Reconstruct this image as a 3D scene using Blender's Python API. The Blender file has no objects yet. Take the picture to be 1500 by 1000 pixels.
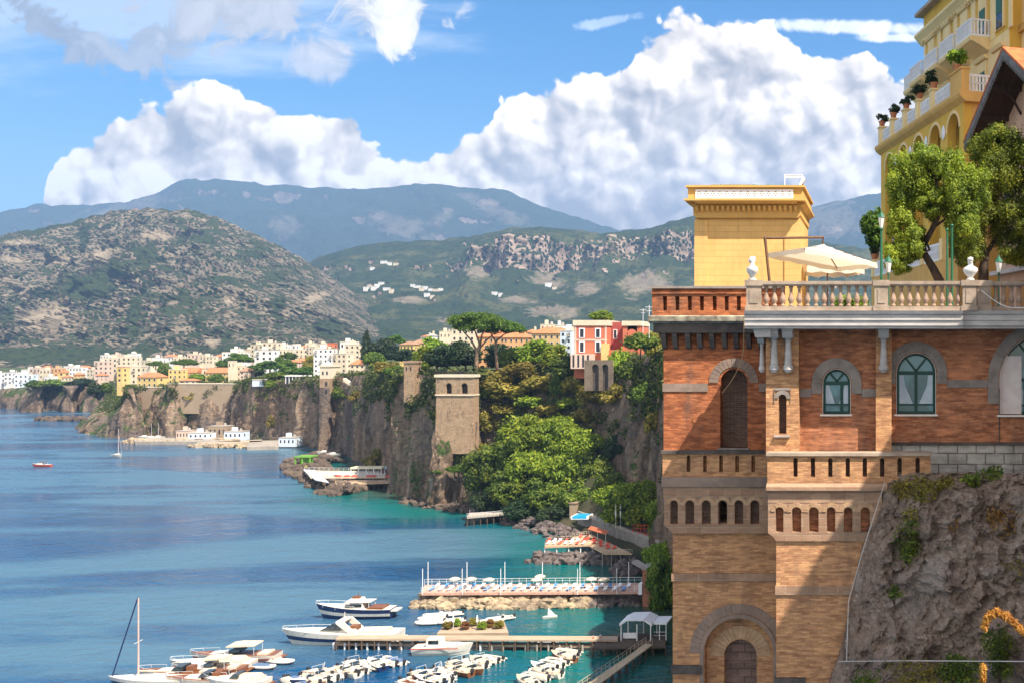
import bpy, bmesh, math, random
import numpy as np
from mathutils import Vector, Matrix, noise
R = math.radians
C = bpy.context.scene
COL = C.collection
FPX, PX, HY, CAMZ = 1500.0, 1300.0, 515.0, 48.0

# ------------------------------------------------------------------ camera
cam = bpy.data.cameras.new('camera'); camo = bpy.data.objects.new('camera', cam); COL.objects.link(camo)
cam.lens = 36; cam.sensor_width = 36; cam.shift_x = -(PX - 750) / 1500; cam.shift_y = 15 / 1500
cam.clip_start = 0.5; cam.clip_end = 60000
camo.location = (0, 0, CAMZ); camo.rotation_euler = (R(90), 0, 0); C.camera = camo
C.view_settings.view_transform = 'Standard'; C.view_settings.look = 'None'
C.view_settings.exposure = 1.15; C.view_settings.gamma = 1
C.cycles.max_bounces = 6; C.cycles.diffuse_bounces = 3; C.cycles.glossy_bounces = 3
C.cycles.transparent_max_bounces = 6; C.cycles.volume_bounces = 0
C.cycles.sample_clamp_indirect = 4
C.cycles.use_denoising = True

# ------------------------------------------------------------------ sun
SUNV = Vector((0.48, -0.36, 0.80)).normalized()
sl = bpy.data.lights.new('sun', 'SUN'); sl.energy = 5.0; sl.angle = R(0.53); sl.color = (1.0, 0.90, 0.76)
so = bpy.data.objects.new('sun', sl); COL.objects.link(so)
so.rotation_euler = SUNV.to_track_quat('Z', 'Y').to_euler(); so.location = (60, -40, 120)


class NT:
    """tiny node-tree builder"""
    def __init__(s, tree):
        s.t = tree; s.n = tree.nodes; s.l = tree.links
    def new(s, typ, **kw):
        n = s.n.new(typ)
        for k, v in kw.items(): setattr(n, k, v)
        return n
    def put(s, sock, v):
        if v is None: return
        if isinstance(v, bpy.types.NodeSocket): s.l.new(v, sock)
        elif isinstance(v, (int, float)):
            if sock.type == 'RGBA': sock.default_value = (v, v, v, 1)
            elif sock.type == 'VECTOR': sock.default_value = (v, v, v)
            else: sock.default_value = v
        else:
            v = tuple(v)
            if sock.type == 'RGBA' and len(v) == 3: v = v + (1,)
            sock.default_value = v
    def m(s, op, a, b=None, c=None, clamp=False):
        n = s.new('ShaderNodeMath', operation=op, use_clamp=clamp)
        for i, v in enumerate((a, b, c)):
            if v is not None: s.put(n.inputs[i], v)
        return n.outputs[0]
    def add(s, a, b): return s.m('ADD', a, b)
    def sub(s, a, b): return s.m('SUBTRACT', a, b)
    def mul(s, a, b): return s.m('MULTIPLY', a, b)
    def ss(s, x, lo, hi, olo=0.0, ohi=1.0, mode='SMOOTHSTEP'):
        n = s.new('ShaderNodeMapRange', interpolation_type=mode)
        for i, v in enumerate((x, lo, hi, olo, ohi)): s.put(n.inputs[i], v)
        return n.outputs[0]
    def vm(s, op, a, b=None, sc=None):
        n = s.new('ShaderNodeVectorMath', operation=op)
        s.put(n.inputs[0], a)
        if b is not None: s.put(n.inputs[1], b)
        if sc is not None: s.put(n.inputs['Scale'], sc)
        return n.outputs['Value'] if op in ('LENGTH', 'DISTANCE', 'DOT_PRODUCT') else n.outputs[0]
    def xyz(s, x=0, y=0, z=0):
        n = s.new('ShaderNodeCombineXYZ')
        for i, v in enumerate((x, y, z)): s.put(n.inputs[i], v)
        return n.outputs[0]
    def sep(s, v):
        n = s.new('ShaderNodeSeparateXYZ'); s.put(n.inputs[0], v); return n.outputs
    def noise(s, vec, scale, detail=4, rough=0.55, dist=0.0, lac=2.0, out=0, dim='3D'):
        n = s.new('ShaderNodeTexNoise', noise_dimensions=dim)
        s.put(n.inputs['Vector'], vec); s.put(n.inputs['Scale'], scale); s.put(n.inputs['Detail'], detail)
        s.put(n.inputs['Roughness'], rough); s.put(n.inputs['Distortion'], dist); s.put(n.inputs['Lacunarity'], lac)
        return n.outputs[out]
    def vor(s, vec, scale, detail=0, feature='F1', smooth=None, out='Distance', rough=0.5, dim='3D'):
        n = s.new('ShaderNodeTexVoronoi', feature=feature, voronoi_dimensions=dim)
        s.put(n.inputs['Vector'], vec); s.put(n.inputs['Scale'], scale)
        s.put(n.inputs['Detail'], detail); s.put(n.inputs['Roughness'], rough)
        if smooth is not None and 'Smoothness' in n.inputs: s.put(n.inputs['Smoothness'], smooth)
        return n.outputs[out]
    def mix(s, f, a, b, typ='MIX'):
        n = s.new('ShaderNodeMix', data_type='RGBA', blend_type=typ)
        s.put(n.inputs[0], f); s.put(n.inputs[6], a); s.put(n.inputs[7], b); return n.outputs[2]
    def ramp(s, f, stops):
        n = s.new('ShaderNodeValToRGB'); s.put(n.inputs[0], f); cr = n.color_ramp
        while len(cr.elements) > 1: cr.elements.remove(cr.elements[0])
        cr.elements[0].position = stops[0][0]; cr.elements[0].color = tuple(stops[0][1]) + (1,)
        for p, c in stops[1:]:
            e = cr.elements.new(p); e.color = tuple(c) + (1,)
        return n.outputs[0]
    def bump(s, h, strength=0.5, dist=0.1):
        n = s.new('ShaderNodeBump'); s.put(n.inputs['Height'], h); s.put(n.inputs['Strength'], strength)
        s.put(n.inputs['Distance'], dist); return n.outputs[0]


# ------------------------------------------------------------------ sky
SKYK = 0.085
CK = 0.70
def make_world():
    w = bpy.data.worlds.new('World'); C.world = w; w.use_nodes = True
    t = NT(w.node_tree); t.n.clear()
    sky = t.new('ShaderNodeTexSky', sky_type='NISHITA'); sky.sun_disc = False
    sky.sun_elevation = math.asin(SUNV.z); sky.sun_rotation = math.atan2(SUNV.x, SUNV.y)
    sky.air_density = 1.0; sky.dust_density = 0.4; sky.ozone_density = 3.0; sky.altitude = 50
    hs = t.new('ShaderNodeHueSaturation'); t.put(hs.inputs['Saturation'], 1.42); t.put(hs.inputs['Value'], 0.92)
    t.l.new(sky.outputs[0], hs.inputs['Color'])
    d = t.new('ShaderNodeTexCoord').outputs['Generated']
    dx, dy, dz = t.sep(d)
    sy = t.m('MAXIMUM', dy, 0.02)
    a = t.add(t.mul(t.m('DIVIDE', dx, sy), 15.0), 13.0)      # bearing, in hundredths of the frame
    b = t.sub(5.15, t.mul(t.m('DIVIDE', dz, sy), 15.0))      # height, downwards
    p = t.xyz(a, b, 0.0)
    # billow fields as groups so that they can be evaluated at several points
    def mkgroup(nm, vd, vr, vw, nd, nr, nw):
        g = bpy.data.node_groups.new(nm, 'ShaderNodeTree')
        g.interface.new_socket('p', in_out='INPUT', socket_type='NodeSocketVector')
        g.interface.new_socket('h', in_out='OUTPUT', socket_type='NodeSocketFloat')
        gt = NT(g); gi = gt.new('NodeGroupInput'); go = gt.new('NodeGroupOutput'); q = gi.outputs[0]
        warp = gt.vm('SCALE', gt.vm('SUBTRACT', gt.noise(q, 1.3, 3, 0.55, out=1, dim='2D'), (0.5, 0.5, 0.5)), sc=0.55)
        v1 = gt.m('SUBTRACT', 1.0, gt.vor(gt.vm('ADD', q, warp), 0.85, vd, 'F1', rough=vr, dim='2D'))
        h = gt.add(gt.mul(v1, vw), gt.mul(gt.noise(q, 0.85, nd, nr, dim='2D'), nw))
        gt.l.new(h, go.inputs[0])
        def f(v):
            n = t.new('ShaderNodeGroup'); n.node_tree = g; t.put(n.inputs[0], v); return n.outputs[0]
        return f
    h0 = mkgroup('billow', 3.0, 0.52, 0.8, 8, 0.6, 0.45)(p)
    soft = mkgroup('billow_soft', 2.6, 0.5, 0.95, 3, 0.45, 0.25)
    s0 = soft(p); h1 = soft(t.vm('ADD', p, (0.10, -0.12, 0))); h2 = soft(t.vm('ADD', p, (0.32, -0.42, 0)))
    # top outline of the big cumulus bank
    prof = [(-400, 400), (0, 398), (40, 345), (66, 280), (80, 225), (100, 190), (150, 165), (200, 150), (240, 140), (270, 122), (320, 118), (370, 130),
            (410, 150), (440, 166), (465, 156), (500, 150), (525, 165), (548, 195), (590, 207), (650, 190), (700, 178),
            (722, 160), (730, 130), (760, 116), (850, 106), (885, 95), (925, 84), (940, 55), (970, 30), (1000, 14), (1040, 8),
            (1085, 24), (1110, 20), (1150, 38), (1200, 55), (1250, 66), (1290, 86), (1330, 106), (1352, 100), (1420, 92), (1600, 140), (1800, 300)]
    fc = t.new('ShaderNodeFloatCurve'); cu = fc.mapping.curves[0]
    fx = lambda x: (x + 400) / 2200
    pts = cu.points
    pts[0].location = (fx(prof[0][0]), prof[0][1] / 400); pts[-1].location = (fx(prof[-1][0]), prof[-1][1] / 400)
    for x, y in prof[1:-1]: pts.new(fx(x), y / 400)
    for q_ in pts: q_.handle_type = 'AUTO_CLAMPED'
    fc.mapping.update()
    t.put(fc.inputs['Value'], t.m('DIVIDE', t.add(t.mul(a, 100.0), 400.0), 2200.0))
    T = t.mul(fc.outputs[0], 4.0)
    d0 = t.add(t.sub(b, T), t.mul(t.sub(h0, 0.58), 0.75))
    alpha = t.ss(d0, 0.0, 0.09)
    alpha = t.mul(alpha, t.ss(t.add(b, t.mul(h0, 0.5)), 4.6, 4.1))
    # relief lit from the upper right + grey undersides
    rel = t.add(t.mul(t.sub(s0, h1), 1.25), t.mul(t.sub(s0, h2), 0.7))
    depth = t.ss(t.sub(b, T), 0.0, 2.3)
    low = t.noise(t.vm('ADD', p, (7.3, 1.1, 0)), 0.62, 3, 0.5, dim='2D')
    lum = t.add(t.sub(0.76, t.mul(depth, 0.20)), t.mul(rel, 0.9))
    lum = t.sub(lum, t.mul(t.ss(low, 0.45, 0.72), 0.20))
    lum = t.add(lum, t.mul(t.ss(d0, 0.45, 0.0), 0.16))
    lum = t.sub(lum, t.mul(t.ss(b, 2.3, 3.3), t.ss(a, 3.0, 8.5, 0.0, 0.22)))
    ccol = t.mix(1.0, t.ramp(lum, [(0.0, (0.32, 0.31, 0.32)), (0.3, (0.47, 0.44, 0.43)), (0.5, (0.64, 0.585, 0.54)), (0.7, (0.82, 0.74, 0.66)), (0.88, (1.02, 0.93, 0.84)), (1.0, (1.08, 1.02, 0.95))]), (CK, CK, CK), 'MULTIPLY')
    base = t.mix(1.0, hs.outputs[0], (SKYK, SKYK, SKYK), 'MULTIPLY')
    base = t.mix(t.ss(b, 1.5, 5.0, 0.0, 0.75), base, (0.22 * CK, 0.42 * CK, 0.70 * CK))
    # high veil, grey scraps, streaks
    st = t.noise(t.xyz(t.mul(a, 0.35), t.mul(b, 1.9), 3.0), 1.1, 5, 0.6, dim='2D')
    def ell(cx, cy, rx, ry, rot=0.0):
        m_ = t.vm('SUBTRACT', p, (cx / 100, cy / 100, 0))
        if rot:
            r_ = t.new('ShaderNodeVectorRotate', rotation_type='Z_AXIS'); t.put(r_.inputs['Vector'], m_); t.put(r_.inputs['Angle'], R(rot)); m_ = r_.outputs[0]
        return t.m('SUBTRACT', 1.0, t.vm('LENGTH', t.vm('MULTIPLY', m_, (100 / rx, 100 / ry, 0))))
    veil = t.mul(t.ss(t.add(ell(170, -10, 560, 165), t.mul(t.sub(st, 0.5), 1.5)), 0.0, 0.75), 0.62)
    base = t.mix(veil, base, (0.62 * CK, 0.70 * CK, 0.82 * CK))
    nz = t.noise(p, 1.8, 8, 0.62, 0.5, dim='2D')
    for (cx, cy, rx, ry, rot, colr, k, amp) in [
            (75, 40, 130, 30, -33, (0.30, 0.33, 0.40), 0.95, 3.2),
            (230, 60, 95, 60, 15, (0.38, 0.41, 0.48), 0.9, 3.2),
            (340, 18, 150, 62, 0, (0.50, 0.50, 0.54), 0.95, 2.4),
            (470, 85, 60, 40, 0, (0.55, 0.55, 0.60), 0.8, 1.8),
            (560, 20, 105, 75, 0, (0.66, 0.64, 0.64), 0.85, 2.4),
            (575, 25, 66, 62, 20, (0.92, 0.89, 0.86), 0.9, 2.2),
            (1245, 40, 200, 14, -2, (0.90, 0.93, 0.97), 0.95, 1.3), (1315, 56, 75, 9, 0, (0.95, 0.96, 0.98), 0.95, 1.2),
            (890, 32, 60, 10, 10, (0.75, 0.85, 0.95), 0.5, 1.6)]:
        e = t.ss(t.add(ell(cx, cy, rx, ry, rot), t.mul(t.sub(nz, 0.5), amp)), 0.05, 0.6)
        c_ = t.mix(t.ss(t.sub(nz, 0.5), -0.2, 0.25), tuple(0.8 * CK * x for x in colr), tuple(1.1 * CK * x for x in colr))
        base = t.mix(t.mul(e, k), base, c_)
    out = t.mix(alpha, base, ccol)
    ahead = t.ss(dy, 0.05, 0.2)
    plain = t.mix(1.0, hs.outputs[0], (SKYK, SKYK, SKYK), 'MULTIPLY')
    # added unseen bright clouds over the rest of the sky, as warm fill light
    bc = t.noise(d, 2.6, 6, 0.6, 0.4)
    plain = t.mix(t.mul(t.ss(bc, 0.44, 0.56), t.ss(dz, -0.02, 0.12)), plain, t.mix(t.ss(bc, 0.5, 0.7), (1.0, 0.92, 0.80), (0.62, 0.58, 0.54)))
    out = t.mix(ahead, plain, out)
    bg = t.new('ShaderNodeBackground'); t.put(bg.inputs[0], out); t.put(bg.inputs[1], 1.0)
    o = t.new('ShaderNodeOutputWorld'); t.l.new(bg.outputs[0], o.inputs[0])
make_world()


# ------------------------------------------------------------------ helpers
def P(x, y, Y):
    return Vector(((x - PX) / FPX * Y, Y, CAMZ - (y - HY) / FPX * Y))
def XW(x, Y): return (x - PX) / FPX * Y
def ZW(y, Y): return CAMZ - (y - HY) / FPX * Y
def YS(y): return FPX * CAMZ / (y - HY)          # depth of a sea-level point seen at row y

def tag(o, label=None, cat=None, group=None, kind=None):
    if label: o['label'] = label
    if cat: o['category'] = cat
    if group: o['group'] = group
    if kind: o['kind'] = kind
    return o

def thing(name, label, cat, loc=(0, 0, 0), rz=0.0, group=None, scale=None):
    o = bpy.data.objects.new(name, None); COL.objects.link(o); o.empty_display_size = 0.1
    o.location = loc; o.rotation_euler = (0, 0, rz)
    if scale is not None: o.scale = scale
    return tag(o, label, cat, group)

def copy_tree(o, parent=None):
    c = o.copy(); COL.objects.link(c)
    if parent is not None: c.parent = parent
    for ch in list(o.children): copy_tree(ch, c)
    return c

def obj(name, me, mats=None, parent=None, loc=None):
    o = bpy.data.objects.new(name, me); COL.objects.link(o)
    if parent is not None: o.parent = parent
    if loc is not None: o.location = loc
    if mats is not None:
        if not isinstance(mats, (list, tuple)): mats = [mats]
        if len(me.materials) == 0:
            for m_ in mats: me.materials.append(m_)
    return o

class MB:
    """collects shapes, builds ONE mesh object"""
    def __init__(s): s.v = []; s.f = []; s.mi = []; s.cur = 0
    def mat(s, i): s.cur = i; return s
    def _add(s, vs, fs):
        o = len(s.v); s.v.extend([tuple(v) for v in vs])
        for f in fs: s.f.append(tuple(i + o for i in f)); s.mi.append(s.cur)
        return s
    def box(s, x0, x1, y0, y1, z0, z1, rz=0.0, c=None):
        vs = [(x0, y0, z0), (x1, y0, z0), (x1, y1, z0), (x0, y1, z0), (x0, y0, z1), (x1, y0, z1), (x1, y1, z1), (x0, y1, z1)]
        if rz:
            cx, cy = c if c else ((x0 + x1) / 2, (y0 + y1) / 2); ca, sa = math.cos(rz), math.sin(rz)
            vs = [(cx + (x - cx) * ca - (y - cy) * sa, cy + (x - cx) * sa + (y - cy) * ca, z) for x, y, z in vs]
        return s._add(vs, [(0, 3, 2, 1), (4, 5, 6, 7), (0, 1, 5, 4), (1, 2, 6, 5), (2, 3, 7, 6), (3, 0, 4, 7)])
    def hexa(s, vs):
        return s._add(vs, [(0, 3, 2, 1), (4, 5, 6, 7), (0, 1, 5, 4), (1, 2, 6, 5), (2, 3, 7, 6), (3, 0, 4, 7)])
    def prism(s, poly, a, b, axis='y'):
        """extrude a 2-D outline: axis y -> (x,z) outline from y=a to y=b; x -> (y,z); z -> (x,y)"""
        def mk(p, d):
            return (p[0], d, p[1]) if axis == 'y' else ((d, p[0], p[1]) if axis == 'x' else (p[0], p[1], d))
        n = len(poly)
        vs = [mk(p, a) for p in poly] + [mk(p, b) for p in poly]
        fs = [tuple(range(n)), tuple(range(2 * n - 1, n - 1, -1))]
        fs += [(i, n + i, n + (i + 1) % n, (i + 1) % n) for i in range(n)]
        return s._add(vs, fs)
    def tube(s, pts, r, n=8, cap=True):
        pts = [Vector(p) for p in pts]; rings = []
        rr = r if isinstance(r, (list, tuple)) else [r] * len(pts)
        up = None
        for i, p in enumerate(pts):
            d = (pts[min(i + 1, len(pts) - 1)] - pts[max(i - 1, 0)])
            d = d.normalized() if d.length > 1e-9 else Vector((0, 0, 1))
            if up is None or abs(up.dot(d)) > 0.99: up = Vector((0, 0, 1)) if abs(d.z) < 0.9 else Vector((1, 0, 0))
            u = d.cross(up).normalized(); w = u.cross(d)
            rings.append([p + (u * math.cos(k * 2 * math.pi / n) + w * math.sin(k * 2 * math.pi / n)) * rr[i] for k in range(n)])
        vs = [v for ring in rings for v in ring]; fs = []
        for i in range(len(pts) - 1):
            for k in range(n):
                fs.append((i * n + k, i * n + (k + 1) % n, (i + 1) * n + (k + 1) % n, (i + 1) * n + k))
        if cap: fs += [tuple(range(n - 1, -1, -1)), tuple(range((len(pts) - 1) * n, len(pts) * n))]
        return s._add(vs, fs)
    def lathe(s, prof, n=12, c=(0, 0, 0), sq=False):
        vs = []; fs = []
        for r, z in prof:
            for k in range(n):
                an = 2 * math.pi * (k + 0.5) / n; q = r / math.cos(math.pi / n) if sq else r
                vs.append((c[0] + q * math.cos(an), c[1] + q * math.sin(an), c[2] + z))
        for i in range(len(prof) - 1):
            for k in range(n): fs.append((i * n + k, i * n + (k + 1) % n, (i + 1) * n + (k + 1) % n, (i + 1) * n + k))
        fs += [tuple(range(n - 1, -1, -1)), tuple(range((len(prof) - 1) * n, len(prof) * n))]
        return s._add(vs, fs)
    def blob(s, c, r, seed=0, amp=0.25, sub=2, fr=1.2):
        bm = bmesh.new(); bmesh.ops.create_icosphere(bm, subdivisions=sub, radius=1)
        rx, ry, rz = r if isinstance(r, (tuple, list)) else (r, r, r); vs = []
        for v in bm.verts:
            k = 1 + amp * noise.fractal(v.co * fr + Vector((seed * 7.1, seed * 3.3, seed)), 0.7, 2.0, 4)
            vs.append((c[0] + v.co.x * rx * k, c[1] + v.co.y * ry * k, c[2] + v.co.z * rz * k))
        fs = [tuple(v.index for v in f.verts) for f in bm.faces]; bm.free()
        return s._add(vs, fs)
    def mesh(s, name, mats=None, smooth=False):
        me = bpy.data.meshes.new(name); me.from_pydata(s.v, [], s.f)
        if mats is not None:
            for m_ in (mats if isinstance(mats, (list, tuple)) else [mats]): me.materials.append(m_)
            if len(me.materials) > 1: me.polygons.foreach_set('material_index', s.mi)
        if smooth: me.polygons.foreach_set('use_smooth', [True] * len(me.polygons))
        me.update(); return me
    def build(s, name, mats, parent=None, smooth=False, loc=None, fix=True):
        me = s.mesh(name, mats, smooth)
        if fix:
            bm = bmesh.new(); bm.from_mesh(me); bmesh.ops.recalc_face_normals(bm, faces=bm.faces); bm.to_mesh(me); bm.free()
        return obj(name, me, None, parent, loc)

def grid_mesh(name, V, nu, nv, mats, smooth=True):
    me = bpy.data.meshes.new(name)
    idx = np.arange(nu * nv).reshape(nu, nv)
    F = np.stack([idx[:-1, :-1], idx[1:, :-1], idx[1:, 1:], idx[:-1, 1:]], -1).reshape(-1, 4)
    me.from_pydata([tuple(v) for v in V], [], F.tolist())
    for m_ in mats: me.materials.append(m_)
    if smooth: me.polygons.foreach_set('use_smooth', [True] * len(me.polygons))
    me.update(); return me

# ------------------------------------------------------------------ materials
MATS = {}
def newmat(name):
    m_ = bpy.data.materials.new(name); m_.use_nodes = True; t = NT(m_.node_tree); t.n.clear()
    return m_, t
def finish(t, color, rough=0.8, normal=None, spec=0.3, metal=0.0, disp=None, **kw):
    b = t.new('ShaderNodeBsdfPrincipled')
    t.put(b.inputs['Base Color'], color); t.put(b.inputs['Roughness'], rough); t.put(b.inputs['Metallic'], metal)
    t.put(b.inputs['Specular IOR Level'], spec)
    if normal is not None: t.l.new(normal, b.inputs['Normal'])
    for k, v in kw.items(): t.put(b.inputs[k], v)
    o = t.new('ShaderNodeOutputMaterial'); t.l.new(b.outputs[0], o.inputs[0]); return b
def oc(t): return t.new('ShaderNodeTexCoord').outputs['Object']
def wc(t): return t.new('ShaderNodeNewGeometry').outputs['Position']

def plain(name, col, col2=None, scale=3.0, rough=0.75, bump=0.0, detail=5, spec=0.3, metal=0.0, stretch=None, world=False, bscale=None, bdist=0.02):
    if name in MATS: return MATS[name]
    m_, t = newmat(name); v = wc(t) if world else oc(t)
    if stretch: v = t.vm('MULTIPLY', v, stretch)
    if col2 is None: col2 = tuple(c * 0.78 for c in col)
    n = t.noise(v, scale, detail, 0.6)
    n2 = t.noise(v, scale * 0.17, 3, 0.5)
    f = t.ss(t.add(t.mul(n, 0.6), t.mul(n2, 0.4)), 0.36, 0.64)
    c = t.mix(f, col, col2)
    nm = None
    if bump: nm = t.bump(t.noise(v, bscale or scale * 2.5, 6, 0.65), bump, bdist)
    finish(t, c, rough, nm, spec, metal); MATS[name] = m_; return m_

def brick_mat(name, c1, c2, mortar, bw=0.27, rh=0.075, ms=0.007, stain=(0.10, 0.08, 0.07), stain_amt=0.5, vary=0.5, yellow=None):
    m_, t = newmat(name); p = wc(t); x, y, z = t.sep(p)
    v = t.xyz(t.add(x, y), z, 0.0)
    wob = t.vm('SCALE', t.vm('SUBTRACT', t.noise(p, 2.0, 2, out=1), (0.5, 0.5, 0.5)), sc=0.03)
    v = t.vm('ADD', v, wob)
    b = t.new('ShaderNodeTexBrick'); t.put(b.inputs['Vector'], v); t.put(b.inputs['Scale'], 1.0)
    t.put(b.inputs['Brick Width'], bw); t.put(b.inputs['Row Height'], rh); t.put(b.inputs['Mortar Size'], ms); t.put(b.inputs['Mortar Smooth'], 0.3)
    t.put(b.inputs['Bias'], -0.1)
    t.put(b.inputs['Color1'], c1); t.put(b.inputs['Color2'], c2); t.put(b.inputs['Mortar'], mortar)
    n = t.noise(t.vm('MULTIPLY', p, (1, 1, 4.0)), 2.4, 6, 0.65)
    c = t.mix(t.ss(n, 0.38, 0.68, 0.0, vary), b.outputs[0], tuple(0.45 * q for q in c2))
    c = t.mix(t.ss(t.noise(t.vm('MULTIPLY', p, (1, 1, 3.0)), 1.1, 5, 0.6), 0.5, 0.72, 0.0, 0.55), c, yellow or tuple(min(1, 1.35 * q) for q in c1))
    s1 = t.noise(t.vm('MULTIPLY', p, (1.2, 1.2, 0.35)), 0.9, 6, 0.65)
    c = t.mix(t.ss(s1, 0.5, 0.75, 0.0, stain_amt), c, stain)
    h = t.add(t.mul(b.outputs[1], -0.6), t.mul(t.noise(p, 14, 4, 0.6), 0.6))
    finish(t, c, 0.9, t.bump(h, 0.7, 0.02), 0.15); MATS[name] = m_; return m_

def block_mat(name, c1, c2, mortar, bw, rh, ms=0.02, stain_amt=0.5, bdist=0.04):
    return brick_mat(name, c1, c2, mortar, bw, rh, ms, (0.09, 0.08, 0.07), stain_amt, 0.45)

def leaf_mat(name, dark, mid, light, hue=0.0, trans=0.35):
    if name in MATS: return MATS[name]
    m_, t = newmat(name); g = t.new('ShaderNodeNewGeometry'); oi = t.new('ShaderNodeObjectInfo')
    n = t.noise(t.new('ShaderNodeTexCoord').outputs['Object'], 0.9, 3, 0.6)
    f = t.add(t.mul(g.outputs['Random Per Island'], 0.55), t.mul(t.ss(n, 0.3, 0.7), 0.45))
    c = t.ramp(f, [(0.0, dark), (0.45, mid), (0.95, light)])
    h = t.new('ShaderNodeHueSaturation'); t.put(h.inputs['Hue'], t.ss(oi.outputs['Random'], 0, 1, 0.485, 0.512, 'LINEAR'))
    t.put(h.inputs['Value'], t.ss(oi.outputs['Random'], 0, 1, 0.8, 1.15, 'LINEAR')); t.l.new(c, h.inputs['Color'])
    d = t.new('ShaderNodeBsdfPrincipled'); t.l.new(h.outputs[0], d.inputs['Base Color']); t.put(d.inputs['Roughness'], 0.6); t.put(d.inputs['Specular IOR Level'], 0.25)
    tr = t.new('ShaderNodeBsdfTranslucent'); t.l.new(t.mix(1.0, h.outputs[0], (1.3, 1.5, 0.6), 'MULTIPLY'), tr.inputs[0])
    mx = t.new('ShaderNodeMixShader'); t.put(mx.inputs[0], trans); t.l.new(d.outputs[0], mx.inputs[1]); t.l.new(tr.outputs[0], mx.inputs[2])
    o = t.new('ShaderNodeOutputMaterial'); t.l.new(mx.outputs[0], o.inputs[0]); MATS[name] = m_; return m_
# ================================================================== terrain
def interp(x, tab):
    return float(np.interp(x, [q[0] for q in tab], [q[1] for q in tab]))

def mat_mountain(name, rock, rock2, scrub, scrub2, cell, green, fine, dots=True, scree=None, field=None, BK=1.0):
    m_, t = newmat(name); p = wc(t); g = t.new('ShaderNodeNewGeometry')
    nz = t.sep(g.outputs['Normal'])[2]
    big = t.noise(p, 1.0 / (cell * 15), 5, 0.6); med = t.noise(p, 1.0 / (cell * 3.2), 7, 0.7); fin = t.noise(p, 1.0 / fine, 6, 0.7)
    rk = t.mix(t.ss(fin, 0.35, 0.65), rock, rock2)
    rk = t.mix(t.ss(t.noise(t.vm('MULTIPLY', p, (1, 1, 0.3)), 1.0 / (fine * 2.5), 6, 0.7), 0.46, 0.66, 0, 0.75), rk, tuple(0.45 * c for c in rock2))
    tr = t.vor(p, 1.6 / cell); tr2 = t.vor(p, 0.8 / cell, 1)
    sc = t.mix(t.ss(t.add(tr, t.mul(t.sub(med, 0.5), 0.8)), 0.15, 0.6), scrub, scrub2)
    if field:
        sc = t.mix(t.mul(t.ss(t.noise(p, 1.0 / (cell * 6), 5, 0.65), 0.5, 0.6), t.ss(tr, 0.2, 0.45)), sc, field)
    f = t.add(t.mul(big, 0.5), t.mul(med, 0.5))
    f = t.add(f, t.mul(t.sub(nz, 0.62), green[1]))
    k = t.ss(f, green[0], green[0] + 0.07)
    if dots:
        r_ = t.ss(med, 0.28, 0.62, 0.22, 0.60)
        k = t.m('MAXIMUM', k, t.ss(t.sub(tr, r_), 0.07, -0.07))
        k = t.m('MAXIMUM', k, t.ss(t.sub(tr2, t.mul(r_, 0.85)), 0.07, -0.07))
    at = t.new('ShaderNodeAttribute', attribute_name='veg').outputs['Fac']; ab = t.new('ShaderNodeAttribute', attribute_name='bare').outputs['Fac']
    jit = t.add(t.mul(t.sub(med, 0.5), 2.6), t.mul(t.sub(fin, 0.5), 1.4))
    kv = t.mul(t.ss(t.add(at, jit), 0.40, 0.75), t.ss(at, 0.0, 0.15)); kb = t.mul(t.mul(t.ss(t.add(ab, jit), 0.40, 0.85), t.ss(ab, 0.0, 0.2)), BK)
    k = t.m('MAXIMUM', k, kv); k = t.mul(k, t.sub(1.0, t.mul(kb, 0.88)))
    rk = t.mix(t.mul(kb, 0.7), rk, t.mix(t.ss(fin, 0.3, 0.7), tuple(min(1, 1.5 * c) for c in rock), rock))
    c = t.mix(k, rk, sc)
    if scree:
        sm = t.noise(t.vm('MULTIPLY', p, (1, 0.6, 0.8)), 1.0 / (cell * 10), 4, 0.55)
        c = t.mix(t.mul(t.ss(sm, 0.60, 0.74), t.ss(fin, 0.3, 0.62)), c, scree)
    h = t.add(t.mul(fin, 1.0), t.mul(k, 0.6))
    finish(t, c, 0.95, t.bump(h, 0.9, fine * 0.6), 0.05); return m_

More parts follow.
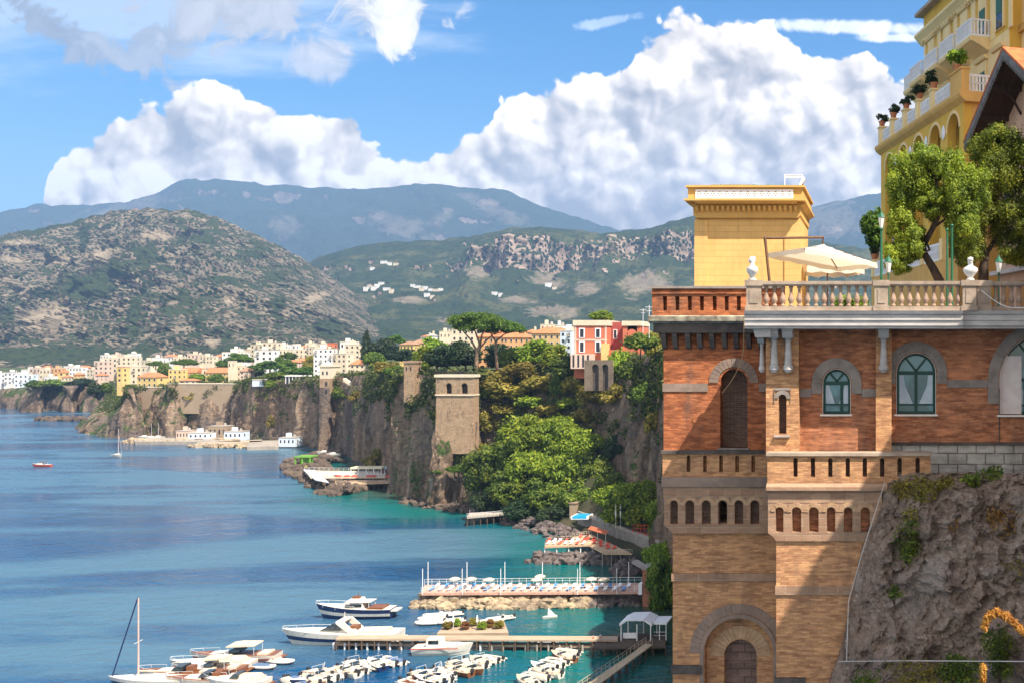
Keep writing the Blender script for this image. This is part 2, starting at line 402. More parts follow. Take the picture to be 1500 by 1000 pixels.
def mountain(name, sil, x0, x1, nu, nv, Yb, Yc, yb, prof, amp, fr, seed, mat, back=1500, pillar=None, veg=None, bare=None):
    """front slope from (Yb, row yb) up to the crest outline sil at depth Yc, then a back slope"""
    V = []
    for i in range(nu):
        x = x0 + (x1 - x0) * i / (nu - 1)
        yc = interp(x, sil); ybx = interp(x, yb) if isinstance(yb, list) else yb
        Ycx = interp(x, Yc) if isinstance(Yc, list) else Yc
        for j in range(nv):
            s = j / (nv - 1) * 1.25
            if s <= 1.0:
                tt, ht = prof(x, s, yc)
                Y = Yb + (Ycx - Yb) * tt; y = ybx + (yc - ybx) * ht
                X, Z = XW(x, Y), ZW(y, Y)
            else:
                k = (s - 1) / 0.25; Y = Ycx + back * k; Zc = ZW(yc, Ycx); X = XW(x, Ycx); Z = Zc * (1 - k) - 5 * k
            q = Vector((X, Y * 0.8, Z * 1.3)) / fr + Vector((seed, seed * 2, 0))
            fade = min(1.0, s * 5) * (1.0 if s < 0.9 else max(0.2, 1 - (s - 0.9) * 8.0))
            n = noise.ridged_multi_fractal(q, 0.9, 2.1, 6, 1.0, 2.0) - 1.2; n4 = noise.fractal(q * 11.0, 0.6, 2.1, 4)
            n2 = noise.fractal(q * 3.1, 0.8, 2.1, 6)
            dd = amp * fade * (0.5 * n + 0.4 * n2 + 0.22 * n4)
            if pillar and s <= 1.0: dd += pillar(x, s, X, Z)
            V.append((X, Y - dd * 1.0, Z + dd * 0.35 * (1 if not pillar else 0.5) + amp * 0.12 * (1 - fade) * noise.fractal(q * 9, 0.9, 2.0, 5)))
    me = grid_mesh(name, V, nu, nv, [mat])
    for an, lst in (('veg', veg), ('bare', bare)):
        A = np.zeros(len(V), np.float32)
        if lst:
            a_ = np.array([tuple(v) for v in V]); xx = PX + a_[:, 0] / a_[:, 1] * FPX; yy = HY - (a_[:, 2] - CAMZ) / a_[:, 1] * FPX
            for cx, cy, rx, ry, ro in lst:
                c_, s_ = math.cos(R(ro)), math.sin(R(ro)); u = ((xx - cx) * c_ + (yy - cy) * s_) / rx; w_ = (-(xx - cx) * s_ + (yy - cy) * c_) / ry
                A = np.maximum(A, np.clip(1.35 - np.hypot(u, w_), 0, 1))
        me.attributes.new(an, 'FLOAT', 'POINT').data.foreach_set('value', A.astype(np.float32))
    return tag(obj(name, me), None, None, None, 'structure')

SIL3 = [(-400, 340), (-60, 325), (0, 309), (60, 298), (110, 301), (180, 293), (230, 278), (275, 263), (330, 265), (420, 271), (520, 275), (620, 270),
        (700, 274), (740, 279), (780, 296), (840, 318), (900, 334), (960, 338), (1040, 332), (1100, 325), (1180, 306), (1240, 293), (1290, 284), (1400, 272), (1700, 290)]
mt3 = mat_mountain('far_mountain', (0.20, 0.165, 0.135), (0.11, 0.095, 0.075), (0.012, 0.024, 0.014), (0.024, 0.038, 0.02), 34, (0.36, 0.5), 45, False, None, None, 0.5)
mountain('mountain', SIL3, -420, 1720, 330, 90, 5200, 8200, 500, lambda x, s, yc: (s, interp(s, [(0, 0), (0.35, 0.25), (0.75, 0.75), (1, 1)])), 190, 1100, 3.1, mt3, 700, None, None, [(420, 330, 26, 22, 0), (590, 332, 66, 18, 14), (640, 322, 30, 12, -30), (730, 310, 70, 14, 25), (190, 303, 95, 13, -12), (1215, 322, 70, 34, 0)])

SIL2 = [(380, 430), (420, 405), (450, 384), (500, 366), (550, 356), (600, 353), (640, 352), (690, 347), (720, 342), (745, 334), (800, 333), (830, 335), (880, 342), (920, 340),
        (950, 334), (990, 322), (1020, 314), (1100, 330), (1180, 350), (1300, 370), (1500, 390), (1700, 420)]
CLT = [(640, 392), (690, 372), (720, 356), (760, 350), (800, 348), (840, 352), (900, 352), (960, 344), (1020, 340), (1060, 345)]
CLB = [(640, 396), (690, 385), (720, 400), (760, 398), (800, 396), (850, 392), (900, 380), (960, 378), (1020, 385), (1060, 380)]
def prof2(x, s, yc):
    t0, h0 = s, interp(s, [(0, 0), (0.4, 0.33), (0.8, 0.78), (1, 1)])
    k = max(0, min(1, (x - 650) / 60, (1120 - x) / 60)); k = k * k * (3 - 2 * k)
    if k <= 0: return t0, h0
    htp = min(0.97, (512 - interp(x, CLT)) / (512 - yc)); hb = min((512 - interp(x, CLB)) / (512 - yc), htp - 0.01)
    t1 = interp(s, [(0, 0), (0.5, 0.72), (0.74, 0.75), (1, 1)]); h1 = interp(s, [(0, 0), (0.3, hb * 0.5), (0.5, hb), (0.74, htp), (1, 1)])
    return t0 + (t1 - t0) * k, h0 + (h1 - h0) * k
def pill2(x, s, X, Z):
    if 640 < x < 1060 and 0.42 < s < 0.85:
        k = math.sin((s - 0.42) / 0.43 * math.pi) ** 0.6 * max(0, min(1, (x - 660) / 50, (1060 - x) / 40))
        q = noise.fractal(Vector((X / 75.0, Z / 700.0, 2.2)), 0.8, 2.0, 4)
        return k * (abs(q) ** 0.7 * 85 * (1 if q > 0 else -1) + 7 * noise.fractal(Vector((X / 12, Z / 40, 1)), 0.8, 2, 3))
    return 0
mt2 = mat_mountain('mid_hill', (0.40, 0.31, 0.25), (0.27, 0.20, 0.16), (0.012, 0.026, 0.012), (0.03, 0.045, 0.018), 22, (0.43, 2.4), 14, True, None, (0.07, 0.075, 0.032), 0.45)
mountain('hill', SIL2, 380, 1700, 400, 130, 1750, 3600, 512, prof2, 60, 420, 8.3, mt2, 1200, pill2, None, [(803, 412, 34, 13, 15), (862, 422, 24, 14, 0), (812, 458, 46, 12, 0), (944, 415, 45, 22, 0), (700, 400, 20, 10, 0), (600, 440, 30, 7, 0), (760, 440, 30, 7, 0), (520, 455, 26, 10, 20), (660, 470, 30, 6, 0)])

SIL1 = [(-400, 420), (-200, 372), (-60, 352), (0, 344), (60, 335), (100, 326), (160, 312), (200, 307), (215, 304), (245, 308), (275, 307), (310, 316), (340, 328), (380, 346), (420, 366),
        (460, 390), (500, 418), (540, 446), (575, 470), (620, 496), (700, 520)]
def pill1(x, s, X, Z):
    # gullies, bluffs and the bare quarry wall at the left
    d = 0.0
    b = noise.fractal(Vector((X / 130.0, Z / 60.0, 5.0)), 0.8, 2.0, 5)
    d += 48 * max(0, b) * math.sin(min(1, s) * math.pi)
    g = noise.fractal(Vector((X / 190.0 + 0.25 * s, 0.3 * s, 9.0)), 0.7, 2.0, 3)
    d -= 150 * max(0, 0.12 - abs(g)) / 0.12 * math.sin(min(1, s) * math.pi)
    return d
def prof1(x, s, yc):
    t0, h0 = s, interp(s, [(0, 0), (0.12, 0.13), (0.6, 0.62), (1, 1)])
    return t0, h0
mt1 = mat_mountain('near_hill', (0.245, 0.198, 0.14), (0.125, 0.102, 0.075), (0.012, 0.026, 0.012), (0.035, 0.048, 0.018), 12, (0.525, 0.12), 8, True)
mountain('hill', SIL1, -420, 700, 380, 190, 1500, 2700, [(-400, 545), (0, 540), (300, 532), (420, 522), (700, 518)], prof1, 68, 300, 1.7, mt1, 900, pill1,
         [(117, 420, 44, 30, 0), (157, 407, 24, 48, 30), (213, 373, 26, 22, 0), (207, 420, 13, 52, 10), (197, 462, 11, 45, 0), (123, 343, 12, 26, 0), (67, 430, 26, 11, 0), (400, 407, 24, 14, 0), (407, 450, 15, 34, 0), (367, 373, 30, 9, 10), (267, 440, 20, 13, 0),
          (60, 520, 230, 17, 0), (343, 510, 90, 9, 0), (480, 480, 30, 24, 30), (90, 326, 110, 9, -16), (330, 410, 46, 7, 5), (10, 460, 14, 22, 0), (290, 480, 12, 24, 0), (540, 505, 60, 14, 20), (240, 395, 20, 9, 0), (300, 350, 40, 8, 10)],
         [(72, 468, 52, 30, 0), (147, 373, 30, 10, -8), (90, 382, 17, 8, 0), (460, 437, 30, 9, -20), (337, 442, 12, 9, 0), (15, 380, 24, 8, 0), (230, 345, 30, 8, 0), (310, 500, 14, 14, 0), (30, 355, 30, 5, 0)])

# ------------------------------------------------------------------ coast: sea cliffs and the plateau behind
# node: bearing px, depth Y of the foot, row of the rim, set-back of the rim (m), kind
COAST = [(150, 760, 572, 6), (118, 640, 590, 20), (131, 588, 600, 20), (150, 577, 582, 14), (172, 572, 570, 9), (205, 573, 568, 8), (212, 592, 567, 8), (236, 580, 566, 7),
         (262, 578, 563, 7), (268, 590, 563, 5), (300, 580, 562, 6), (335, 578, 561, 6), (352, 562, 558, 3), (385, 553, 557, 3), (420, 540, 556, 3), (462, 515, 553, 2.5),
         (480, 490, 551, 2), (500, 484, 550, 2), (530, 455, 549, 3), (556, 415, 548, 3), (574, 372, 548, 3), (578, 350, 548, 3), (600, 342, 548, 3), (628, 336, 548, 2),
         (640, 326, 549, 5), (700, 320, 549, 5), (712, 326, 546, 8), (760, 322, 540, 14), (815, 314, 532, 16), (850, 305, 526, 14), (895, 296, 520, 12), (930, 282, 508, 10), (962, 256, 494, 8),
         (985, 222, 488, 8), (1015, 180, 478, 8), (1060, 130, 470, 8), (1130, 90, 468, 6), (1210, 62, 468, 5)]
def coast_points(step=1.8):
    out = []
    for a_, b_ in zip(COAST[:-1], COAST[1:]):
        pa, pb = Vector((XW(a_[0], a_[1]), a_[1])), Vector((XW(b_[0], b_[1]), b_[1]))
        n = max(2, int((pb - pa).length / (step if min(a_[1], b_[1]) < 420 else step * 1.5)))
        for k in range(n):
            f = k / n; pxx = a_[0] + (b_[0] - a_[0]) * f
            xy = pa.lerp(pb, f); ry = a_[2] + (b_[2] - a_[2]) * f; sb = a_[3] + (b_[3] - a_[3]) * f
            out.append((xy, ZW(ry, xy.y + sb), sb))
    return out
CP = coast_points()
def smooth_normals(pts, w=3):
    N = []
    for i in range(len(pts)):
        a_, b_ = pts[max(0, i - w)][0], pts[min(len(pts) - 1, i + w)][0]
        d = (b_ - a_).normalized(); N.append(Vector((d.y, -d.x)) * 1.0)
    return N
CN = smooth_normals(CP)

def mat_cliff():
    m_, t = newmat('tuff_cliff'); p = wc(t); g = t.new('ShaderNodeNewGeometry'); nz = t.sep(g.outputs['Normal'])[2]
    vs = t.vm('MULTIPLY', p, (1, 1, 0.12))
    a1 = t.noise(vs, 0.16, 7, 0.65, 0.4); a2 = t.noise(p, 0.5, 6, 0.7); a3 = t.noise(p, 0.05, 4, 0.55)
    c = t.ramp(t.add(t.mul(a1, 0.6), t.mul(a2, 0.4)), [(0.34, (0.03, 0.024, 0.022)), (0.43, (0.12, 0.085, 0.062)), (0.52, (0.24, 0.17, 0.12)), (0.62, (0.38, 0.28, 0.20)), (0.74, (0.52, 0.40, 0.30))])
    c = t.mix(t.ss(a3, 0.45, 0.65, 0, 0.6), c, (0.13, 0.11, 0.105))
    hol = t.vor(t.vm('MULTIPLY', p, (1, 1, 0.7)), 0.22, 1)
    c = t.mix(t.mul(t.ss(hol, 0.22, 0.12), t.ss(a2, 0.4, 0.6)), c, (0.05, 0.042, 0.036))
    gr = t.add(t.noise(t.vm('MULTIPLY', p, (1, 1, 0.6)), 0.085, 6, 0.68), t.mul(nz, 0.22))
    c = t.mix(t.ss(gr, 0.60, 0.68), c, t.mix(t.ss(a2, 0.35, 0.65), (0.022, 0.045, 0.018), (0.09, 0.12, 0.035)))
    h = t.add(t.mul(a1, 1.2), a2)
    finish(t, c, 0.95, t.bump(h, 1.0, 1.6), 0.08); return m_
MCLIFF = mat_cliff()
NVC = 48
V = []; RIM = []
for (xy, zt, sb), nn in zip(CP, CN):
    near = xy.y
    for j in range(NVC):
        f = j / (NVC - 1); z = -2 + (zt + 2) * f
        s_ = Vector((xy.x, xy.y, 0))
        big = noise.ridged_multi_fractal(Vector((xy.x / 26, xy.y / 26, z / 110)), 0.9, 2.0, 4, 1.0, 2.0) - 1.0
        med = noise.fractal(Vector((xy.x / 7, xy.y / 7, z / 22)), 0.75, 2.0, 6) + .6 * abs(noise.noise(Vector((xy.x / 3.6, xy.y / 3.6, z / 60)))) - .3
        env = 0.35 + 0.65 * math.sin(min(1, f * 1.15) * math.pi) ** 0.5 if f < 0.87 else 0.5
        dd = env * (4.2 * big + 2.2 * med) - sb * (0.25 * f + 0.75 * f ** 3) + 2.2 * (1 - f) ** 6
        q = xy + nn * dd
        V.append((q.x, q.y, z + (0.8 * med if 0.1 < f < 0.95 else 0)))
    RIM.append(Vector(V[-1]))
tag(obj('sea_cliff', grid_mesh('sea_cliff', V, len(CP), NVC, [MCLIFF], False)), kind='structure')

# plateau: from the rim inland
m_, t = newmat('plateau_ground'); p = wc(t)
c = t.mix(t.ss(t.noise(p, 0.05, 6, 0.65), 0.4, 0.6), (0.035, 0.06, 0.02), (0.10, 0.11, 0.045)); c = t.mix(t.ss(t.noise(p, 0.02, 4, 0.6), 0.58, 0.66), c, (0.30, 0.26, 0.20))
finish(t, c, 0.95, t.bump(t.noise(p, 0.3, 5, 0.7), 1.0, 2.0), 0.05); MPLAT = m_
V = []; n = len(RIM); NVP = 26
GROUND = []
for i, r_ in enumerate(RIM):
    pxx = PX + r_.x / r_.y * FPX
    if r_.y > 290: e = Vector((XW(pxx, 1750), 1750, ZW(interp(pxx, [(0, 537), (300, 534), (520, 520), (900, 509)]), 1750)))
    else:
        k = (290 - r_.y) / 230.0; e = Vector((XW(960, 1750) + k * 900, 1750 - k * 1500, 62.0))
    for j in range(NVP):
        f = (j / (NVP - 1)) ** 2; q = r_.lerp(e, f)
        if j: q.z += min(1, f * 8) * 2.5 * noise.fractal(Vector((q.x / 60, q.y / 60, 4)), 0.8, 2, 4) + 0.3
        V.append(q)
tag(obj('ground', grid_mesh('ground', V, n, NVP, [MPLAT])), kind='structure')
PLV = np.array([tuple(v) for v in V])
def ground_z(x, y):
    d = (PLV[:, 0] - x) ** 2 + (PLV[:, 1] - y) ** 2; i = np.argsort(d)[:3]
    w = 1 / (d[i] + 0.5); return float((PLV[i, 2] * w).sum() / w.sum())

# the farther headland at the left
far = [(-420, 1000, 575), (-60, 930, 572), (0, 880, 570), (28, 860, 568), (33, 818, 572), (60, 815, 566), (66, 840, 566), (88, 835, 565), (92, 818, 566), (108, 815, 564), (112, 836, 564), (120, 818, 562), (140, 815, 565), (150, 840, 570), (200, 860, 575)]
V = []; nu = 0
fp = []
for a_, b_ in zip(far[:-1], far[1:]):
    pa, pb = Vector((XW(a_[0], a_[1]), a_[1])), Vector((XW(b_[0], b_[1]), b_[1])); k_ = max(3, int((pb - pa).length / 4))
    for k in range(k_): f = k / k_; xy = pa.lerp(pb, f); fp.append((xy, ZW(a_[2] + (b_[2] - a_[2]) * f, xy.y), 8))
fn = smooth_normals(fp, 1)
for (xy, zt, sb), nn in zip(fp, fn):
    for j in range(16):
        f = j / 15; z = -2 + (zt + 2) * f
        dd = 2.5 * noise.fractal(Vector((xy.x / 12, xy.y / 12, z / 14)), 0.8, 2, 5) - 8 * f ** 2.5
        q = xy + nn * dd; V.append((q.x, q.y, z))
    for j in range(1, 12):
        f = (j / 11) ** 2; e = Vector((xy.x / xy.y * 1600, 1600, 26)); q = Vector(V[-j]).lerp(e, f) if False else Vector((q.x, q.y, zt)).lerp(e, f) if j else None
        V.append((xy.x + (e.x - xy.x) * f, xy.y + 8 + (e.y - xy.y - 8) * f, zt + (e.z - zt) * f))
tag(obj('sea_cliff', grid_mesh('sea_cliff', V, len(fp), 27, [MCLIFF])), kind='structure')
FARP = [(q[0].x, q[0].y, q[1]) for q in fp]

from mathutils.bvhtree import BVHTree
_bv = []
for o_ in list(COL.objects):
    if o_.type == 'MESH' and o_.name.split('.')[0] in ('sea_cliff', 'ground', 'hill', 'mountain'):
        _bv.append((o_.name.split('.')[0], BVHTree.FromPolygons([v.co.copy() for v in o_.data.vertices], [tuple(p_.vertices) for p_ in o_.data.polygons])))
def hitY(px, y, kinds=('sea_cliff', 'ground')):
    d = P(px, y, 1.0) - Vector((0, 0, CAMZ)); best = None
    for k_, bv in _bv:
        if k_ in kinds:
            h_ = bv.ray_cast(Vector((0, 0, CAMZ)), d.normalized())
            if h_[0] is not None and (best is None or h_[0].y < best): best = h_[0].y
    return best
def snapY(px, y, Y0, lo=.75, hi=1.3):
    h_ = hitY(px, y); return h_ if h_ and lo * Y0 < h_ < hi * Y0 else Y0

# ------------------------------------------------------------------ sea
def mat_sea():
    m_, t = newmat('sea'); p = wc(t)
    at = t.new('ShaderNodeAttribute', attribute_name='shallow').outputs['Fac']
    st = t.noise(t.vm('MULTIPLY', p, (0.35, 1.0, 1)), 0.016, 5, 0.6, 0.6)          # wind lanes
    st2 = t.noise(t.vm('MULTIPLY', p, (0.25, 1.0, 1)), 0.05, 4, 0.6, 0.3)
    lane = t.ss(t.add(t.mul(st, 0.65), t.mul(st2, 0.35)), 0.43, 0.57)
    sh = t.add(at, t.mul(t.sub(t.noise(p, 0.03, 4, 0.6), 0.5), 0.35))
    deep = t.mix(lane, (0.003, 0.05, 0.13), (0.06, 0.13, 0.19))
    c = t.mix(t.ss(sh, 0.30, 0.75), deep, (0.0, 0.105, 0.10))
    c = t.mix(t.ss(sh, 0.72, 1.0), c, (0.035, 0.06, 0.035))
    dark = t.ss(t.noise(p, 0.045, 3, 0.6), 0.60, 0.68)
    c = t.mix(t.mul(t.mul(dark, t.ss(sh, 0.35, 0.6)), 0.65), c, (0.01, 0.05, 0.06))
    w1 = t.noise(t.vm('MULTIPLY', p, (0.55, 1, 1)), 0.55, 4, 0.6, 0.3); w2 = t.noise(t.vm('MULTIPLY', p, (0.7, 1, 1)), 0.12, 3, 0.55, 0.5)
    w3 = t.noise(t.vm('MULTIPLY', p, (0.4, 1, 1)), 1.8, 2, 0.5)
    h = t.add(t.add(t.mul(w1, 0.5), t.mul(w2, 1.1)), t.mul(w3, 0.12))
    nm = t.bump(h, t.ss(lane, 0, 1, 0.55, 0.95), 1.0)
    finish(t, c, t.ss(lane, 0, 1, 0.06, 0.30), nm, 0.38, IOR=1.33); return m_
xs = np.concatenate([np.linspace(-6000, -800, 14)[:-1], np.arange(-800, 60, 6.0), np.linspace(60, 400, 6)])
ys = np.concatenate([np.array([-60, -20, 20.0]), np.arange(60, 640, 5.0), np.linspace(640, 1000, 40), np.linspace(1100, 5200, 8)])
cpx = np.array([(q[0].x, q[0].y) for q in CP])
GX, GY = np.meshgrid(xs, ys, indexing='ij'); dd = np.full(GX.shape, 1e9)
for q in cpx[::2]: dd = np.minimum(dd, np.hypot(GX - q[0], GY - q[1]))
sh = np.clip(1 - dd / (70.0 - np.clip(GY - 250, 0, 300) * 0.15), 0, 1) * np.clip((620 - GY) / 180, 0.25, 1)
V = np.stack([GX, GY, np.zeros_like(GX)], -1).reshape(-1, 3)
me = grid_mesh('sea', V, len(xs), len(ys), [mat_sea()])
me.attributes.new('shallow', 'FLOAT', 'POINT').data.foreach_set('value', sh.reshape(-1).astype(np.float32))
tag(obj('sea', me), kind='structure')

# ------------------------------------------------------------------ air
def make_haze():
    m_, t = newmat('haze'); v = t.new('ShaderNodeVolumePrincipled')
    t.put(v.inputs['Color'], (0.36, 0.60, 1.0)); t.put(v.inputs['Density'], 0.00009); t.put(v.inputs['Anisotropy'], 0.1)
    o = t.new('ShaderNodeOutputMaterial'); t.l.new(v.outputs[0], o.inputs['Volume'])
    b = MB().box(-12000, 4000, -300, 9300, -8, 1560)
    o = b.build('haze', m_); tag(o, kind='stuff'); return o
make_haze()
# ================================================================== the brick tower and terrace building on the near cliff
B_RED = brick_mat('red_brick', (0.52, 0.175, 0.07), (0.27, 0.08, 0.036), (0.30, 0.16, 0.10), stain_amt=0.55, vary=0.7)
B_ORANGE = brick_mat('orange_brick', (0.54, 0.22, 0.105), (0.29, 0.10, 0.055), (0.34, 0.22, 0.15), stain_amt=0.55, vary=0.65)
B_TAN = brick_mat('tan_brick', (0.64, 0.34, 0.165), (0.38, 0.175, 0.09), (0.40, 0.28, 0.18), stain_amt=0.5, vary=0.6, yellow=(0.62, 0.36, 0.16))
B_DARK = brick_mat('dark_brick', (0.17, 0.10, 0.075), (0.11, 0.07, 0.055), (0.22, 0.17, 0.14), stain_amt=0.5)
BLOCK = brick_mat('tuff_block', (0.37, 0.235, 0.155), (0.30, 0.18, 0.12), (0.40, 0.30, 0.22), 0.55, 0.27, 0.012, stain_amt=0.45, vary=0.35)
GREYBLOCK = brick_mat('grey_block', (0.47, 0.44, 0.40), (0.36, 0.33, 0.30), (0.16, 0.14, 0.12), 0.62, 0.36, 0.025, stain_amt=0.6, vary=0.5)
STONE = plain('grey_stone', (0.29, 0.25, 0.225), (0.17, 0.145, 0.13), 2.2, 0.85, 0.5, bdist=0.02)
PALE = plain('pale_stone', (0.55, 0.52, 0.50), (0.40, 0.375, 0.36), 2.0, 0.8, 0.4, stretch=(1, 1, 2.5))
WARMST = plain('warm_stone', (0.42, 0.33, 0.255), (0.27, 0.21, 0.165), 3.0, 0.85, 0.5)
DARKST = plain('dark_stone', (0.115, 0.095, 0.085), (0.06, 0.05, 0.048), 3.0, 0.9, 0.5)
LICHEN = plain('lichen_stone', (0.50, 0.45, 0.33), (0.13, 0.11, 0.09), 3.5, 0.9, 0.6)
VOUSS = plain('voussoir', (0.30, 0.215, 0.17), (0.20, 0.15, 0.125), 3.0, 0.9, 0.4)
VOUSSB = plain('brick_voussoir', (0.50, 0.34, 0.21), (0.36, 0.22, 0.13), 4.0, 0.9, 0.4)
GREENF = plain('green_frame', (0.012, 0.065, 0.055), (0.01, 0.05, 0.045), 3, 0.45)
WHITEP = plain('white_paint', (0.78, 0.74, 0.70), (0.66, 0.61, 0.57), 3, 0.6)
def glass_mat(name, c, rough=0.06):
    m_, t = newmat(name); p = oc(t)
    cc = t.mix(t.ss(t.noise(p, 1.3, 2), 0.4, 0.6), c, tuple(0.55 * q for q in c))
    finish(t, cc, rough, t.bump(t.noise(p, 1.2, 2), 0.05, 0.05), 0.8 if rough < .2 else .35, IOR=1.5); MATS[name] = m_; return m_
GLASS = glass_mat('window_glass', (0.10, 0.26, 0.33), .16); DGLASS = glass_mat('dark_glass', (0.02, 0.03, 0.035))  # teal reflection of the sky put into the panes' base colour
CURTAIN = plain('curtain', (0.55, 0.62, 0.68), (0.4, 0.47, 0.55), 2, 0.9)

def wall_holes(mb, x0, x1, z0, z1, ya, yb, holes, seg=10):
    """wall from front ya to back yb; holes = (xl, xr, zbot, ztop, arched)"""
    hs = sorted(holes); x = x0
    for xl, xr, zb, zt, arch in hs:
        if xl > x: mb.box(x, xl, ya, yb, z0, z1)
        if zb > z0: mb.box(xl, xr, ya, yb, z0, zb)
        if arch:
            r_ = (xr - xl) / 2; cx = (xl + xr) / 2; zs = zt - r_
            for k in range(seg):
                a0, a1 = math.pi - math.pi * k / seg, math.pi - math.pi * (k + 1) / seg
                xa, xb = cx + r_ * math.cos(a0), cx + r_ * math.cos(a1)
                mb.prism([(xa, zs + r_ * math.sin(a0)), (xb, zs + r_ * math.sin(a1)), (xb, z1), (xa, z1)], ya, yb)
        elif zt < z1: mb.box(xl, xr, ya, yb, zt, z1)
        x = xr
    if x < x1: mb.box(x, x1, ya, yb, z0, z1)

def arch_ring(mb, cx, zs, ri, ro, ya, yb, n=15, a0=0.0, a1=math.pi, gap=0.02, legs=0.0, rnd=None):
    for k in range(n):
        s0 = a0 + (a1 - a0) * (k + gap * 2) / n; s1 = a0 + (a1 - a0) * (k + 1 - gap * 2) / n
        y_ = ya + (rnd.uniform(0, 0.02) if rnd else 0)
        pts = []
        for q in (s0, (s0 + s1) / 2, s1): pts.append((cx + ro * math.cos(q), zs + ro * math.sin(q)))
        for q in (s1, (s0 + s1) / 2, s0): pts.append((cx + ri * math.cos(q), zs + ri * math.sin(q)))
        mb.prism(pts, y_, yb)
    if legs:
        mb.box(cx - ro, cx - ri, ya, yb, zs - legs, zs - 0.004); mb.box(cx + ri, cx + ro, ya, yb, zs - legs, zs - 0.004)
RN = random.Random(5)

# ---------------------------------------------------------------- left tower
YL = 36.15
lx = lambda p: XW(p, YL)
lz = lambda p: ZW(p, YL)
tow = thing('brick_tower', 'square red and tan brick tower rising from the sea with arched niches and crenel slots', 'tower', (lx(1050), YL + 2.5, 0))
def part(name, mb, mats, root, smooth=False):
    o = mb.build(name, mats, None, smooth); o.parent = root; o.matrix_parent_inverse = Matrix.Translation(-root.location); return o
YB = 42
w = MB()
wall_holes(w, lx(972), lx(1150), lz(660), lz(488), YL, YL + 0.7, [(lx(1055), lx(1095), lz(655), lz(540), True)])
w.box(lx(972), lx(972) + 0.5, YL + 0.7, YB, lz(660), lz(488)); w.box(lx(1150) - 0.5, lx(1150), YL + 0.7, YB, lz(660), lz(488))
w.box(lx(972) + 0.5, lx(1150) - 0.5, YB - 0.5, YB, lz(660), lz(488))
part('upper_wall', w, B_RED, tow)
part('blocked_opening', MB().box(lx(1054), lx(1096), YL + 0.62, YL + 0.69, lz(655), lz(538)), B_DARK, tow)
w = MB(); arch_ring(w, (lx(1055) + lx(1095)) / 2, lz(560), lx(1098) - lx(1075), lx(1111) - lx(1075), YL - 0.05, YL + 0.1, 15, rnd=RN)
w.box(lx(972) - 0.03, lx(1037), YL - 0.04, YL + 0.1, lz(573), lz(561)); w.box(lx(1112), lx(1123), YL - 0.04, YL + 0.1, lz(573), lz(561))
part('stone_arch', w, VOUSS, tow)
part('sill', MB().box(lx(1052), lx(1098), YL - 0.1, YL + 0.3, lz(658), lz(655)), STONE, tow)
# corbels, entablature, cornice, parapet
for a_, b_ in [(965, 978), (987, 994), (1006, 1013), (1023, 1030), (1041, 1048), (1059, 1066), (1076, 1083), (1094, 1101), (1112, 1119)]:
    x0, x1 = lx(a_), lx(b_)
    if a_ == 965: x0 = lx(972) - 0.02
    w = MB().prism([(YL + 0.05, lz(512)), (YL - 0.14, lz(509)), (YL - 0.36, lz(493)), (YL - 0.36, lz(488)), (YL + 0.05, lz(488))], x0, x1, 'x')
    part('corbel', w, DARKST, tow)
w = MB().prism([(lx(972) + .02, lz(512)), (lx(962) + 0.1, lz(490)), (lx(962) + .1, lz(488)), (lx(972) + .02, lz(488))], YL - 0.05, YL + 0.3)
part('corbel', w, DARKST, tow)
w = MB().box(lx(961), lx(1150), YL - 0.42, YB + 0.3, lz(488) + 0.002, lz(474)); part('entablature', w, DARKST, tow)
w = MB().prism([(YL - 0.42, lz(474)), (YL - 0.62, lz(471)), (YL - 0.64, lz(464.5)), (YL - 0.5, lz(463)), (YB + .3, lz(463)), (YB + .3, lz(474))], lx(955), lx(1150), 'x')
part('cornice', w, LICHEN, tow)
YPp = YL - 0.4
w = MB(); hs = [(lx(a_), lx(a_ + 6), lz(455.5), lz(435), False) for a_ in (974.5, 992.5, 1010.5, 1028, 1046.5, 1064, 1081.5)]
wall_holes(w, lx(959), lx(1150), lz(463) + .002, lz(424), YPp, YPp + 0.3, hs)
w.box(lx(959), lx(1150), YPp + 0.3, YPp + 0.42, lz(463) + .002, lz(424))
w.box(lx(959), lx(959) + .4, YPp + .42, YB, lz(463) + .002, lz(424))
w.box(lx(959) - .03, lx(1150), YPp - .05, YPp + .2, lz(431.5), lz(429)); part('parapet', w, B_RED, tow)
part('parapet_cap', MB().box(lx(957), lx(1150), YPp - .09, YPp + 0.5, lz(424) + .002, lz(420.5)), STONE, tow)
# slotted ledge band
w = MB(); YLb = YL - 0.16
wall_holes(w, lx(972), lx(1150), lz(697), lz(663), YLb, YLb + 0.35, [(lx(a_), lx(a_ + 5.5), lz(690), lz(665.5), True) for a_ in (1007, 1031, 1054.5, 1078, 1101.5)], 6)
w.box(lx(972), lx(1150), YLb + .35, YLb + .5, lz(697), lz(663)); w.box(lx(972), lx(1150), YLb + .5, YB, lz(697), lz(663)); part('slotted_band', w, B_TAN, tow)
part('ledge', MB().box(lx(970.5), lx(1150), YLb - .1, YB, lz(663) + .002, lz(658.5)), DARKST, tow)
w = MB().box(lx(971), lx(1150), YLb - .08, YB, lz(711), lz(697) - .002); part('string_course', w, VOUSS, tow)
w = MB().box(lx(973), lx(1150), YLb, YB, lz(727), lz(711) - .002); part('block_course', w, BLOCK, tow)
w = MB(); nic = [(983, 994), (1005, 1018), (1029, 1042), (1053, 1066), (1077, 1089.5), (1100, 1113)]
wall_holes(w, lx(974), lx(1150), lz(767), lz(727) - .002, YLb + .02, YLb + .4, [(lx(a_), lx(b_), lz(766), lz(731.5), True) for a_, b_ in nic], 8)
part('arcade', w, BLOCK, tow)
w = MB()
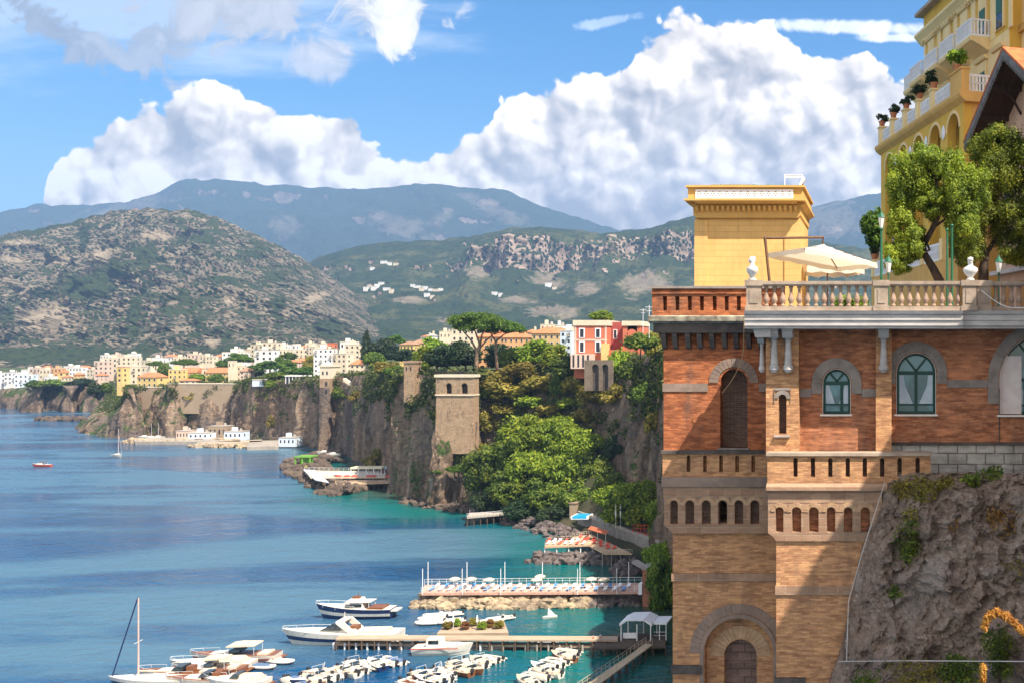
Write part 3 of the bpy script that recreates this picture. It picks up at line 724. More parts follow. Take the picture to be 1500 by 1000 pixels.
for a_, b_ in nic: arch_ring(w, lx((a_ + b_) / 2), lz(731.5) - (lx(b_) - lx(a_)) / 2, (lx(b_) - lx(a_)) / 2 + .02, (lx(b_) - lx(a_)) / 2 + .14, YLb - .015, YLb + .1, 9, rnd=RN)
part('arch_bricks', w, VOUSSB, tow)
for i, (a_, b_) in enumerate(nic):
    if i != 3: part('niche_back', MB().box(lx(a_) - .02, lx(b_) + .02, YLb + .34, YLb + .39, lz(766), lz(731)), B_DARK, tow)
w = MB().box(lx(974), lx(974) + .3, YLb + .4, YB, lz(767), lz(727) - .002); w.box(lx(1120), lx(1150), YLb + .4, YB, lz(767), lz(727) - .002); w.box(lx(980), lx(1120), YLb + 2.4, YLb + 2.6, lz(767), lz(727) - .002); part('side_wall', w, BLOCK, tow)
w = MB().prism([(lx(974), lz(767) - .002), (lx(1150), lz(767) - .002), (lx(1150), lz(779)), (lx(986), lz(779)), (lx(983), lz(774))], YLb - .03, YB); part('ledge', w, BLOCK, tow)
# lower shaft with the big blind arch
acx, azs = lx(1082), lz(955)
dw = lx(1106) - lx(1082)
w = MB(); Rr = lx(1132) - lx(1082)
wall_holes(w, lx(985.5), lx(1180), -3, lz(779) - .002, YL, YL + 0.45, [(acx - Rr, acx + Rr, lz(1120), azs + Rr, True)], 18)
w.box(lx(985.5), lx(985.5) + .5, YL + .45, YB, -3, lz(779) - .002); w.box(lx(985.5) + .5, lx(1180), YB - .5, YB, -3, lz(779) - .002)
part('lower_wall', w, B_TAN, tow)
w = MB(); wall_holes(w, acx - Rr, acx + Rr, lz(1120), azs + Rr + .02, YL + .46, YL + .8, [(acx - dw, acx + dw, lz(1118), azs - .25 + dw, True)], 12); part('arch_recess', w, B_TAN, tow)
part('blocked_door', MB().box(acx - dw - .02, acx + dw + .02, YL + .74, YL + .79, lz(1118), azs - .2 + dw), block_mat('door_block', (0.20, .13, .11), (.15, .1, .085), (.09, .07, .06), .5, .3), tow)
w = MB(); arch_ring(w, acx, azs, Rr + .02, Rr + .16, YL - .06, YL + .2, 24, gap=0, legs=2.0); part('arch_moulding', w, VOUSS, tow)
w = MB(); arch_ring(w, acx, azs, Rr + .18, Rr + .52, YL - .03, YL + .2, 27, legs=0, rnd=RN); part('stone_arch', w, VOUSS, tow)
w = MB(); arch_ring(w, acx, azs - .25, dw + .02, dw + .5, YL + .43, YL + .6, 17, rnd=RN); part('brick_arch', w, VOUSSB, tow)
part('string_course', MB().box(lx(984), lx(1150), YL - .07, YB, lz(850), lz(839)), BLOCK, tow)
part('impost', MB().box(lx(984), lx(1028), YL - .14, YL + .2, lz(985), lz(973)), DARKST, tow)

# ---------------------------------------------------------------- right part: terrace building
YF = 34.0
fx = lambda p, Y=YF: XW(p, Y)
fz = lambda p, Y=YF: ZW(p, Y)
bld = thing('brick_building', 'brick terrace building with green arched windows under a long stone balcony slab', 'building', (fx(1330), YF + 3, 40))
w = MB()
W1 = (fx(1205), fx(1246), fz(606), fz(540), True); W2 = (fx(1313), fx(1371), fz(606), fz(516.5), True); W3 = (fx(1464), fx(1597), fz(607), fz(489), True)
wall_holes(w, fx(1150), fx(1284), fz(668), fz(478), YF, YF + .5, [W1], 14)
part('recessed_wall', w, B_ORANGE, bld)
w = MB(); wall_holes(w, fx(1284), fx(1660), fz(647), fz(478), YF - .02, YF + .5, [W2, W3], 18)
part('wall', w, B_ORANGE, bld); part('rear_wall', MB().box(fx(1284), fx(1660), YF + 6, YF + 6.4, fz(700), fz(478)), B_ORANGE, bld)
# pilaster with a slit
YP = 33.4; w = MB()
wall_holes(w, fx(1122, YP), fx(1170, YP), fz(664, YP), fz(479, YP), YP, YP + .45, [(fx(1140.5, YP), fx(1152, YP), fz(635, YP), fz(577, YP), True)], 8)
w.box(fx(1122, YP), fx(1170, YP), YP + .46, YL + .5, fz(664, YP), fz(479, YP)); part('pilaster', w, B_TAN, bld)
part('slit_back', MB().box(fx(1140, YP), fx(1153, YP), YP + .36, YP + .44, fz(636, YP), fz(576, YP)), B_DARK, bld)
w = MB(); cxs = fx(1146.2, YP); rs = fx(1152, YP) - cxs
arch_ring(w, cxs, fz(577, YP) - rs, rs, rs + .13, YP - .04, YP + .1, 10, gap=0); w.box(fx(1134, YP), cxs - rs - .13, YP - .04, YP + .1, fz(590, YP), fz(571, YP)); w.box(cxs + rs + .13, fx(1158, YP), YP - .04, YP + .1, fz(590, YP), fz(571, YP))
w.box(cxs - rs - .13, cxs + rs + .13, YP - .04, YP + .1, fz(577, YP) + .135, fz(567.5, YP)); part('slit_lintel', w, STONE, bld)
part('slit_sill', MB().prism([(YP + .1, fz(640, YP)), (YP - .12, fz(640, YP)), (YP - .12, fz(638.5, YP)), (YP + .1, fz(635, YP))], fx(1134, YP), fx(1157, YP), 'x'), STONE, bld)
YC_ = 33.55
part('column', MB().box(fx(1283, YC_), fx(1306, YC_), YC_, YF + .3, fz(662, YC_), fz(479, YC_)), B_TAN, bld)
# colonnette brackets under the slab
def bracket(px0, px1, Y, y0=481, y1=545):
    c = fx((px0 + px1) / 2, Y); h = (fx(px1, Y) - fx(px0, Y)) / 2; k = (y1 - y0)
    w = MB(); z = lambda q: fz(q, Y)
    w.prism([(Y + .02, z(y0 + .22 * k)), (Y - .42, z(y0 + .22 * k)), (Y - .55, z(y0 + .12 * k)), (Y - .55, z(y0 + .002)), (Y + .02, z(y0 + .002))], c - h, c + h, 'x')
    w.box(c - h * 1.12, c + h * 1.12, Y - .62, Y, z(y0 + .05 * k), z(y0 + .001))
    w.lathe([(h * .75, z(y0 + .30 * k)), (h * .55, z(y0 + .26 * k)), (h * .8, z(y0 + .221 * k))], 10, (c, Y - h * .9, 0))
    w.lathe([(h * .78, z(y0 + .82 * k)), (h * .66, z(y0 + .55 * k)), (h * .5, z(y0 + .30 * k))], 10, (c, Y - h * .9, 0))
    w.lathe([(h * .45, z(y1)), (h, z(y0 + .93 * k)), (h, z(y0 + .86 * k)), (h * .7, z(y0 + .82 * k))], 10, (c, Y - h * .9, 0))
    part('bracket', w, PALE, bld, False)
bracket(1128, 1142, YP); bracket(1148, 1163, YP); bracket(1287, 1302, YC_)
bracket(1112, 1121.5, 33.9, 490, 545)
# window furniture
def arched_window(H, Y, bars, glass=GLASS, reveal=True, cur=True, leaf=1.0):
    xl, xr, zb, zt, _ = H; cx = (xl + xr) / 2; r_ = (xr - xl) / 2; zs = zt - r_
    win = MB()
    def outline(rr, zb_):
        return [(cx - rr, zb_), (cx + rr, zb_)] + [(cx + rr * math.cos(math.pi * k / 14), zs + rr * math.sin(math.pi * k / 14)) for k in range(15)]
    f = MB(); t_ = 0.09
    arch_ring(f, cx, zs, r_ - t_, r_ - .003, Y + .2, Y + .29, 1, gap=0)
    n = 14
    f = MB()
    for k in range(n):
        a0, a1 = math.pi * k / n, math.pi * (k + 1) / n; ri, ro = r_ - t_, r_ - .004
        f.prism([(cx + ro * math.cos(a0), zs + ro * math.sin(a0)), (cx + ro * math.cos(a1), zs + ro * math.sin(a1)), (cx + ri * math.cos(a1), zs + ri * math.sin(a1)), (cx + ri * math.cos(a0), zs + ri * math.sin(a0))], Y + .2, Y + .29)
    f.box(xl + .004, xl + t_, Y + .2, Y + .29, zb + t_, zs - .002); f.box(xr - t_, xr - .004, Y + .2, Y + .29, zb + t_, zs - .002)
    f.box(xl + .004, xr - .004, Y + .2, Y + .29, zb + .003, zb + t_ - .002)
    f.box(xl + t_, xr - t_, Y + .21, Y + .28, zs - .07, zs + .05)
    for bx in bars: f.box(cx + bx * r_ - .05, cx + bx * r_ + .05, Y + .205, Y + .285, zb + t_, zs - .072)
    f.box(xl + t_, xr - t_, Y + .212, Y + .27, zb + .28, zb + .33)
    for an in (55, 125):
        d = Vector((math.cos(R(an)), math.sin(R(an)))); q = Vector((-d.y, d.x)) * .035
        a_ = Vector((cx, zs + .05)); b_ = Vector((cx, zs)) + d * (r_ - t_ + .02)
        f.prism([tuple(a_ - q), tuple(b_ - q), tuple(b_ + q), tuple(a_ + q)], Y + .21, Y + .275)
    fr = part('window', f, GREENF, bld)
    g_ = MB().prism(outline(r_ - t_ + .02, zb + t_ - .02), Y + .235, Y + .25)
    o = part('pane', g_, glass, bld); o.parent = fr; o.matrix_parent_inverse = Matrix.Identity(4)
    if cur:
        d_ = MB()
        for g_ in (-1, 1): d_.prism([(cx + g_ * r_ * .84, zb + .34), (cx + g_ * r_ * .16, zb + .34), (cx + g_ * r_ * .34, zb + .62), (cx + g_ * r_ * .56, zb + .95), (cx + g_ * r_ * .62, zs - .08), (cx + g_ * r_ * .84, zs - .08)], Y + .225, Y + .234)
        o = part('curtain', d_, CURTAIN, bld); o.parent = fr; o.matrix_parent_inverse = Matrix.Identity(4)
    s_ = MB().box(xl - .08, xr + .05, Y - .1, Y + .2, zb - .06, zb - .001)
    o = part('sill', s_, WHITEP, bld); o.parent = fr; o.matrix_parent_inverse = Matrix.Identity(4)
    rv = MB()
    for k in range(14):
        a0, a1 = math.pi * k / 14, math.pi * (k + 1) / 14; ri, ro = r_ - .012, r_ + .0
        rv.prism([(cx + (r_ - .001) * math.cos(a0), zs + (r_ - .001) * math.sin(a0)), (cx + (r_ - .001) * math.cos(a1), zs + (r_ - .001) * math.sin(a1)), (cx + ri * math.cos(a1), zs + ri * math.sin(a1)), (cx + ri * math.cos(a0), zs + ri * math.sin(a0))], Y - .004, Y + .197)
    rv.box(xl + .001, xl + .012, Y - .004, Y + .197, zb, zs); rv.box(xr - .012, xr - .001, Y - .004, Y + .197, zb, zs)
    o = part('reveal', rv, WHITEP, bld); o.parent = fr; o.matrix_parent_inverse = Matrix.Identity(4)
    return fr
arched_window(W1, YF, (0.35,)); arched_window(W2, YF - .02, (0.0,))
fr = arched_window(W3, YF - .02, (-0.42, 0.42))
part('blind_panel', MB().box(W3[0] + .02, fx(1497), YF + .12, YF + .19, W3[2] + .02, fz(521)), plain('blind', (.74, .68, .66), (.62, .54, .52), 2.5, .8, .2), bld)
# interiors behind the panes are closed by the frames; stone arches round the windows
for H, ro, zsx in ((W1, fx(1262) - fx(1225.5), 0), (W2, fx(1387) - fx(1342), 0), (W3, fx(1614) - fx(1530.5), 0)):
    w = MB(); cx = (H[0] + H[1]) / 2; r_ = (H[1] - H[0]) / 2; arch_ring(w, cx, H[3] - r_, r_ + .03, ro, YF - .06, YF + .1, 13, gap=.004, legs=.35 if H is not W3 else .8); part('stone_arch', w, STONE, bld)
for a_, b_, c_, d_ in ((1170, 1188.5, 581, 569), (1262.5, 1283, 581, 569), (1387.5, 1446.5, 567, 556)):
    part('string_band', MB().box(fx(a_), fx(b_), YF - .05, YF + .1, fz(c_), fz(d_)), STONE, bld)
part('wall_seam', MB().tube([(fx(1463.5), YF - .05, fz(568)), (fx(1463.5), YF - .05, fz(647))], .018, 6), DARKST, bld)  # dark tube standing in for the vertical seam in the wall
part('base_ledge', MB().box(fx(1306), fx(1660), YF - .1, YF + .5, fz(651), fz(647) - .002), DARKST, bld)
part('block_wall', MB().box(fx(1290), fx(1660), YF - .05, YF + .5, fz(735), fz(651) - .002), GREYBLOCK, bld)
# slab and fascia
YS_ = 32.4
def slab(x0, x1, Y, name, mat):
    pr = [(YF + .6, fz(481, Y)), (Y + .18, fz(481, Y)), (Y + .18, fz(478, Y)), (Y + .10, fz(477, Y)), (Y + .10, fz(469.5, Y)), (Y + .06, fz(469, Y)), (Y + .06, fz(461.5, Y)), (Y, fz(460, Y)), (Y - .04, fz(455.5, Y)), (YF + 8, fz(455.5, Y))]
    pr = pr[:-1] + [(YF + .6, fz(455.5, Y))]
    part(name, MB().prism(pr, x0, x1, 'x'), mat, bld)
slab(fx(1090, YS_), fx(1411, YS_), YS_, 'balcony_slab', PALE)
slab(fx(1411, YS_) + .004, fx(1411, YS_) + 6, YS_ + .18, 'balcony_slab', PALE)
part('terrace_floor', MB().box(fx(1090, YS_) + .1, 9.5, YF + .61, 60, fz(481, YS_) + .1, fz(457, YS_)), WARMST, bld)
part('corner_block', MB().prism([(fx(1101, YS_), fz(481, 33)), (fx(1127, YS_), fz(481, 33)), (fx(1127, YS_), fz(494, 33)), (fx(1104, YS_), fz(494, 33))], YS_ + .35, 34.2), PALE, bld)
# balustrade
YR = YS_ + .12; Zb0, Zb1, Zr0, Zr1 = fz(455.3, YR), fz(449, YR), fz(419, YR), fz(412, YR)
xr_ = lambda p: fx(p, YR)
XEND = xr_(1620)
def rail(x0, x1, dy=0.0):
    part('top_rail', MB().prism([(YR + dy - .03, Zr0), (YR + dy - .06, Zr0 + .05), (YR + dy - .06, Zr1), (YR + dy + .26, Zr1), (YR + dy + .26, Zr0 + .05), (YR + dy + .23, Zr0)], x0, x1, 'x'), WARMST, bld)
    part('bottom_rail', MB().box(x0, x1, YR + dy - .03, YR + dy + .23, Zb0, Zb1), WARMST, bld)
BH = Zr0 - Zb1
def baluster(x, dy=0.0):
    w = MB(); c = (x, YR + dy + .1, Zb1)
    w.lathe([(.075, 0), (.075, .06), (.045, .075), (.06, .11), (.098, .19), (.10, .25), (.075, .32), (.05, .41), (.044, .49), (.06, .53), (.046, .56), (.072, BH - .05), (.072, BH)], 12, c)
    return part('baluster', w, BALM, bld, True)
BALM = plain('baluster_stone', (.40, .28, .20), (.27, .185, .14), 3, .85, .3)
def pedestal(p0, p1, dy=0.0, inset=True):
    x0, x1 = xr_(p0), xr_(p1); w = MB().box(x0, x1, YR + dy - .05, YR + dy + .28, Zb0 - .0, Zr0)
    w.box(x0 - .05, x1 + .05, YR + dy - .09, YR + dy + .3, Zr0 + .001, Zr1 + .03); w.box(x0 - .04, x1 + .04, YR + dy - .08, YR + dy + .3, Zb0, Zb1 + .02)
    w.box(x0 + .1, x1 - .1, YR + dy - .07, YR + dy, Zb1 + .1, Zr0 - .1); part('pedestal', w, WARMST, bld)
pedestal(1093.5, 1115); pedestal(1281, 1301); pedestal(1410, 1430); pedestal(1432, 1452, .12)
rail(xr_(1116.5), xr_(1279.5)); rail(xr_(1302.5), xr_(1408.5)); rail(xr_(1453.5), XEND, .14)
for k in range(13): baluster(xr_(1122 + 12.1 * k))
for k in range(9): baluster(xr_(1308.5 + 11.9 * k))
for k in range(12): baluster(xr_(1460 + 11.4 * k), .14)
# lower slotted parapet and the loggia shaft
YQ = 32.95; qx = lambda p: fx(p, YQ); qz = lambda p: fz(p, YQ)
w = MB(); wall_holes(w, qx(1124), qx(1363), qz(707), qz(667), YQ, YQ + .32, [(qx(a_), qx(a_ + 6.4), qz(698), qz(670), True) for a_ in (1162, 1187.6, 1213, 1238.6, 1263.6, 1289, 1314.5, 1341)], 6)
part('slotted_parapet', w, B_TAN, bld)
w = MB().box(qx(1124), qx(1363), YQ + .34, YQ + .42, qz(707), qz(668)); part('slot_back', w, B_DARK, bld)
part('parapet_cap', MB().box(qx(1122.5), qx(1365), YQ - .09, YQ + .5, qz(667) + .002, qz(662.5)), WARMST, bld)
part('balcony_floor', MB().box(qx(1124), qx(1363), YQ + .42, YF + .2, qz(712), qz(704)), BLOCK, bld)
w = MB().prism([(YQ + 1.2, qz(721)), (YQ - .02, qz(721)), (YQ - .14, qz(717)), (YQ - .14, qz(712)), (YQ, qz(707) - .002), (YQ + 1.2, qz(707) - .002)], qx(1123), qx(1300), 'x'); part('string_course', w, BLOCK, bld)
w = MB().box(qx(1125), qx(1292), YQ, YQ + 2.2, qz(736), qz(721) - .002); part('block_course', w, BLOCK, bld)
nic = [(1136, 1147.5), (1160, 1173.5), (1185, 1199), (1211, 1223.5), (1236, 1248.5), (1261, 1274)]
w = MB(); wall_holes(w, qx(1125), qx(1292), qz(780), qz(736) - .002, YQ + .01, YQ + .42, [(qx(a_), qx(b_), qz(779), qz(742.5), True) for a_, b_ in nic], 8); part('arcade', w, BLOCK, bld)
w = MB()
for a_, b_ in nic: arch_ring(w, qx((a_ + b_) / 2), qz(742.5) - (qx(b_) - qx(a_)) / 2, (qx(b_) - qx(a_)) / 2 + .015, (qx(b_) - qx(a_)) / 2 + .15, YQ - .03, YQ + .1, 11, rnd=RN)
part('arch_bricks', w, VOUSSB, bld)
w = MB()
for a_, b_ in nic: w.box(qx(a_) - .02, qx(b_) + .02, YQ + .34, YQ + .41, qz(779), qz(741))
part('niche_back', w, B_ORANGE, bld)
w = MB().prism([(qx(1125), qz(780) - .002), (qx(1286), qz(780) - .002), (qx(1270), qz(792)), (qx(1137), qz(792)), (qx(1133), qz(786))], YQ + .0, YQ + 2.2); part('ledge', w, BLOCK, bld)
YSH = 33.02
part('shaft', MB().box(fx(1137, YSH), fx(1300, YSH), YSH, YL + 3, -3, fz(792, YSH) - .002), B_TAN, bld)
part('string_course', MB().box(fx(1135.8, YSH), fx(1300, YSH), YSH - .06, YSH + .4, fz(870, YSH), fz(857, YSH)), BLOCK, bld)
part('plinth', MB().box(fx(1137, YSH) - .04, fx(1180, YSH), YSH - .16, YSH + .2, fz(1060, YSH), fz(991, YSH)), DARKST, bld)
# added brick block out of view at the right, shaped to shade facade and rock
wing = thing('shade_block', 'added brick block out of view at the right, shading the facade and rock', 'shading block', (10, 28, 30))
WX, WZ = fx(1521) + 3.0, ZW(298, YF) + 5.0
w = MB().box(WX, WX + 7, 21.5, YF - .3, 24, WZ); part('wall', w, B_ORANGE, wing)
part('cornice', MB().box(WX - .15, WX + 7.15, 21.35, YF - .31, WZ + .002, WZ + .3), STONE, wing)

# ---------------------------------------------------------------- the rock below
def mat_rock():
    m_, t = newmat('near_rock'); p = wc(t)
    a1 = t.noise(p, 0.7, 9, 0.68, 0.6); a2 = t.noise(p, 5.0, 7, 0.72); a3 = t.noise(t.vm('MULTIPLY', p, (1, 1, .5)), 1.8, 6, 0.65, 1.0)
    c = t.ramp(t.add(t.mul(a1, .55), t.mul(a2, .45)), [(0.32, (0.05, 0.036, 0.03)), (0.43, (0.17, 0.122, 0.096)), (0.54, (0.31, 0.235, 0.19)), (0.68, (0.50, 0.40, 0.33))])
    c = t.mix(t.ss(a3, 0.5, 0.66, 0, .65), c, (0.30, 0.215, 0.165)); c = t.mix(t.ss(t.noise(p, .45, 4), .54, .66, 0, .55), c, (0.40, 0.35, 0.32)); c = t.mix(t.ss(t.noise(p, 9.0, 6, .75), .56, .68, 0, .7), c, (.055, .04, .032)); c = t.mix(t.ss(t.noise(t.vm('MULTIPLY', p, (1, 1, 2.2)), 2.6, 7, .7), .56, .68, 0, .6), c, (.52, .44, .37))
    ck = t.vor(t.vm('ADD', p, t.vm('SCALE', t.noise(p, 1.5, 4, out=1), sc=.8)), 1.1, 1, 'DISTANCE_TO_EDGE')
    c = t.mix(t.mul(t.ss(ck, .025, 0.0), t.ss(a1, .5, .62, 0, .5)), c, (0.05, .042, .04))
    finish(t, c, .95, t.bump(t.add(t.add(a1, t.mul(a2, .6)), t.mul(t.ss(ck, 0, .06), .06)), 1.0, .25), .1); return m_
ROCK = mat_rock()
def n2_(q): return .8 * noise.noise(q * 1.3)
V = []; nu, nv = 240, 300
for i in range(nu):
    px = 1190 + (1900 - 1190) * i / (nu - 1)
    for j in range(nv):
        f = j / (nv - 1); y = 690 + (1240 - 690) * f
        edge = interp(y, [(690, 1296), (720, 1290), (760, 1277), (800, 1262), (850, 1252), (900, 1243), (950, 1232), (1000, 1214), (1240, 1170)])
        k = max(0, px - edge) / 100.0
        Y = 33.35 - 1.05 * (1 - math.exp(-k * 2.2)) - 0.9 * min(3.0, k) * (0.35 + .65 * f) - 1.6 * f * (1 if px > edge else 0.2)
        Y += (0.75 if px < edge else 0) * min(1, (edge - px) / 25)
        if f < .05: Y += (0.05 - f) * 14 * min(1, max(0, (px - edge) / 40))
        q = P(px, y, Y)
        n = noise.ridged_multi_fractal(q * .55 + Vector((3, 1, 7)), .7, 2.1, 7, 1., 2.) - 1.1; c2 = noise.voronoi(Vector((q.x * 1.9 + n2_(q), q.y * 1.9, q.z * 1.4)))[0]; c3 = noise.voronoi(Vector((q.x * 4.2, q.y * 4.2, q.z * 3.0 + n2_(q))))[0]
        n2 = noise.fractal(q * 2.2, .75, 2.1, 6)
        cell = noise.voronoi(q * .7)[0][0]
        ext = .5 * (c2[1] - c2[0]) + .22 * (c3[1] - c3[0])
        am = min(1, max(.12, (px - edge + 10) / 45))
        q.y -= am * (.34 * n + .24 * n2 + .35 * (cell - .3) + .75 * ext); q.x += am * .12 * n2
        V.append(q)
tag(obj('cliff_rock', grid_mesh('cliff_rock', V, nu, nv, [ROCK], False)), kind='structure')
me = MB(); me.hexa([(-2.6, 33.4, -3), (12, 26, -3), (12, 60, -3), (-2.6, 60, -3), (-1.2, 34.6, 32.5), (12, 27.5, 32.5), (12, 60, 32.5), (-1.2, 60, 32.5)])
tag(me.build('sea_cliff', MCLIFF), kind='structure')
# ================================================================== foliage
def leaf_mesh(name, blobs, n, size, mats, seed=1, fill=0.45, up=0.35, aspect=1.9):
    """n leaf-sized quads spread over clumps: blobs = [(centre, (rx, ry, rz))]"""
    rg = np.random.default_rng(seed)
    w = np.array([max(1e-6, (r[0] * r[1] * r[2]) ** (2 / 3.0)) for _, r in blobs]); w /= w.sum()
    bi = rg.choice(len(blobs), n, p=w)
    ce = np.array([c for c, _ in blobs], float)[bi]; ra = np.array([r for _, r in blobs], float)[bi]
    d = rg.normal(size=(n, 3)); d /= np.linalg.norm(d, axis=1, keepdims=True) + 1e-9
    rr = fill + (1.12 - fill) * rg.random(n) ** 0.5 + 0.34 * np.abs(rg.normal(size=n)) * (rg.random(n) < .34)
    pos = ce + d * ra * rr[:, None]
    nr = d + rg.normal(size=(n, 3)) * 0.55 + np.array([0, 0, up]); nr /= np.linalg.norm(nr, axis=1, keepdims=True) + 1e-9
    t1 = np.cross(nr, rg.normal(size=(n, 3))); t1 /= np.linalg.norm(t1, axis=1, keepdims=True) + 1e-9
    t2 = np.cross(nr, t1); s_ = size * (0.55 + 0.9 * rg.random(n))[:, None]
    a = t1 * s_ * aspect * 0.5; b = t2 * s_ * 0.5
    V = np.stack([pos - a, pos - b * .9, pos + a, pos + b * .9], 1).reshape(-1, 3)
    F = np.arange(4 * n).reshape(n, 4)
    me = bpy.data.meshes.new(name); me.vertices.add(4 * n); me.vertices.foreach_set('co', V.reshape(-1).astype(np.float32))
    me.loops.add(4 * n); me.loops.foreach_set('vertex_index', F.reshape(-1).astype(np.int32))
    me.polygons.add(n); me.polygons.foreach_set('loop_start', np.arange(0, 4 * n, 4, dtype=np.int32)); me.polygons.foreach_set('loop_total', np.full(n, 4, dtype=np.int32))
    me.update(calc_edges=True); me.validate()
    for m_ in (mats if isinstance(mats, (list, tuple)) else [mats]): me.materials.append(m_)
    return me

def clumps(rg, c, r, k, cs=(0.28, 0.5), shape='ball', jitter=0.2):
    """k clumps over the shell of an ellipsoid"""
    out = []
    for i in range(k):
        while True:
            d = Vector((rg.gauss(0, 1), rg.gauss(0, 1), rg.gauss(0, 1))).normalized()
            if shape == 'dome' and d.z < -0.15: continue
            break
        q = rg.uniform(0.45, 0.86); s_ = rg.uniform(*cs)
        out.append(((c[0] + d.x * r[0] * q, c[1] + d.y * r[1] * q, c[2] + d.z * r[2] * q), (r[0] * s_, r[1] * s_, r[2] * s_ * 0.85)))
    return out

L_OLIVE = leaf_mat('oak_leaf', (0.025, 0.042, 0.010), (0.125, 0.18, 0.022), (0.40, 0.43, 0.05))
L_BROAD = leaf_mat('broad_leaf', (0.016, 0.036, 0.010), (0.08, 0.135, 0.018), (0.27, 0.30, 0.035))
L_LIME = leaf_mat('lime_leaf', (0.03, 0.065, 0.010), (0.15, 0.23, 0.018), (0.40, 0.44, 0.04))
L_DARK = leaf_mat('dark_leaf', (0.008, 0.020, 0.010), (0.022, 0.045, 0.016), (0.06, 0.085, 0.022), trans=.2)
L_PINE = leaf_mat('pine_needles', (0.022, 0.05, 0.008), (0.06, 0.125, 0.012), (0.14, 0.21, 0.022), trans=.25)
L_DRY = leaf_mat('dry_leaf', (0.07, 0.075, 0.015), (0.22, 0.19, 0.035), (0.40, 0.31, 0.06))
L_RUST = leaf_mat('rust_leaf', (0.10, 0.045, 0.015), (0.24, 0.12, 0.04), (0.36, 0.20, 0.07))
BARK = plain('bark', (0.16, 0.11, 0.075), (0.07, 0.05, 0.038), 3, .95, .8, stretch=(1, 1, .3), bdist=.05)
DBARK = plain('dark_bark', (0.075, 0.052, 0.04), (0.03, 0.022, 0.018), 6, .95, .9, stretch=(1, 1, .4), bdist=.03)
PBARK = plain('pine_bark', (0.30, 0.20, 0.13), (0.16, 0.10, 0.07), 3, .95, .6, stretch=(1, 1, .3), bdist=.05)

# ================================================================== yellow roof tower
def yellow_plaster(name, c, c2, bw, rh, line):
    m_, t = newmat(name); p = wc(t); x, y, z = t.sep(p)
    b = t.new('ShaderNodeTexBrick'); t.put(b.inputs['Vector'], t.xyz(t.add(x, y), z, 0)); t.put(b.inputs['Scale'], 1.0); t.put(b.inputs['Brick Width'], bw); t.put(b.inputs['Row Height'], rh)
    t.put(b.inputs['Mortar Size'], .009); t.put(b.inputs['Color1'], c); t.put(b.inputs['Color2'], c2); t.put(b.inputs['Mortar'], line)
    n = t.noise(t.vm('MULTIPLY', p, (1, 1, .5)), 1.1, 6, .65)
    cc = t.mix(t.ss(n, .42, .7, 0, .4), b.outputs[0], tuple(.66 * q for q in c)); cc = t.mix(t.ss(t.noise(t.vm('MULTIPLY', p, (4, 4, .3)), 1.0, 5, .65), .52, .7, 0, .4), cc, (.40, .27, .13))
    finish(t, cc, .85, t.bump(t.mul(b.outputs[1], -1), .5, .02), .2); MATS[name] = m_; return m_
Y_BLOCK = yellow_plaster('yellow_block', (0.70, 0.435, 0.165), (0.66, 0.405, 0.15), .95, .245, (0.55, 0.34, 0.115))
Y_PLAIN = plain('yellow_plaster', (0.66, 0.40, 0.125), (0.54, 0.32, 0.10), 1.2, .85, .2, stretch=(1, 1, .5))
Y_OCHRE = plain('ochre_plaster', (0.68, 0.43, 0.075), (0.57, 0.35, 0.065), 1.0, .85, .2, stretch=(1, 1, .4))
Y_CREAM = plain('cream_plaster', (0.84, 0.64, 0.33), (0.74, 0.55, 0.27), 1.0, .85, .2, stretch=(1, 1, .4))
WHITE = plain('white_rail', (0.80, 0.79, 0.80), (0.68, 0.68, 0.70), 4, .6)
TERRA = plain('terracotta', (0.50, 0.20, 0.10), (0.36, 0.13, 0.065), 4, .85, .2)
YT = 40.0; yx = lambda p: XW(p, YT)
yz = lambda p: ZW(p, YT)
yt = thing('roof_tower', 'square yellow rendered tower with bracketed cornice and pierced white frieze', 'tower', (yx(1095), YT + 2, 48.8))
x0, x1 = yx(1017.5), yx(1172.5)
part('wall', MB().box(x0 + .03, x1 - .03, YT, YT + 4.2, 48.8, yz(312)), Y_BLOCK, yt)
for a_, b_ in ((x0, x0 + .52), (x1 - .62, x1)): part('corner_pier', MB().box(a_, b_, YT - .05, YT + .4, 48.8, yz(312) - .3), Y_BLOCK, yt)
OV = .58
w = MB().prism([(YT - .03, yz(320)), (YT - .1, yz(316)), (YT - .18, yz(312.5)), (YT - .18, yz(302)), (YT - OV, yz(299)), (YT - OV - .03, yz(297.5)), (YT + 4.2, yz(297.5)), (YT + 4.2, yz(320))], x0 + .1, x1 - .1, 'x')
part('frieze', w, Y_PLAIN, yt)
w = MB().prism([(x0 + .1, yz(320)), (x0 - .02, yz(316)), (x0 - .03, yz(303)), (x0 - .26, yz(299)), (x0 - .28, yz(297.5)), (x1 + .22, yz(297.5)), (x1 + .2, yz(299)), (x1 + .03, yz(303)), (x1 + .02, yz(316)), (x1 - .1, yz(320))], YT - .16, YT + 4.1); part('cornice', w, Y_PLAIN, yt)
w = MB().box(x0 - .29, x1 + .23, YT - OV - .06, YT + 4.4, yz(297.5) + .002, yz(294.5)); part('cornice', w, Y_PLAIN, yt)
for k in range(20):
    c = x0 + .14 + k * (x1 - x0 - .3) / 19
    part('dentil', MB().prism([(YT - .17, yz(312.5)), (YT - .3, yz(309)), (YT - .33, yz(303)), (YT - .17, yz(303))], c - .055, c + .055, 'x'), Y_PLAIN, yt)
part('attic', MB().box(x0 - .2, x1 + .12, YT - .3, YT + 4.2, yz(294.5) + .002, yz(277)), Y_PLAIN, yt)
part('attic_cap', MB().box(x0 - .27, x1 + .2, YT - .42, YT + 4.3, yz(277) + .002, yz(274)), Y_PLAIN, yt)
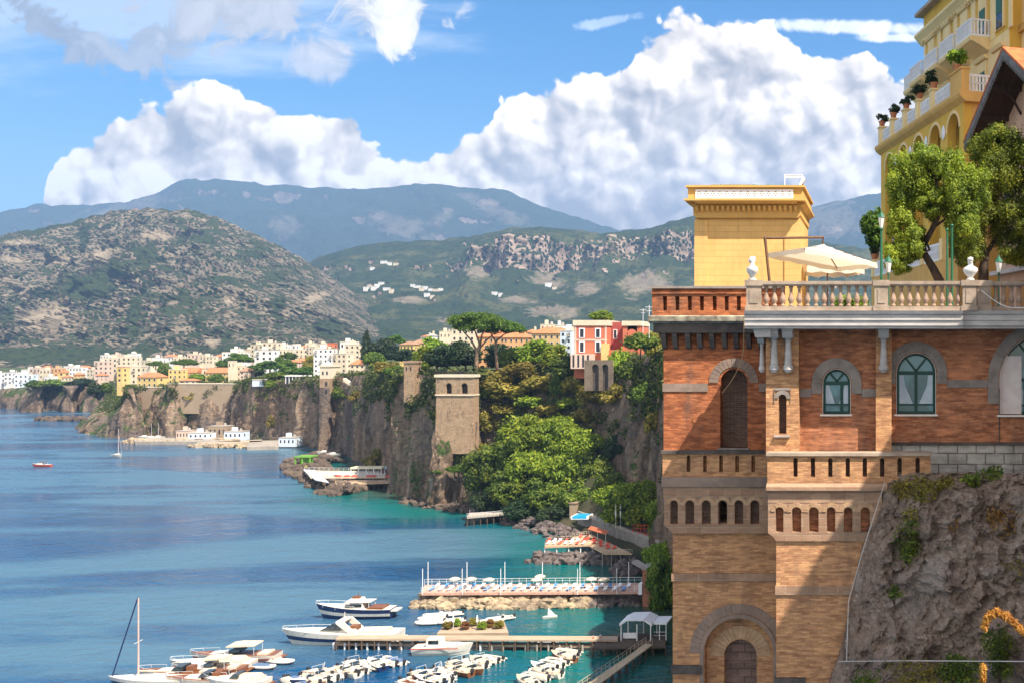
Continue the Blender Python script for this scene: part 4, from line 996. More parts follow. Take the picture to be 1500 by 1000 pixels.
w = MB(); pa, pb = yx(1021), yx(1163); za, zb = yz(293.5), yz(279.5); w.mat(0).box(pa, pb, YT - .335, YT - .3, za, zb)
w.mat(1); nh = 14
for k in range(nh):
    cx = pa + .14 + k * (pb - pa - .28) / (nh - 1); cz = (za + zb) / 2 + .02
    for dx, dz in ((0, .07), (0, -.07), (.05, 0), (-.05, 0)): w.lathe([(.024, -.004), (.024, .004)], 6, (0, 0, 0)); n0 = len(w.v) - 12; w.v[n0:] = [(cx + dx + v[0], YT - .337 + v[2], cz + dz + v[1]) for v in w.v[n0:]]
part('pierced_panel', w, [WHITE, DARKST], yt)
o = thing('roof_sheeting', 'green corrugated sheets lying on the yellow tower roof', 'sheeting', (yx(1090), YT + .6, yz(274)))
w = MB()
for k in range(26):
    a_, b_ = yx(1038 + k * 2.4), yx(1038 + (k + 1) * 2.4); zz = .0 if k % 2 else .03
    if k < 26: w.prism([(a_, yz(272.5) + zz), (b_, yz(272.5) + .03 - zz), (b_, yz(267.5) + .03 - zz), (a_, yz(267.5) + zz)], YT + .6, YT + .64)
part('sheet', w, plain('green_sheet', (0.05, .22, .12), (.28, .26, .14), 2, .5), o)
w = MB()
for k in range(5):
    a_ = 1098 + k * 10; w.prism([(yx(a_), yz(273.8)), (yx(a_ + 10), yz(273.8)), (yx(a_ + 10), yz(268)), (yx(a_ + 3), yz(267.5))], YT + .5 + .1 * (k % 2), YT + .53 + .1 * (k % 2))
part('skylight', w, plain('teal_sheet', (0.05, .30, .30), (.04, .22, .20), 2, .4), o)
o = thing('roof_railing', 'white pipe railing frame on the yellow tower roof corner', 'railing', (yx(1161), YT + .5, yz(274)))
w = MB()
for a_, b_ in (((1147.5, 274), (1147.5, 253)), ((1174, 274), (1174, 253)), ((1147.5, 253.5), (1174, 253.5)), ((1147.5, 257), (1174, 257))): w.tube([(yx(a_[0]), YT + .5, yz(a_[1])), (yx(b_[0]), YT + .5, yz(b_[1]))], .022, 6)
part('frame', w, WHITE, o)
o = thing('floodlight', 'small grey and white floodlight on the yellow tower roof edge', 'floodlight', (yx(1176), YT + .3, yz(274)))
part('post', MB().tube([(yx(1175), YT + .3, yz(274)), (yx(1175), YT + .3, yz(268))], .03, 6), DARKST, o)
w = MB().prism([(yx(1170), yz(270)), (yx(1173), yz(270.5)), (yx(1179), yz(262)), (yx(1177), yz(257.5)), (yx(1174), yz(258.5))], YT + .2, YT + .42); part('lamp_head', w, WHITE, o)

# ================================================================== hotel (facade runs away from the camera)
UA = math.atan2(-.956, .2935)
hot = thing('grand_hotel', 'tall ochre yellow hotel with white balconies above an arcaded terrace', 'hotel', (2.57, 70, 48.8), UA)
def hpart(name, mb, mats, parent=hot): return mb.build(name, mats, parent)
HZ = -48.8
Zr = 70.9 + HZ; Zc = 69.5 + HZ; Zb = 66.1 + HZ; Zp = 62.0 + HZ
w = MB().box(0, 14.2, 0, 14, 0, Zc); hpart('wall', w, Y_OCHRE)
hpart('lower_wall', MB().box(-.01, 14.19, -.06, 0, 0, Zb - .3), Y_CREAM)
for k in range(6):
    u = k * 3.0; hpart('pier', MB().box(u - .35 + (.36 if k == 0 else 0), min(u + .35, 14.19), -.09, -.0, Zb - .3, Zc - .5), Y_CREAM)
hpart('attic', MB().box(0, 14.2, -.1, 13.9, Zc, Zr), Y_OCHRE)
hpart('roof_edge', MB().box(-.5, 14.2, -.6, 14, Zr, Zr + .22), WARMST)
w = MB().prism([(0, Zc - .55), (-.12, Zc - .55), (-.5, Zc - .12), (-.62, Zc), (-.62, Zc + .16), (0, Zc + .16)], -.5, 14.2, 'x'); hpart('cornice', w, Y_CREAM)
w = MB()
for k in range(30): w.box(.1 + k * .47, .32 + k * .47, -.32, -.1, Zc - .5, Zc - .2)
hpart('dentil_row', w, Y_CREAM)
SHUT = plain('green_shutter', (0.05, .16, .11), (.04, .12, .09), 8, .6, stretch=(1, 1, 12))
for k in range(5):
    u = 1.5 + 3 * k
    if k == 4: u = 13.0
    f = hpart('window', MB().box(u - .62, u + .62, -.12, -.0, Zb + .02, Zb + 2.75), Y_CREAM)
    hpart('pane', MB().box(u - .42, u + .42, -.135, -.1, Zb + .05, Zb + 1.9), DGLASS, f); hpart('shutter', MB().box(u - .40, u + .40, -.155, -.137, Zb + .9, Zb + 1.88), SHUT, f)
    hpart('lintel', MB().prism([(0, Zb + 2.75), (-.25, Zb + 2.8), (-.32, Zb + 2.98), (0, Zb + 2.98)], u - .72, u + .72, 'x'), Y_CREAM, f)
    f = hpart('window', MB().box(u - .7, u + .7, -.16, -.06, Zp + .1, Zp + 2.9), Y_CREAM)
    hpart('pane', MB().box(u - .45, u + .45, -.175, -.15, Zp + .15, Zp + 2.3), DGLASS, f); hpart('shutter', MB().box(u - .43, u + .43, -.195, -.177, Zp + 1.2, Zp + 2.28), SHUT, f)
    hpart('lintel', MB().prism([(0, Zp + 2.9), (-.3, Zp + 2.95), (-.4, Zp + 3.15), (0, Zp + 3.15)], u - .85, u + .85, 'x'), Y_CREAM, f)
def balcony(u0, u1, n, z, h=1.0):
    b = hpart('balcony', MB().prism([(0, z - .85), (-n * .35, z - .6), (-n * .9, z - .28), (-n, z - .26), (-n - .06, z - .1), (-n - .06, z), (0, z)], u0, u1, 'x'), Y_CREAM)
    w = MB(); e = .05
    w.box(u0, u1, -n, -n + .09, z + h - .1, z + h); w.box(u0, u0 + .09, -n + .091, 0, z + h - .1, z + h); w.box(u1 - .09, u1, -n + .091, 0, z + h - .1, z + h)
    w.box(u0, u1, -n, -n + .09, z + .0, z + .12); w.box(u1 - .09, u1, -n + .091, 0, z, z + .12); w.box(u0, u0 + .09, -n + .091, 0, z, z + .12)
    m = int((u1 - u0) / .2)
    for i in range(m + 1): q = u0 + .04 + (u1 - u0 - .08) * i / m; w.box(q - .045, q + .045, -n + .01, -n + .08, z + .12, z + h - .1)
    m = max(2, int(n / .24))
    for i in range(1, m + 1): q = -n + n * i / (m + .5); w.box(u1 - .08, u1 - .01, q - .05, q + .05, z + .12, z + h - .1); w.box(u0 + .01, u0 + .08, q - .05, q + .05, z + .12, z + h - .1)
    hpart('railing', w, WHITE, b)
for u in (1.5, 4.5, 7.4, 10.4): balcony(u - 1.12, u + 1.12, 1.25, Zb)
balcony(-1.6, .25, 1.0, Zb - .05)
# arcaded terrace in front
N0 = 2.86
w = MB(); hs = [(u - .92, u + .92, 5.0, 12.35, True) for u in (1, 4, 7, 10, 13)]
wall_holes(w, -.95, 14.55, 0, Zp - .55, -N0, -N0 + .5, hs, 10); hpart('arcade_wall', w, Y_OCHRE)
hpart('end_wall', MB().box(14.05, 14.55, -N0 + .51, 2, 0, Zp - .55), Y_PLAIN)
hpart('arcade_back', MB().box(-.9, 14.0, -N0 + 1.6, -N0 + 1.7, 0, Zp - .6), Y_OCHRE)
for u in (1, 4, 7, 10, 13): w = MB(); arch_ring(w, u, 12.35 - .92, .93, 1.1, -N0 - .05, -N0 + .1, 14, gap=0); hpart('arch_trim', w, Y_CREAM)
for u in (2.5, 5.5, 8.5, 11.5): hpart('medallion', MB().blob((u, -N0 - .04, 11.6), (.26, .07, .42), 3, .1, 2), WHITE)
w = MB().prism([(2, Zp - .55), (-N0 - .02, Zp - .55), (-N0 - .3, Zp - .32), (-N0 - .38, Zp - .16), (-N0 - .38, Zp), (2, Zp)], -1.2, 14.9, 'x'); hpart('terrace_cornice', w, Y_PLAIN)
w = MB()
POT = [-.7, 1.9, 4.6, 7.2, 9.8]
for u in POT + [14.0]: hpart('parapet_pier', MB().box(u - .26 if u < 13 else 13.0, u + .26 if u < 13 else 14.75, -N0 - .2, -N0 + .25, Zp, Zp + 1.2).box(u - .32 if u < 13 else 12.95, u + .32 if u < 13 else 14.8, -N0 - .26, -N0 + .3, Zp + 1.2, Zp + 1.3), Y_CREAM if u < 13 else Y_PLAIN)
def lattice(u0, u1, n, z, h=1.0, end=False, par=None):
    w = MB()
    def bx(a, b, z0, z1):
        if end: w.box(n - .04, n + .04, a, b, z0, z1)
        else: w.box(a, b, n - .04, n + .04, z0, z1)
    bx(u0, u1, z, z + .12); bx(u0, u1, z + h - .12, z + h); bx(u0, u1, z + h * .48, z + h * .56)
    m = max(2, int((u1 - u0) / .2))
    for i in range(m + 1): q = u0 + .05 + (u1 - u0 - .1) * i / m; bx(q - .05, q + .05, z + .12, z + h - .12)
    return hpart('lattice_rail', w, WHITE, par or hot)
us = [-.44] + [q for p_ in POT[1:] for q in (p_ - .26, p_ + .26)] + [13.0]
for a_, b_ in zip(us[::2], us[1::2]): lattice(a_, b_, -N0, Zp + .02)
lattice(-N0 + .3, -.05, 14.5, Zp + .02, end=True)
# lower sea terrace of the hotel
n1 = 3.35
hpart('lower_terrace', MB().box(-1.6, 15, -n1, -N0 - .001, 0, 4.3), Y_PLAIN)
for u in (-1.3, 2.2, 5.6, 9, 12.4): hpart('parapet_pier', MB().box(u - .25, u + .25, -n1 - .05, -n1 + .35, 4.3, 5.5), Y_CREAM)
for a_, b_ in zip((-1.05, 2.45, 5.85, 9.25), (1.95, 5.35, 8.75, 12.15)): lattice(a_, b_, -n1 + .1, 4.32)
# bright return wing facing the camera
o = MB().box(13.9, 22, .9, 14, 0, Zr + 1.5); hpart('return_wing', o, Y_PLAIN)
hpart('wing_band', MB().box(13.6, 22, .5, 14, Zb - .5, Zb - .1), Y_PLAIN); hpart('wing_corner', MB().box(14.2, 22.1, .7, .9, 0, Zr + 1.5), Y_CREAM)
# clipped plants in pots on the terrace piers
def Hw(u, n, z): 
    ca, sa = math.cos(UA), math.sin(UA); return Vector((2.57 + u * ca - n * sa, 70 + u * sa + n * ca, z + 48.8))
plant_lab = ['small round clipped plant at the far end of the hotel terrace', 'dark clipped plant second from the far end of the hotel terrace', 'dark spiky plant on the middle pier of the hotel terrace',
             'dark bushy plant on the fourth pier of the hotel terrace', 'dark round plant on the pier nearest the yellow corner block', 'yellow green plant in terracotta pot on the hotel terrace corner', 'dark plant on the lower terrace pier beside the parasol']
for i, (u, n_, z, sc, mt) in enumerate([(POT[0], -N0, Zp + 1.3, 1, L_DARK), (POT[1], -N0, Zp + 1.3, 1, L_DARK), (POT[2], -N0, Zp + 1.3, 1.1, L_DARK), (POT[3], -N0, Zp + 1.3, 1.15, L_DARK), (POT[4], -N0, Zp + 1.3, 1.2, L_DARK), (13.6, -N0, Zp + 1.3, 1.35, L_LIME), (-1.3, -n1 + .1, 5.5, .95, L_DARK)]):
    o = thing('potted_plant', plant_lab[i], 'plant', Hw(u, n_, z), group='potted plants on the hotel terraces')
    MB().lathe([(.16, 0), (.22, .3), (.25, .32), (.25, .38), (.2, .36)], 10).build('pot', TERRA, o)
    rg = random.Random(i); b = clumps(rg, (0, 0, .62 * sc), (.38 * sc, .38 * sc, .34 * sc), 9)
    obj('foliage', leaf_mesh('foliage', b, 420, .10 * sc, mt, i), None, o)

# ================================================================== timber gabled house
cha = thing('gabled_house', 'cream gabled house with dark carved timber eaves and red tile roof', 'house', (5.15 + 1.53, 46.47, 48.8), UA)
ZA = 61.6 - 48.8; RUN, DROP = 4.75, 3.3; OH = 1.5
WOOD = plain('dark_timber', (0.075, 0.042, 0.028), (0.04, 0.024, 0.018), 4, .85, .3, stretch=(1, 6, 1))
BARGE = plain('grey_fretwork', (0.20, 0.19, 0.19), (0.11, 0.105, 0.105), 4, .8)
PINK = plain('pink_plaster', (0.62, 0.43, 0.31), (0.50, 0.34, 0.25), 1.5, .9, .2)
m_, t = newmat('roof_tile'); p = oc(t); x, y, z = t.sep(p)
wv = t.m('SINE', t.mul(x, 24.0)); c = t.mix(t.ss(t.noise(p, 2.5, 5), .35, .65), (0.62, 0.17, 0.06), (0.40, 0.11, 0.05)); finish(t, c, .85, t.bump(wv, .8, .05), .2); RTILE = m_
for sgn in (-1, 1):
    pr = [(0, ZA - .28), (sgn * RUN, ZA - DROP - .28), (sgn * RUN, ZA - DROP - .02), (0, ZA - .02)]
    MB().prism(pr, -OH, 9).build('soffit', WOOD, cha)
    MB().prism([(0, ZA - .015), (sgn * (RUN + .05), ZA - DROP - .015), (sgn * (RUN + .05), ZA - DROP + .1), (0, ZA + .1)], -OH - .1, 9).build('roof', RTILE, cha)
    w = MB(); w.prism([(0, ZA - .34), (sgn * RUN, ZA - DROP - .34), (sgn * RUN, ZA - DROP + .05), (0, ZA + .05)], -OH - .08, -OH - .004)
    for k in range(26):
        f = (k + .5) / 26; cx = sgn * RUN * f; cz = ZA - .34 - DROP * f
        w.prism([(cx - .075, cz + .05), (cx + .075, cz + .05), (cx + .05, cz - .12), (cx, cz - .2), (cx - .05, cz - .12)], -OH - .06, -OH - .02)
    w.build('bargeboard', BARGE, cha)
    for f in (.3, .62, .92):
        cx = sgn * RUN * f; cz = ZA - .3 - DROP * f
        MB().box(cx - .08, cx + .08, -OH + .1, .1, cz - .18, cz + .02).tube([(cx, -OH + .35, cz - .15), (cx, -.5, cz - .45), (cx, -.02, cz - 1.25)], .06, 6).build('bracket', WOOD, cha)
wl = MB().prism([(-4.0, 0), (8, 0), (8, ZA - 3.2), (3.9, ZA - 3.05), (0, ZA - .3), (-4.0, ZA - 3.1)], 0, 8).build('wall', PINK, cha)
for u in (-2.9, -.9, 1.1, 3.1): MB().box(u - .09, u + .09, -.04, 0, ZA - 5.2, ZA - 2.9 if abs(u) > 2 else ZA - 1.6).build('timber', WOOD, cha)
MB().box(-4.02, 8, -.06, -.001, ZA - 5.4, ZA - 5.2).build('timber', WOOD, cha)
w = MB().prism([(-3.95, 0), (-4.05, 0), (-4.05, ZA - 3.2), (-3.95, ZA - 3.2)], -.01, .2)
for u, wd in ((-2.9, .45), (-.2, .5), (2.4, .5)):
    f = MB().box(u - wd, u + wd, -.05, -.0, ZA - 7.4, ZA - 5.7).build('window', WOOD, cha); MB().box(u - wd + .1, u + wd - .1, -.06, -.05, ZA - 7.3, ZA - 5.8).build('pane', DGLASS, f)
DOOR = plain('orange_door', (0.52, 0.25, 0.06), (0.38, 0.17, 0.045), 3, .6, stretch=(4, 1, 1))
for u in (-3.1, -1.3, .9): MB().box(u - .55, u + .55, -.07, 0, 0, 2.5).build('door', DOOR, cha)
MB().box(-4.1, 8, -.5, .001, 2.9, 3.1).build('awning', PALE, cha)

# ================================================================== terrace furniture
def bust(px, y0, y1, Y, lab, face):
    b = P(px, y1, Y); h = (y1 - y0) / 1500 * Y; o = thing('stone_bust', lab, 'sculpture', b, face, 'stone busts on the balustrade')
    w = MB()
    w.lathe([(.10 * h, .06 * h), (.13 * h, .16 * h), (.24 * h, .30 * h), (.29 * h, .42 * h), (.27 * h, .52 * h), (.15 * h, .60 * h), (.095 * h, .66 * h), (.10 * h, .74 * h)], 14)
    w.v = [(x_ * 1.15, y_ * .78, z_) for x_, y_, z_ in w.v]
    w.blob((0, -.01 * h, .84 * h), (.125 * h, .145 * h, .165 * h), 2, .12, 3, 2.0)
    w.blob((0, -.15 * h, .82 * h), (.025 * h, .035 * h, .045 * h), 3, .05, 1); w.blob((0, .05 * h, .90 * h), (.135 * h, .12 * h, .12 * h), 5, .3, 2, 3)
    w.build('figure', PALEBUST, o, True)
    MB().lathe([(.18 * h, 0), (.18 * h, .05 * h), (.12 * h, .08 * h)], 12).build('base', PALEBUST, o)
PALEBUST = plain('marble', (0.72, 0.70, 0.67), (0.55, 0.52, 0.49), 8, .7, .2)
bust(1102, 376, 410.5, 32.6, 'white stone bust on the left corner pedestal of the balustrade', R(-60))
bust(1421.5, 377, 410.5, 32.6, 'white stone bust on the double pedestal below the trees', R(175))
CANV = None
m_, t = newmat('canvas'); d = t.new('ShaderNodeBsdfDiffuse'); t.put(d.inputs[0], (.78, .72, .62)); tr = t.new('ShaderNodeBsdfTranslucent'); t.put(tr.inputs[0], (.78, .66, .48))
mx = t.new('ShaderNodeMixShader'); t.put(mx.inputs[0], .4); t.l.new(d.outputs[0], mx.inputs[1]); t.l.new(tr.outputs[0], mx.inputs[2]); o_ = t.new('ShaderNodeOutputMaterial'); t.l.new(mx.outputs[0], o_.inputs[0]); CANV = m_
TEAK = plain('teak', (0.17, 0.085, 0.04), (0.11, 0.055, 0.03), 6, .6, stretch=(1, 1, .2))
def parasol_canopy(root, half, rise, drop, rz, tilt, z):
    n = 12; V = []; F = []
    M_ = Matrix.Translation((0, 0, z)) @ Matrix.Rotation(tilt[1], 4, 'Y') @ Matrix.Rotation(tilt[0], 4, 'X') @ Matrix.Rotation(rz, 4, 'Z')
    for i in range(n + 1):
        for j in range(n + 1):
            a, b = -1 + 2 * i / n, -1 + 2 * j / n; m_ = max(abs(a), abs(b)); sag = .05 * math.sin(m_ * math.pi) * (1 - abs(abs(a) - abs(b)))
            V.append(M_ @ Vector((a * half, b * half, rise * (1 - m_) - sag * half * .6)))
    idx = lambda i, j: i * (n + 1) + j
    F = [(idx(i, j), idx(i + 1, j), idx(i + 1, j + 1), idx(i, j + 1)) for i in range(n) for j in range(n)]
    ring = [(i, 0) for i in range(n)] + [(n, j) for j in range(n)] + [(i, n) for i in range(n, 0, -1)] + [(0, j) for j in range(n, 0, -1)]
    base = len(V)
    for k, (i, j) in enumerate(ring): V.append(V[idx(i, j)] + Vector((0, 0, -drop * (1 + .12 * math.sin(k * 1.7)))))
    m = len(ring)
    for k in range(m): F.append((idx(*ring[k]), idx(*ring[(k + 1) % m]), base + (k + 1) % m, base + k))
    w = MB(); w._add(V, F); w.build('canopy', CANV, root, False, fix=False)
    w = MB()
    for sx, sy in ((-1, -1), (1, -1), (1, 1), (-1, 1)): w.tube([M_ @ Vector((0, 0, rise - .06)), M_ @ Vector((sx * half, sy * half, -.04))], .022, 5)
    w.build('ribs', TEAK, root)
YU = 36.5; c0 = P(1204, 378, YU)
o = thing('parasol', 'large cream cantilever parasol hung from a leaning timber mast on the terrace', 'parasol', (c0.x, c0.y, 49.1))
parasol_canopy(o, 1.45, .5, .17, R(32), (R(-3), R(7)), c0.z - 49.1)
loc = lambda px, y, Y: P(px, y, Y) - Vector((c0.x, c0.y, 49.1))
MB().tube([loc(1127.5, 415, YU - .4), loc(1120.5, 348, YU - .4)], .055, 6).build('mast', TEAK, o)
MB().tube([loc(1119, 349, YU - .4), loc(1207, 348, YU - .1)], .05, 6).tube([loc(1206, 346, YU - .1), loc(1204.5, 366, YU)], .03, 6).build('arm', TEAK, o)
c0 = P(1212, 392, 42.0)
o = thing('parasol', 'smaller cream parasol standing lower behind the large cantilever parasol', 'parasol', (c0.x, c0.y, 49.1))
parasol_canopy(o, 1.2, .4, .3, R(20), (0, 0), c0.z - 49.1); MB().tube([(0, 0, 0), (0, 0, c0.z - 49.1 + .4)], .03, 8).build('pole', TEAK, o)
LGREEN = plain('lamp_green', (0.02, .13, .07), (.015, .09, .05), 4, .5)
def lamp(px, ytop, Y, lab, r=.05, lantern=True):
    b = P(px, 400, Y); b.z = 49.2; h = ZW(ytop, Y) - 49.2; o = thing('lamp_post', lab, 'lamp', b, group='green lamp posts on the terrace')
    MB().lathe([(r * 2, 0), (r * 2, .25), (r * 1.1, .4), (r, .5), (r * .8, h - .55), (r * 1.6, h - .5), (r * .9, h - .45)], 10).build('post', LGREEN, o)
    if lantern:
        MB().lathe([(.06, h - .45), (.13, h - .1), (.13, h - .08)], 6).build('lantern', plain('lamp_glass', (.75, .75, .72), (.6, .6, .58), 3, .2), o)
        MB().lathe([(.16, h - .08), (.12, h), (.03, h + .12), (.01, h + .2)], 6).build('cap', LGREEN, o)
lamp(1291, 316, 38.0, 'tall green lamp post with white lantern by the hotel corner', .055)
lamp(1301.5, 381, 37.0, 'short green lamp post just right of the tall lamp post', .03)
lamp(1463, 381, 37.0, 'short green lamp post right of the second tree trunk', .035)
lamp(1387.5, 318, 40.0, 'tall green post without lantern between the two trees, left one', .05, False)
lamp(1394.5, 312, 40.3, 'tall green post without lantern between the two trees, right one', .055, False)
for i, (px, g_) in enumerate(((1232, L_LIME), (1245, L_BROAD), (1262, L_LIME))):
    b = P(px, 440, 35.0); b.z = 49.25; o = thing('potted_plant', ['low green plant in a pot behind the balusters, left one of three', 'low green plant in a pot behind the balusters, middle one of three', 'low green plant in a pot behind the balusters, right one of three'][i], 'plant', b, group='plants behind the balusters')
    MB().lathe([(.14, 0), (.2, .22), (.21, .26)], 10).build('pot', TERRA, o); obj('foliage', leaf_mesh('foliage', [((0, 0, .38), (.2, .2, .2))], 260, .09, g_, i), None, o)
# hanging rope
pts = [P(1090 - 2 * f - 34 * max(0, f - .35) ** 1.9 * 2.0, 470 + 105 * f, 34.6 + .5 * f) for f in np.linspace(0, 1, 14)]
o = MB().tube(pts, .014, 5).build('rope', plain('rope', (.42, .26, .14))); tag(o, 'thin brown rope dangling from the slab across the arched opening', 'rope')
pts = [P(1437 + 63 * f, 425 + 26 * math.sin(min(1, f * 1.3) * math.pi * .5), 32.3) for f in np.linspace(0, 1, 12)]
o = MB().tube(pts, .013, 5).build('cable', WHITE); tag(o, 'thin white cable drooping across the right balustrade bay', 'cable')
o = MB().tube([P(1228, 968, 31.3), P(1330, 967, 29.6), P(1500, 968, 27.6), P(1640, 970, 26.5)], .014, 5).build('cable', PALE); tag(o, 'pale steel cable stretched level across the foot of the rock', 'cable')
o = MB().tube([P(1296, 706, 32.5), P(1262, 812, 32.2), P(1243, 880, 32.0), P(1240, 968, 31.6)], .014, 5).build('cable', PALE); tag(o, 'pale steel cable running down the rock edge beside the tower', 'cable')

# ================================================================== terrace trees
def hero_tree(name, lab, base, trunk, limbs, crown, n, leaf, mat, bark, seed, cat='tree'):
    o = thing(name, lab, cat, base); w = MB()
    w.tube(trunk[0], trunk[1], 10)
    for l_, r_ in limbs: w.tube(l_, r_, 7)
    w.build('trunk', bark, o, True)
    obj('crown', leaf_mesh('crown', crown, n, leaf, mat, seed), None, o); return o
def crown_px(boxes, Y, base, rg, per, depth=1.5, cs=(.3, .48)):
    out = []
    for (x0, x1, y0, y1) in boxes:
        c = P((x0 + x1) / 2, (y0 + y1) / 2, Y) - base; r_ = ((x1 - x0) / 2 / 1500 * Y, depth, (y1 - y0) / 2 / 1500 * Y)
        out += clumps(rg, c, r_, per, cs)
    return out
rg = random.Random(21)
Y1 = 42.0; b = P(1376, 408, Y1); b.z = 49.1; q = lambda px, y, dy=0: P(px, y, Y1 + dy) - b
hero_tree('holm_oak', 'leaning tree with bright olive green crown in front of the hotel, left of two', b,
          ([q(1378, 415), q(1366, 392), q(1354, 372), q(1357, 352), q(1366, 335), q(1380, 305), q(1386, 280)], [.20, .17, .15, .13, .12, .09, .05]),
          [([q(1356, 350), q(1340, 330, .3), q(1325, 300, .5)], [.08, .06, .03]), ([q(1357, 356), q(1362, 366, -.2), q(1352, 372, -.4)], [.06, .05, .03]), ([q(1380, 305), q(1372, 270, -.4), q(1365, 240, -.5)], [.06, .05, .02]), ([q(1366, 335), q(1400, 310, .5), q(1410, 285, .6)], [.06, .05, .02])],
          crown_px([(1296, 1350, 225, 330), (1330, 1400, 205, 300), (1370, 1425, 215, 330), (1300, 1345, 300, 370), (1385, 1432, 290, 350), (1315, 1352, 350, 385), (1340, 1390, 270, 320), (1395, 1450, 235, 330), (1292, 1325, 350, 396), (1330, 1385, 215, 250), (1296, 1340, 365, 402), (1392, 1436, 300, 372), (1320, 1360, 330, 372)], Y1, b, rg, 30, 1.2, (.20, .38)), 175000, .050, L_OLIVE, DBARK, 3)
Y2 = 43.5; b = P(1440, 408, Y2); b.z = 49.1; q = lambda px, y, dy=0: P(px, y, Y2 + dy) - b
hero_tree('holm_oak', 'dense round olive green tree by the gabled house, right of two', b,
          ([q(1440, 415), q(1441, 390), q(1444, 372), q(1436, 355), q(1428, 335), q(1430, 300)], [.24, .2, .17, .14, .1, .05]),
          [([q(1444, 372), q(1458, 352, .3), q(1478, 325, .5)], [.12, .09, .04]), ([q(1436, 355), q(1408, 340, -.3), q(1400, 320, -.5)], [.08, .06, .03])],
          crown_px([(1415, 1500, 195, 300), (1440, 1540, 185, 290), (1405, 1460, 260, 350), (1450, 1530, 280, 375), (1395, 1440, 310, 372), (1490, 1560, 240, 370), (1430, 1480, 185, 240), (1385, 1440, 330, 384), (1460, 1540, 350, 392), (1398, 1440, 345, 396)], Y2, b, rg, 30, 1.5, (.20, .38)), 175000, .051, L_OLIVE, DBARK, 4)
b = P(1285, 400, 80); b.z = 49; q = lambda px, y, dy=0: P(px, y, 80 + dy) - b
hero_tree('stone_pine', 'small dark green pine crown behind the hotel corner beside the lamp', b, ([q(1285, 420), q(1284, 350)], [.3, .2]), [], crown_px([(1263, 1305, 312, 362), (1270, 1300, 306, 350)], 80, b, rg, 22, 1.3), 6000, .2, L_PINE, BARK, 5)
# plants on the rock
def shrub(px, y, Y, wpx, hpx, lab, mat, n=900, leaf=.07, name='shrub', sub=7, seed=0):
    b = P(px, y, Y); rg = random.Random(seed + int(px)); r_ = (wpx / 2 / 1500 * Y, wpx / 2.4 / 1500 * Y, hpx / 2 / 1500 * Y)
    o = thing(name, lab, 'shrub', b); obj('foliage', leaf_mesh('foliage', clumps(rg, (0, 0, r_[2]), r_, sub, (.35, .55)), n, leaf, mat, int(px)), None, o)
    w = MB()
    for k in range(4): w.tube([(0, 0, -.1), (rg.uniform(-.4, .4) * r_[0], -.1 * r_[1], r_[2]), (rg.uniform(-.9, .9) * r_[0], 0, r_[2] * 1.6)], [.02, .012, .005], 5)
    w.build('stems', DBARK, o); return o
shrub(1345, 762, 31.9, 70, 62, 'brown and olive shrub high on the rock below the stone block wall', L_DRY, 900, .06)
shrub(1428, 735, 32.0, 40, 48, 'upright olive shrub against the stone block wall', L_OLIVE, 700, .06)
shrub(1452, 707, 32.3, 46, 24, 'low green plant on the ledge at the top of the rock', L_BROAD, 500, .06)
shrub(1330, 822, 31.6, 44, 66, 'fine dark green bush left of the pale rock patch', L_BROAD, 1100, .05)
shrub(1480, 790, 31.0, 60, 66, 'rusty red brown shrub on the rock at the right edge', L_RUST, 900, .06)
shrub(1414, 852, 31.3, 34, 34, 'small green tuft in the middle of the rock', L_BROAD, 500, .05)
shrub(1465, 998, 29.2, 60, 80, 'green bush at the lower right corner', L_BROAD, 1500, .055)
shrub(1350, 1010, 29.6, 130, 40, 'low dry grass growing along the foot of the rock', L_DRY, 1600, .05)
shrub(1380, 726, 32.2, 60, 30, 'dry brown scrub on the rock shelf below the block wall', L_DRY, 700, .055)
shrub(1316, 735, 32.3, 44, 36, 'straw coloured weed at the top left of the rock', L_DRY, 600, .05)
shrub(1400, 778, 31.7, 50, 30, 'grey brown twiggy plant in the middle of the upper rock', L_RUST, 500, .05)
shrub(1490, 850, 30.6, 40, 40, 'dry tuft on the rock face at the right edge', L_DRY, 500, .05)
shrub(1310, 880, 31.0, 26, 24, 'tiny green tuft left on the lower rock', L_BROAD, 260, .05)
shrub(1410, 1008, 29.4, 80, 50, 'leafy green plants along the bottom edge below the rock', L_BROAD, 1500, .055)
shrub(1262, 1012, 30.3, 80, 34, 'dark tuft between the rock foot and the brick shaft', L_BROAD, 700, .05)
# dry reed plume bending in from the right
GOLD = leaf_mat('reed_plume', (.30, .13, .02), (.52, .27, .05), (.72, .45, .10))
Yr = 23.5
o = thing('reed', 'golden dry reed plume arching in from the right edge', 'reed', P(1500, 1000, Yr)); q = lambda px, y: P(px, y, Yr) - P(1500, 1000, Yr)
arc = [q(1560, 1000), q(1530, 950), q(1500, 925), q(1478, 903), q(1460, 894), q(1446, 902), q(1441, 922)]
MB().tube(arc, [.02, .02, .018, .016, .012, .01, .006], 6).build('stem', plain('reed_stem', (.5, .3, .1)), o)
bl = []
for a_, b_ in zip(arc[1:-1], arc[2:]):
    for k in range(5): f = k / 5; bl.append((tuple(a_.lerp(b_, f) + Vector((0, 0, -.02))), (.06, .06, .07)))
obj('plume', leaf_mesh('plume', bl, 1500, .045, GOLD, 8, aspect=3), None, o)
o = thing('reed', 'short golden reed stalk near the lower right corner', 'reed', P(1440, 1010, Yr)); 
MB().tube([(0, 0, -.3), (0, 0, .2), (-.02, 0, .5)], [.016, .012, .006], 6).build('stem', plain('reed_stem', (.5, .3, .1)), o)
obj('plume', leaf_mesh('plume', [((0, 0, .1 + .07 * k), (.05, .05, .07)) for k in range(7)], 500, .04, GOLD, 9, aspect=3), None, o)
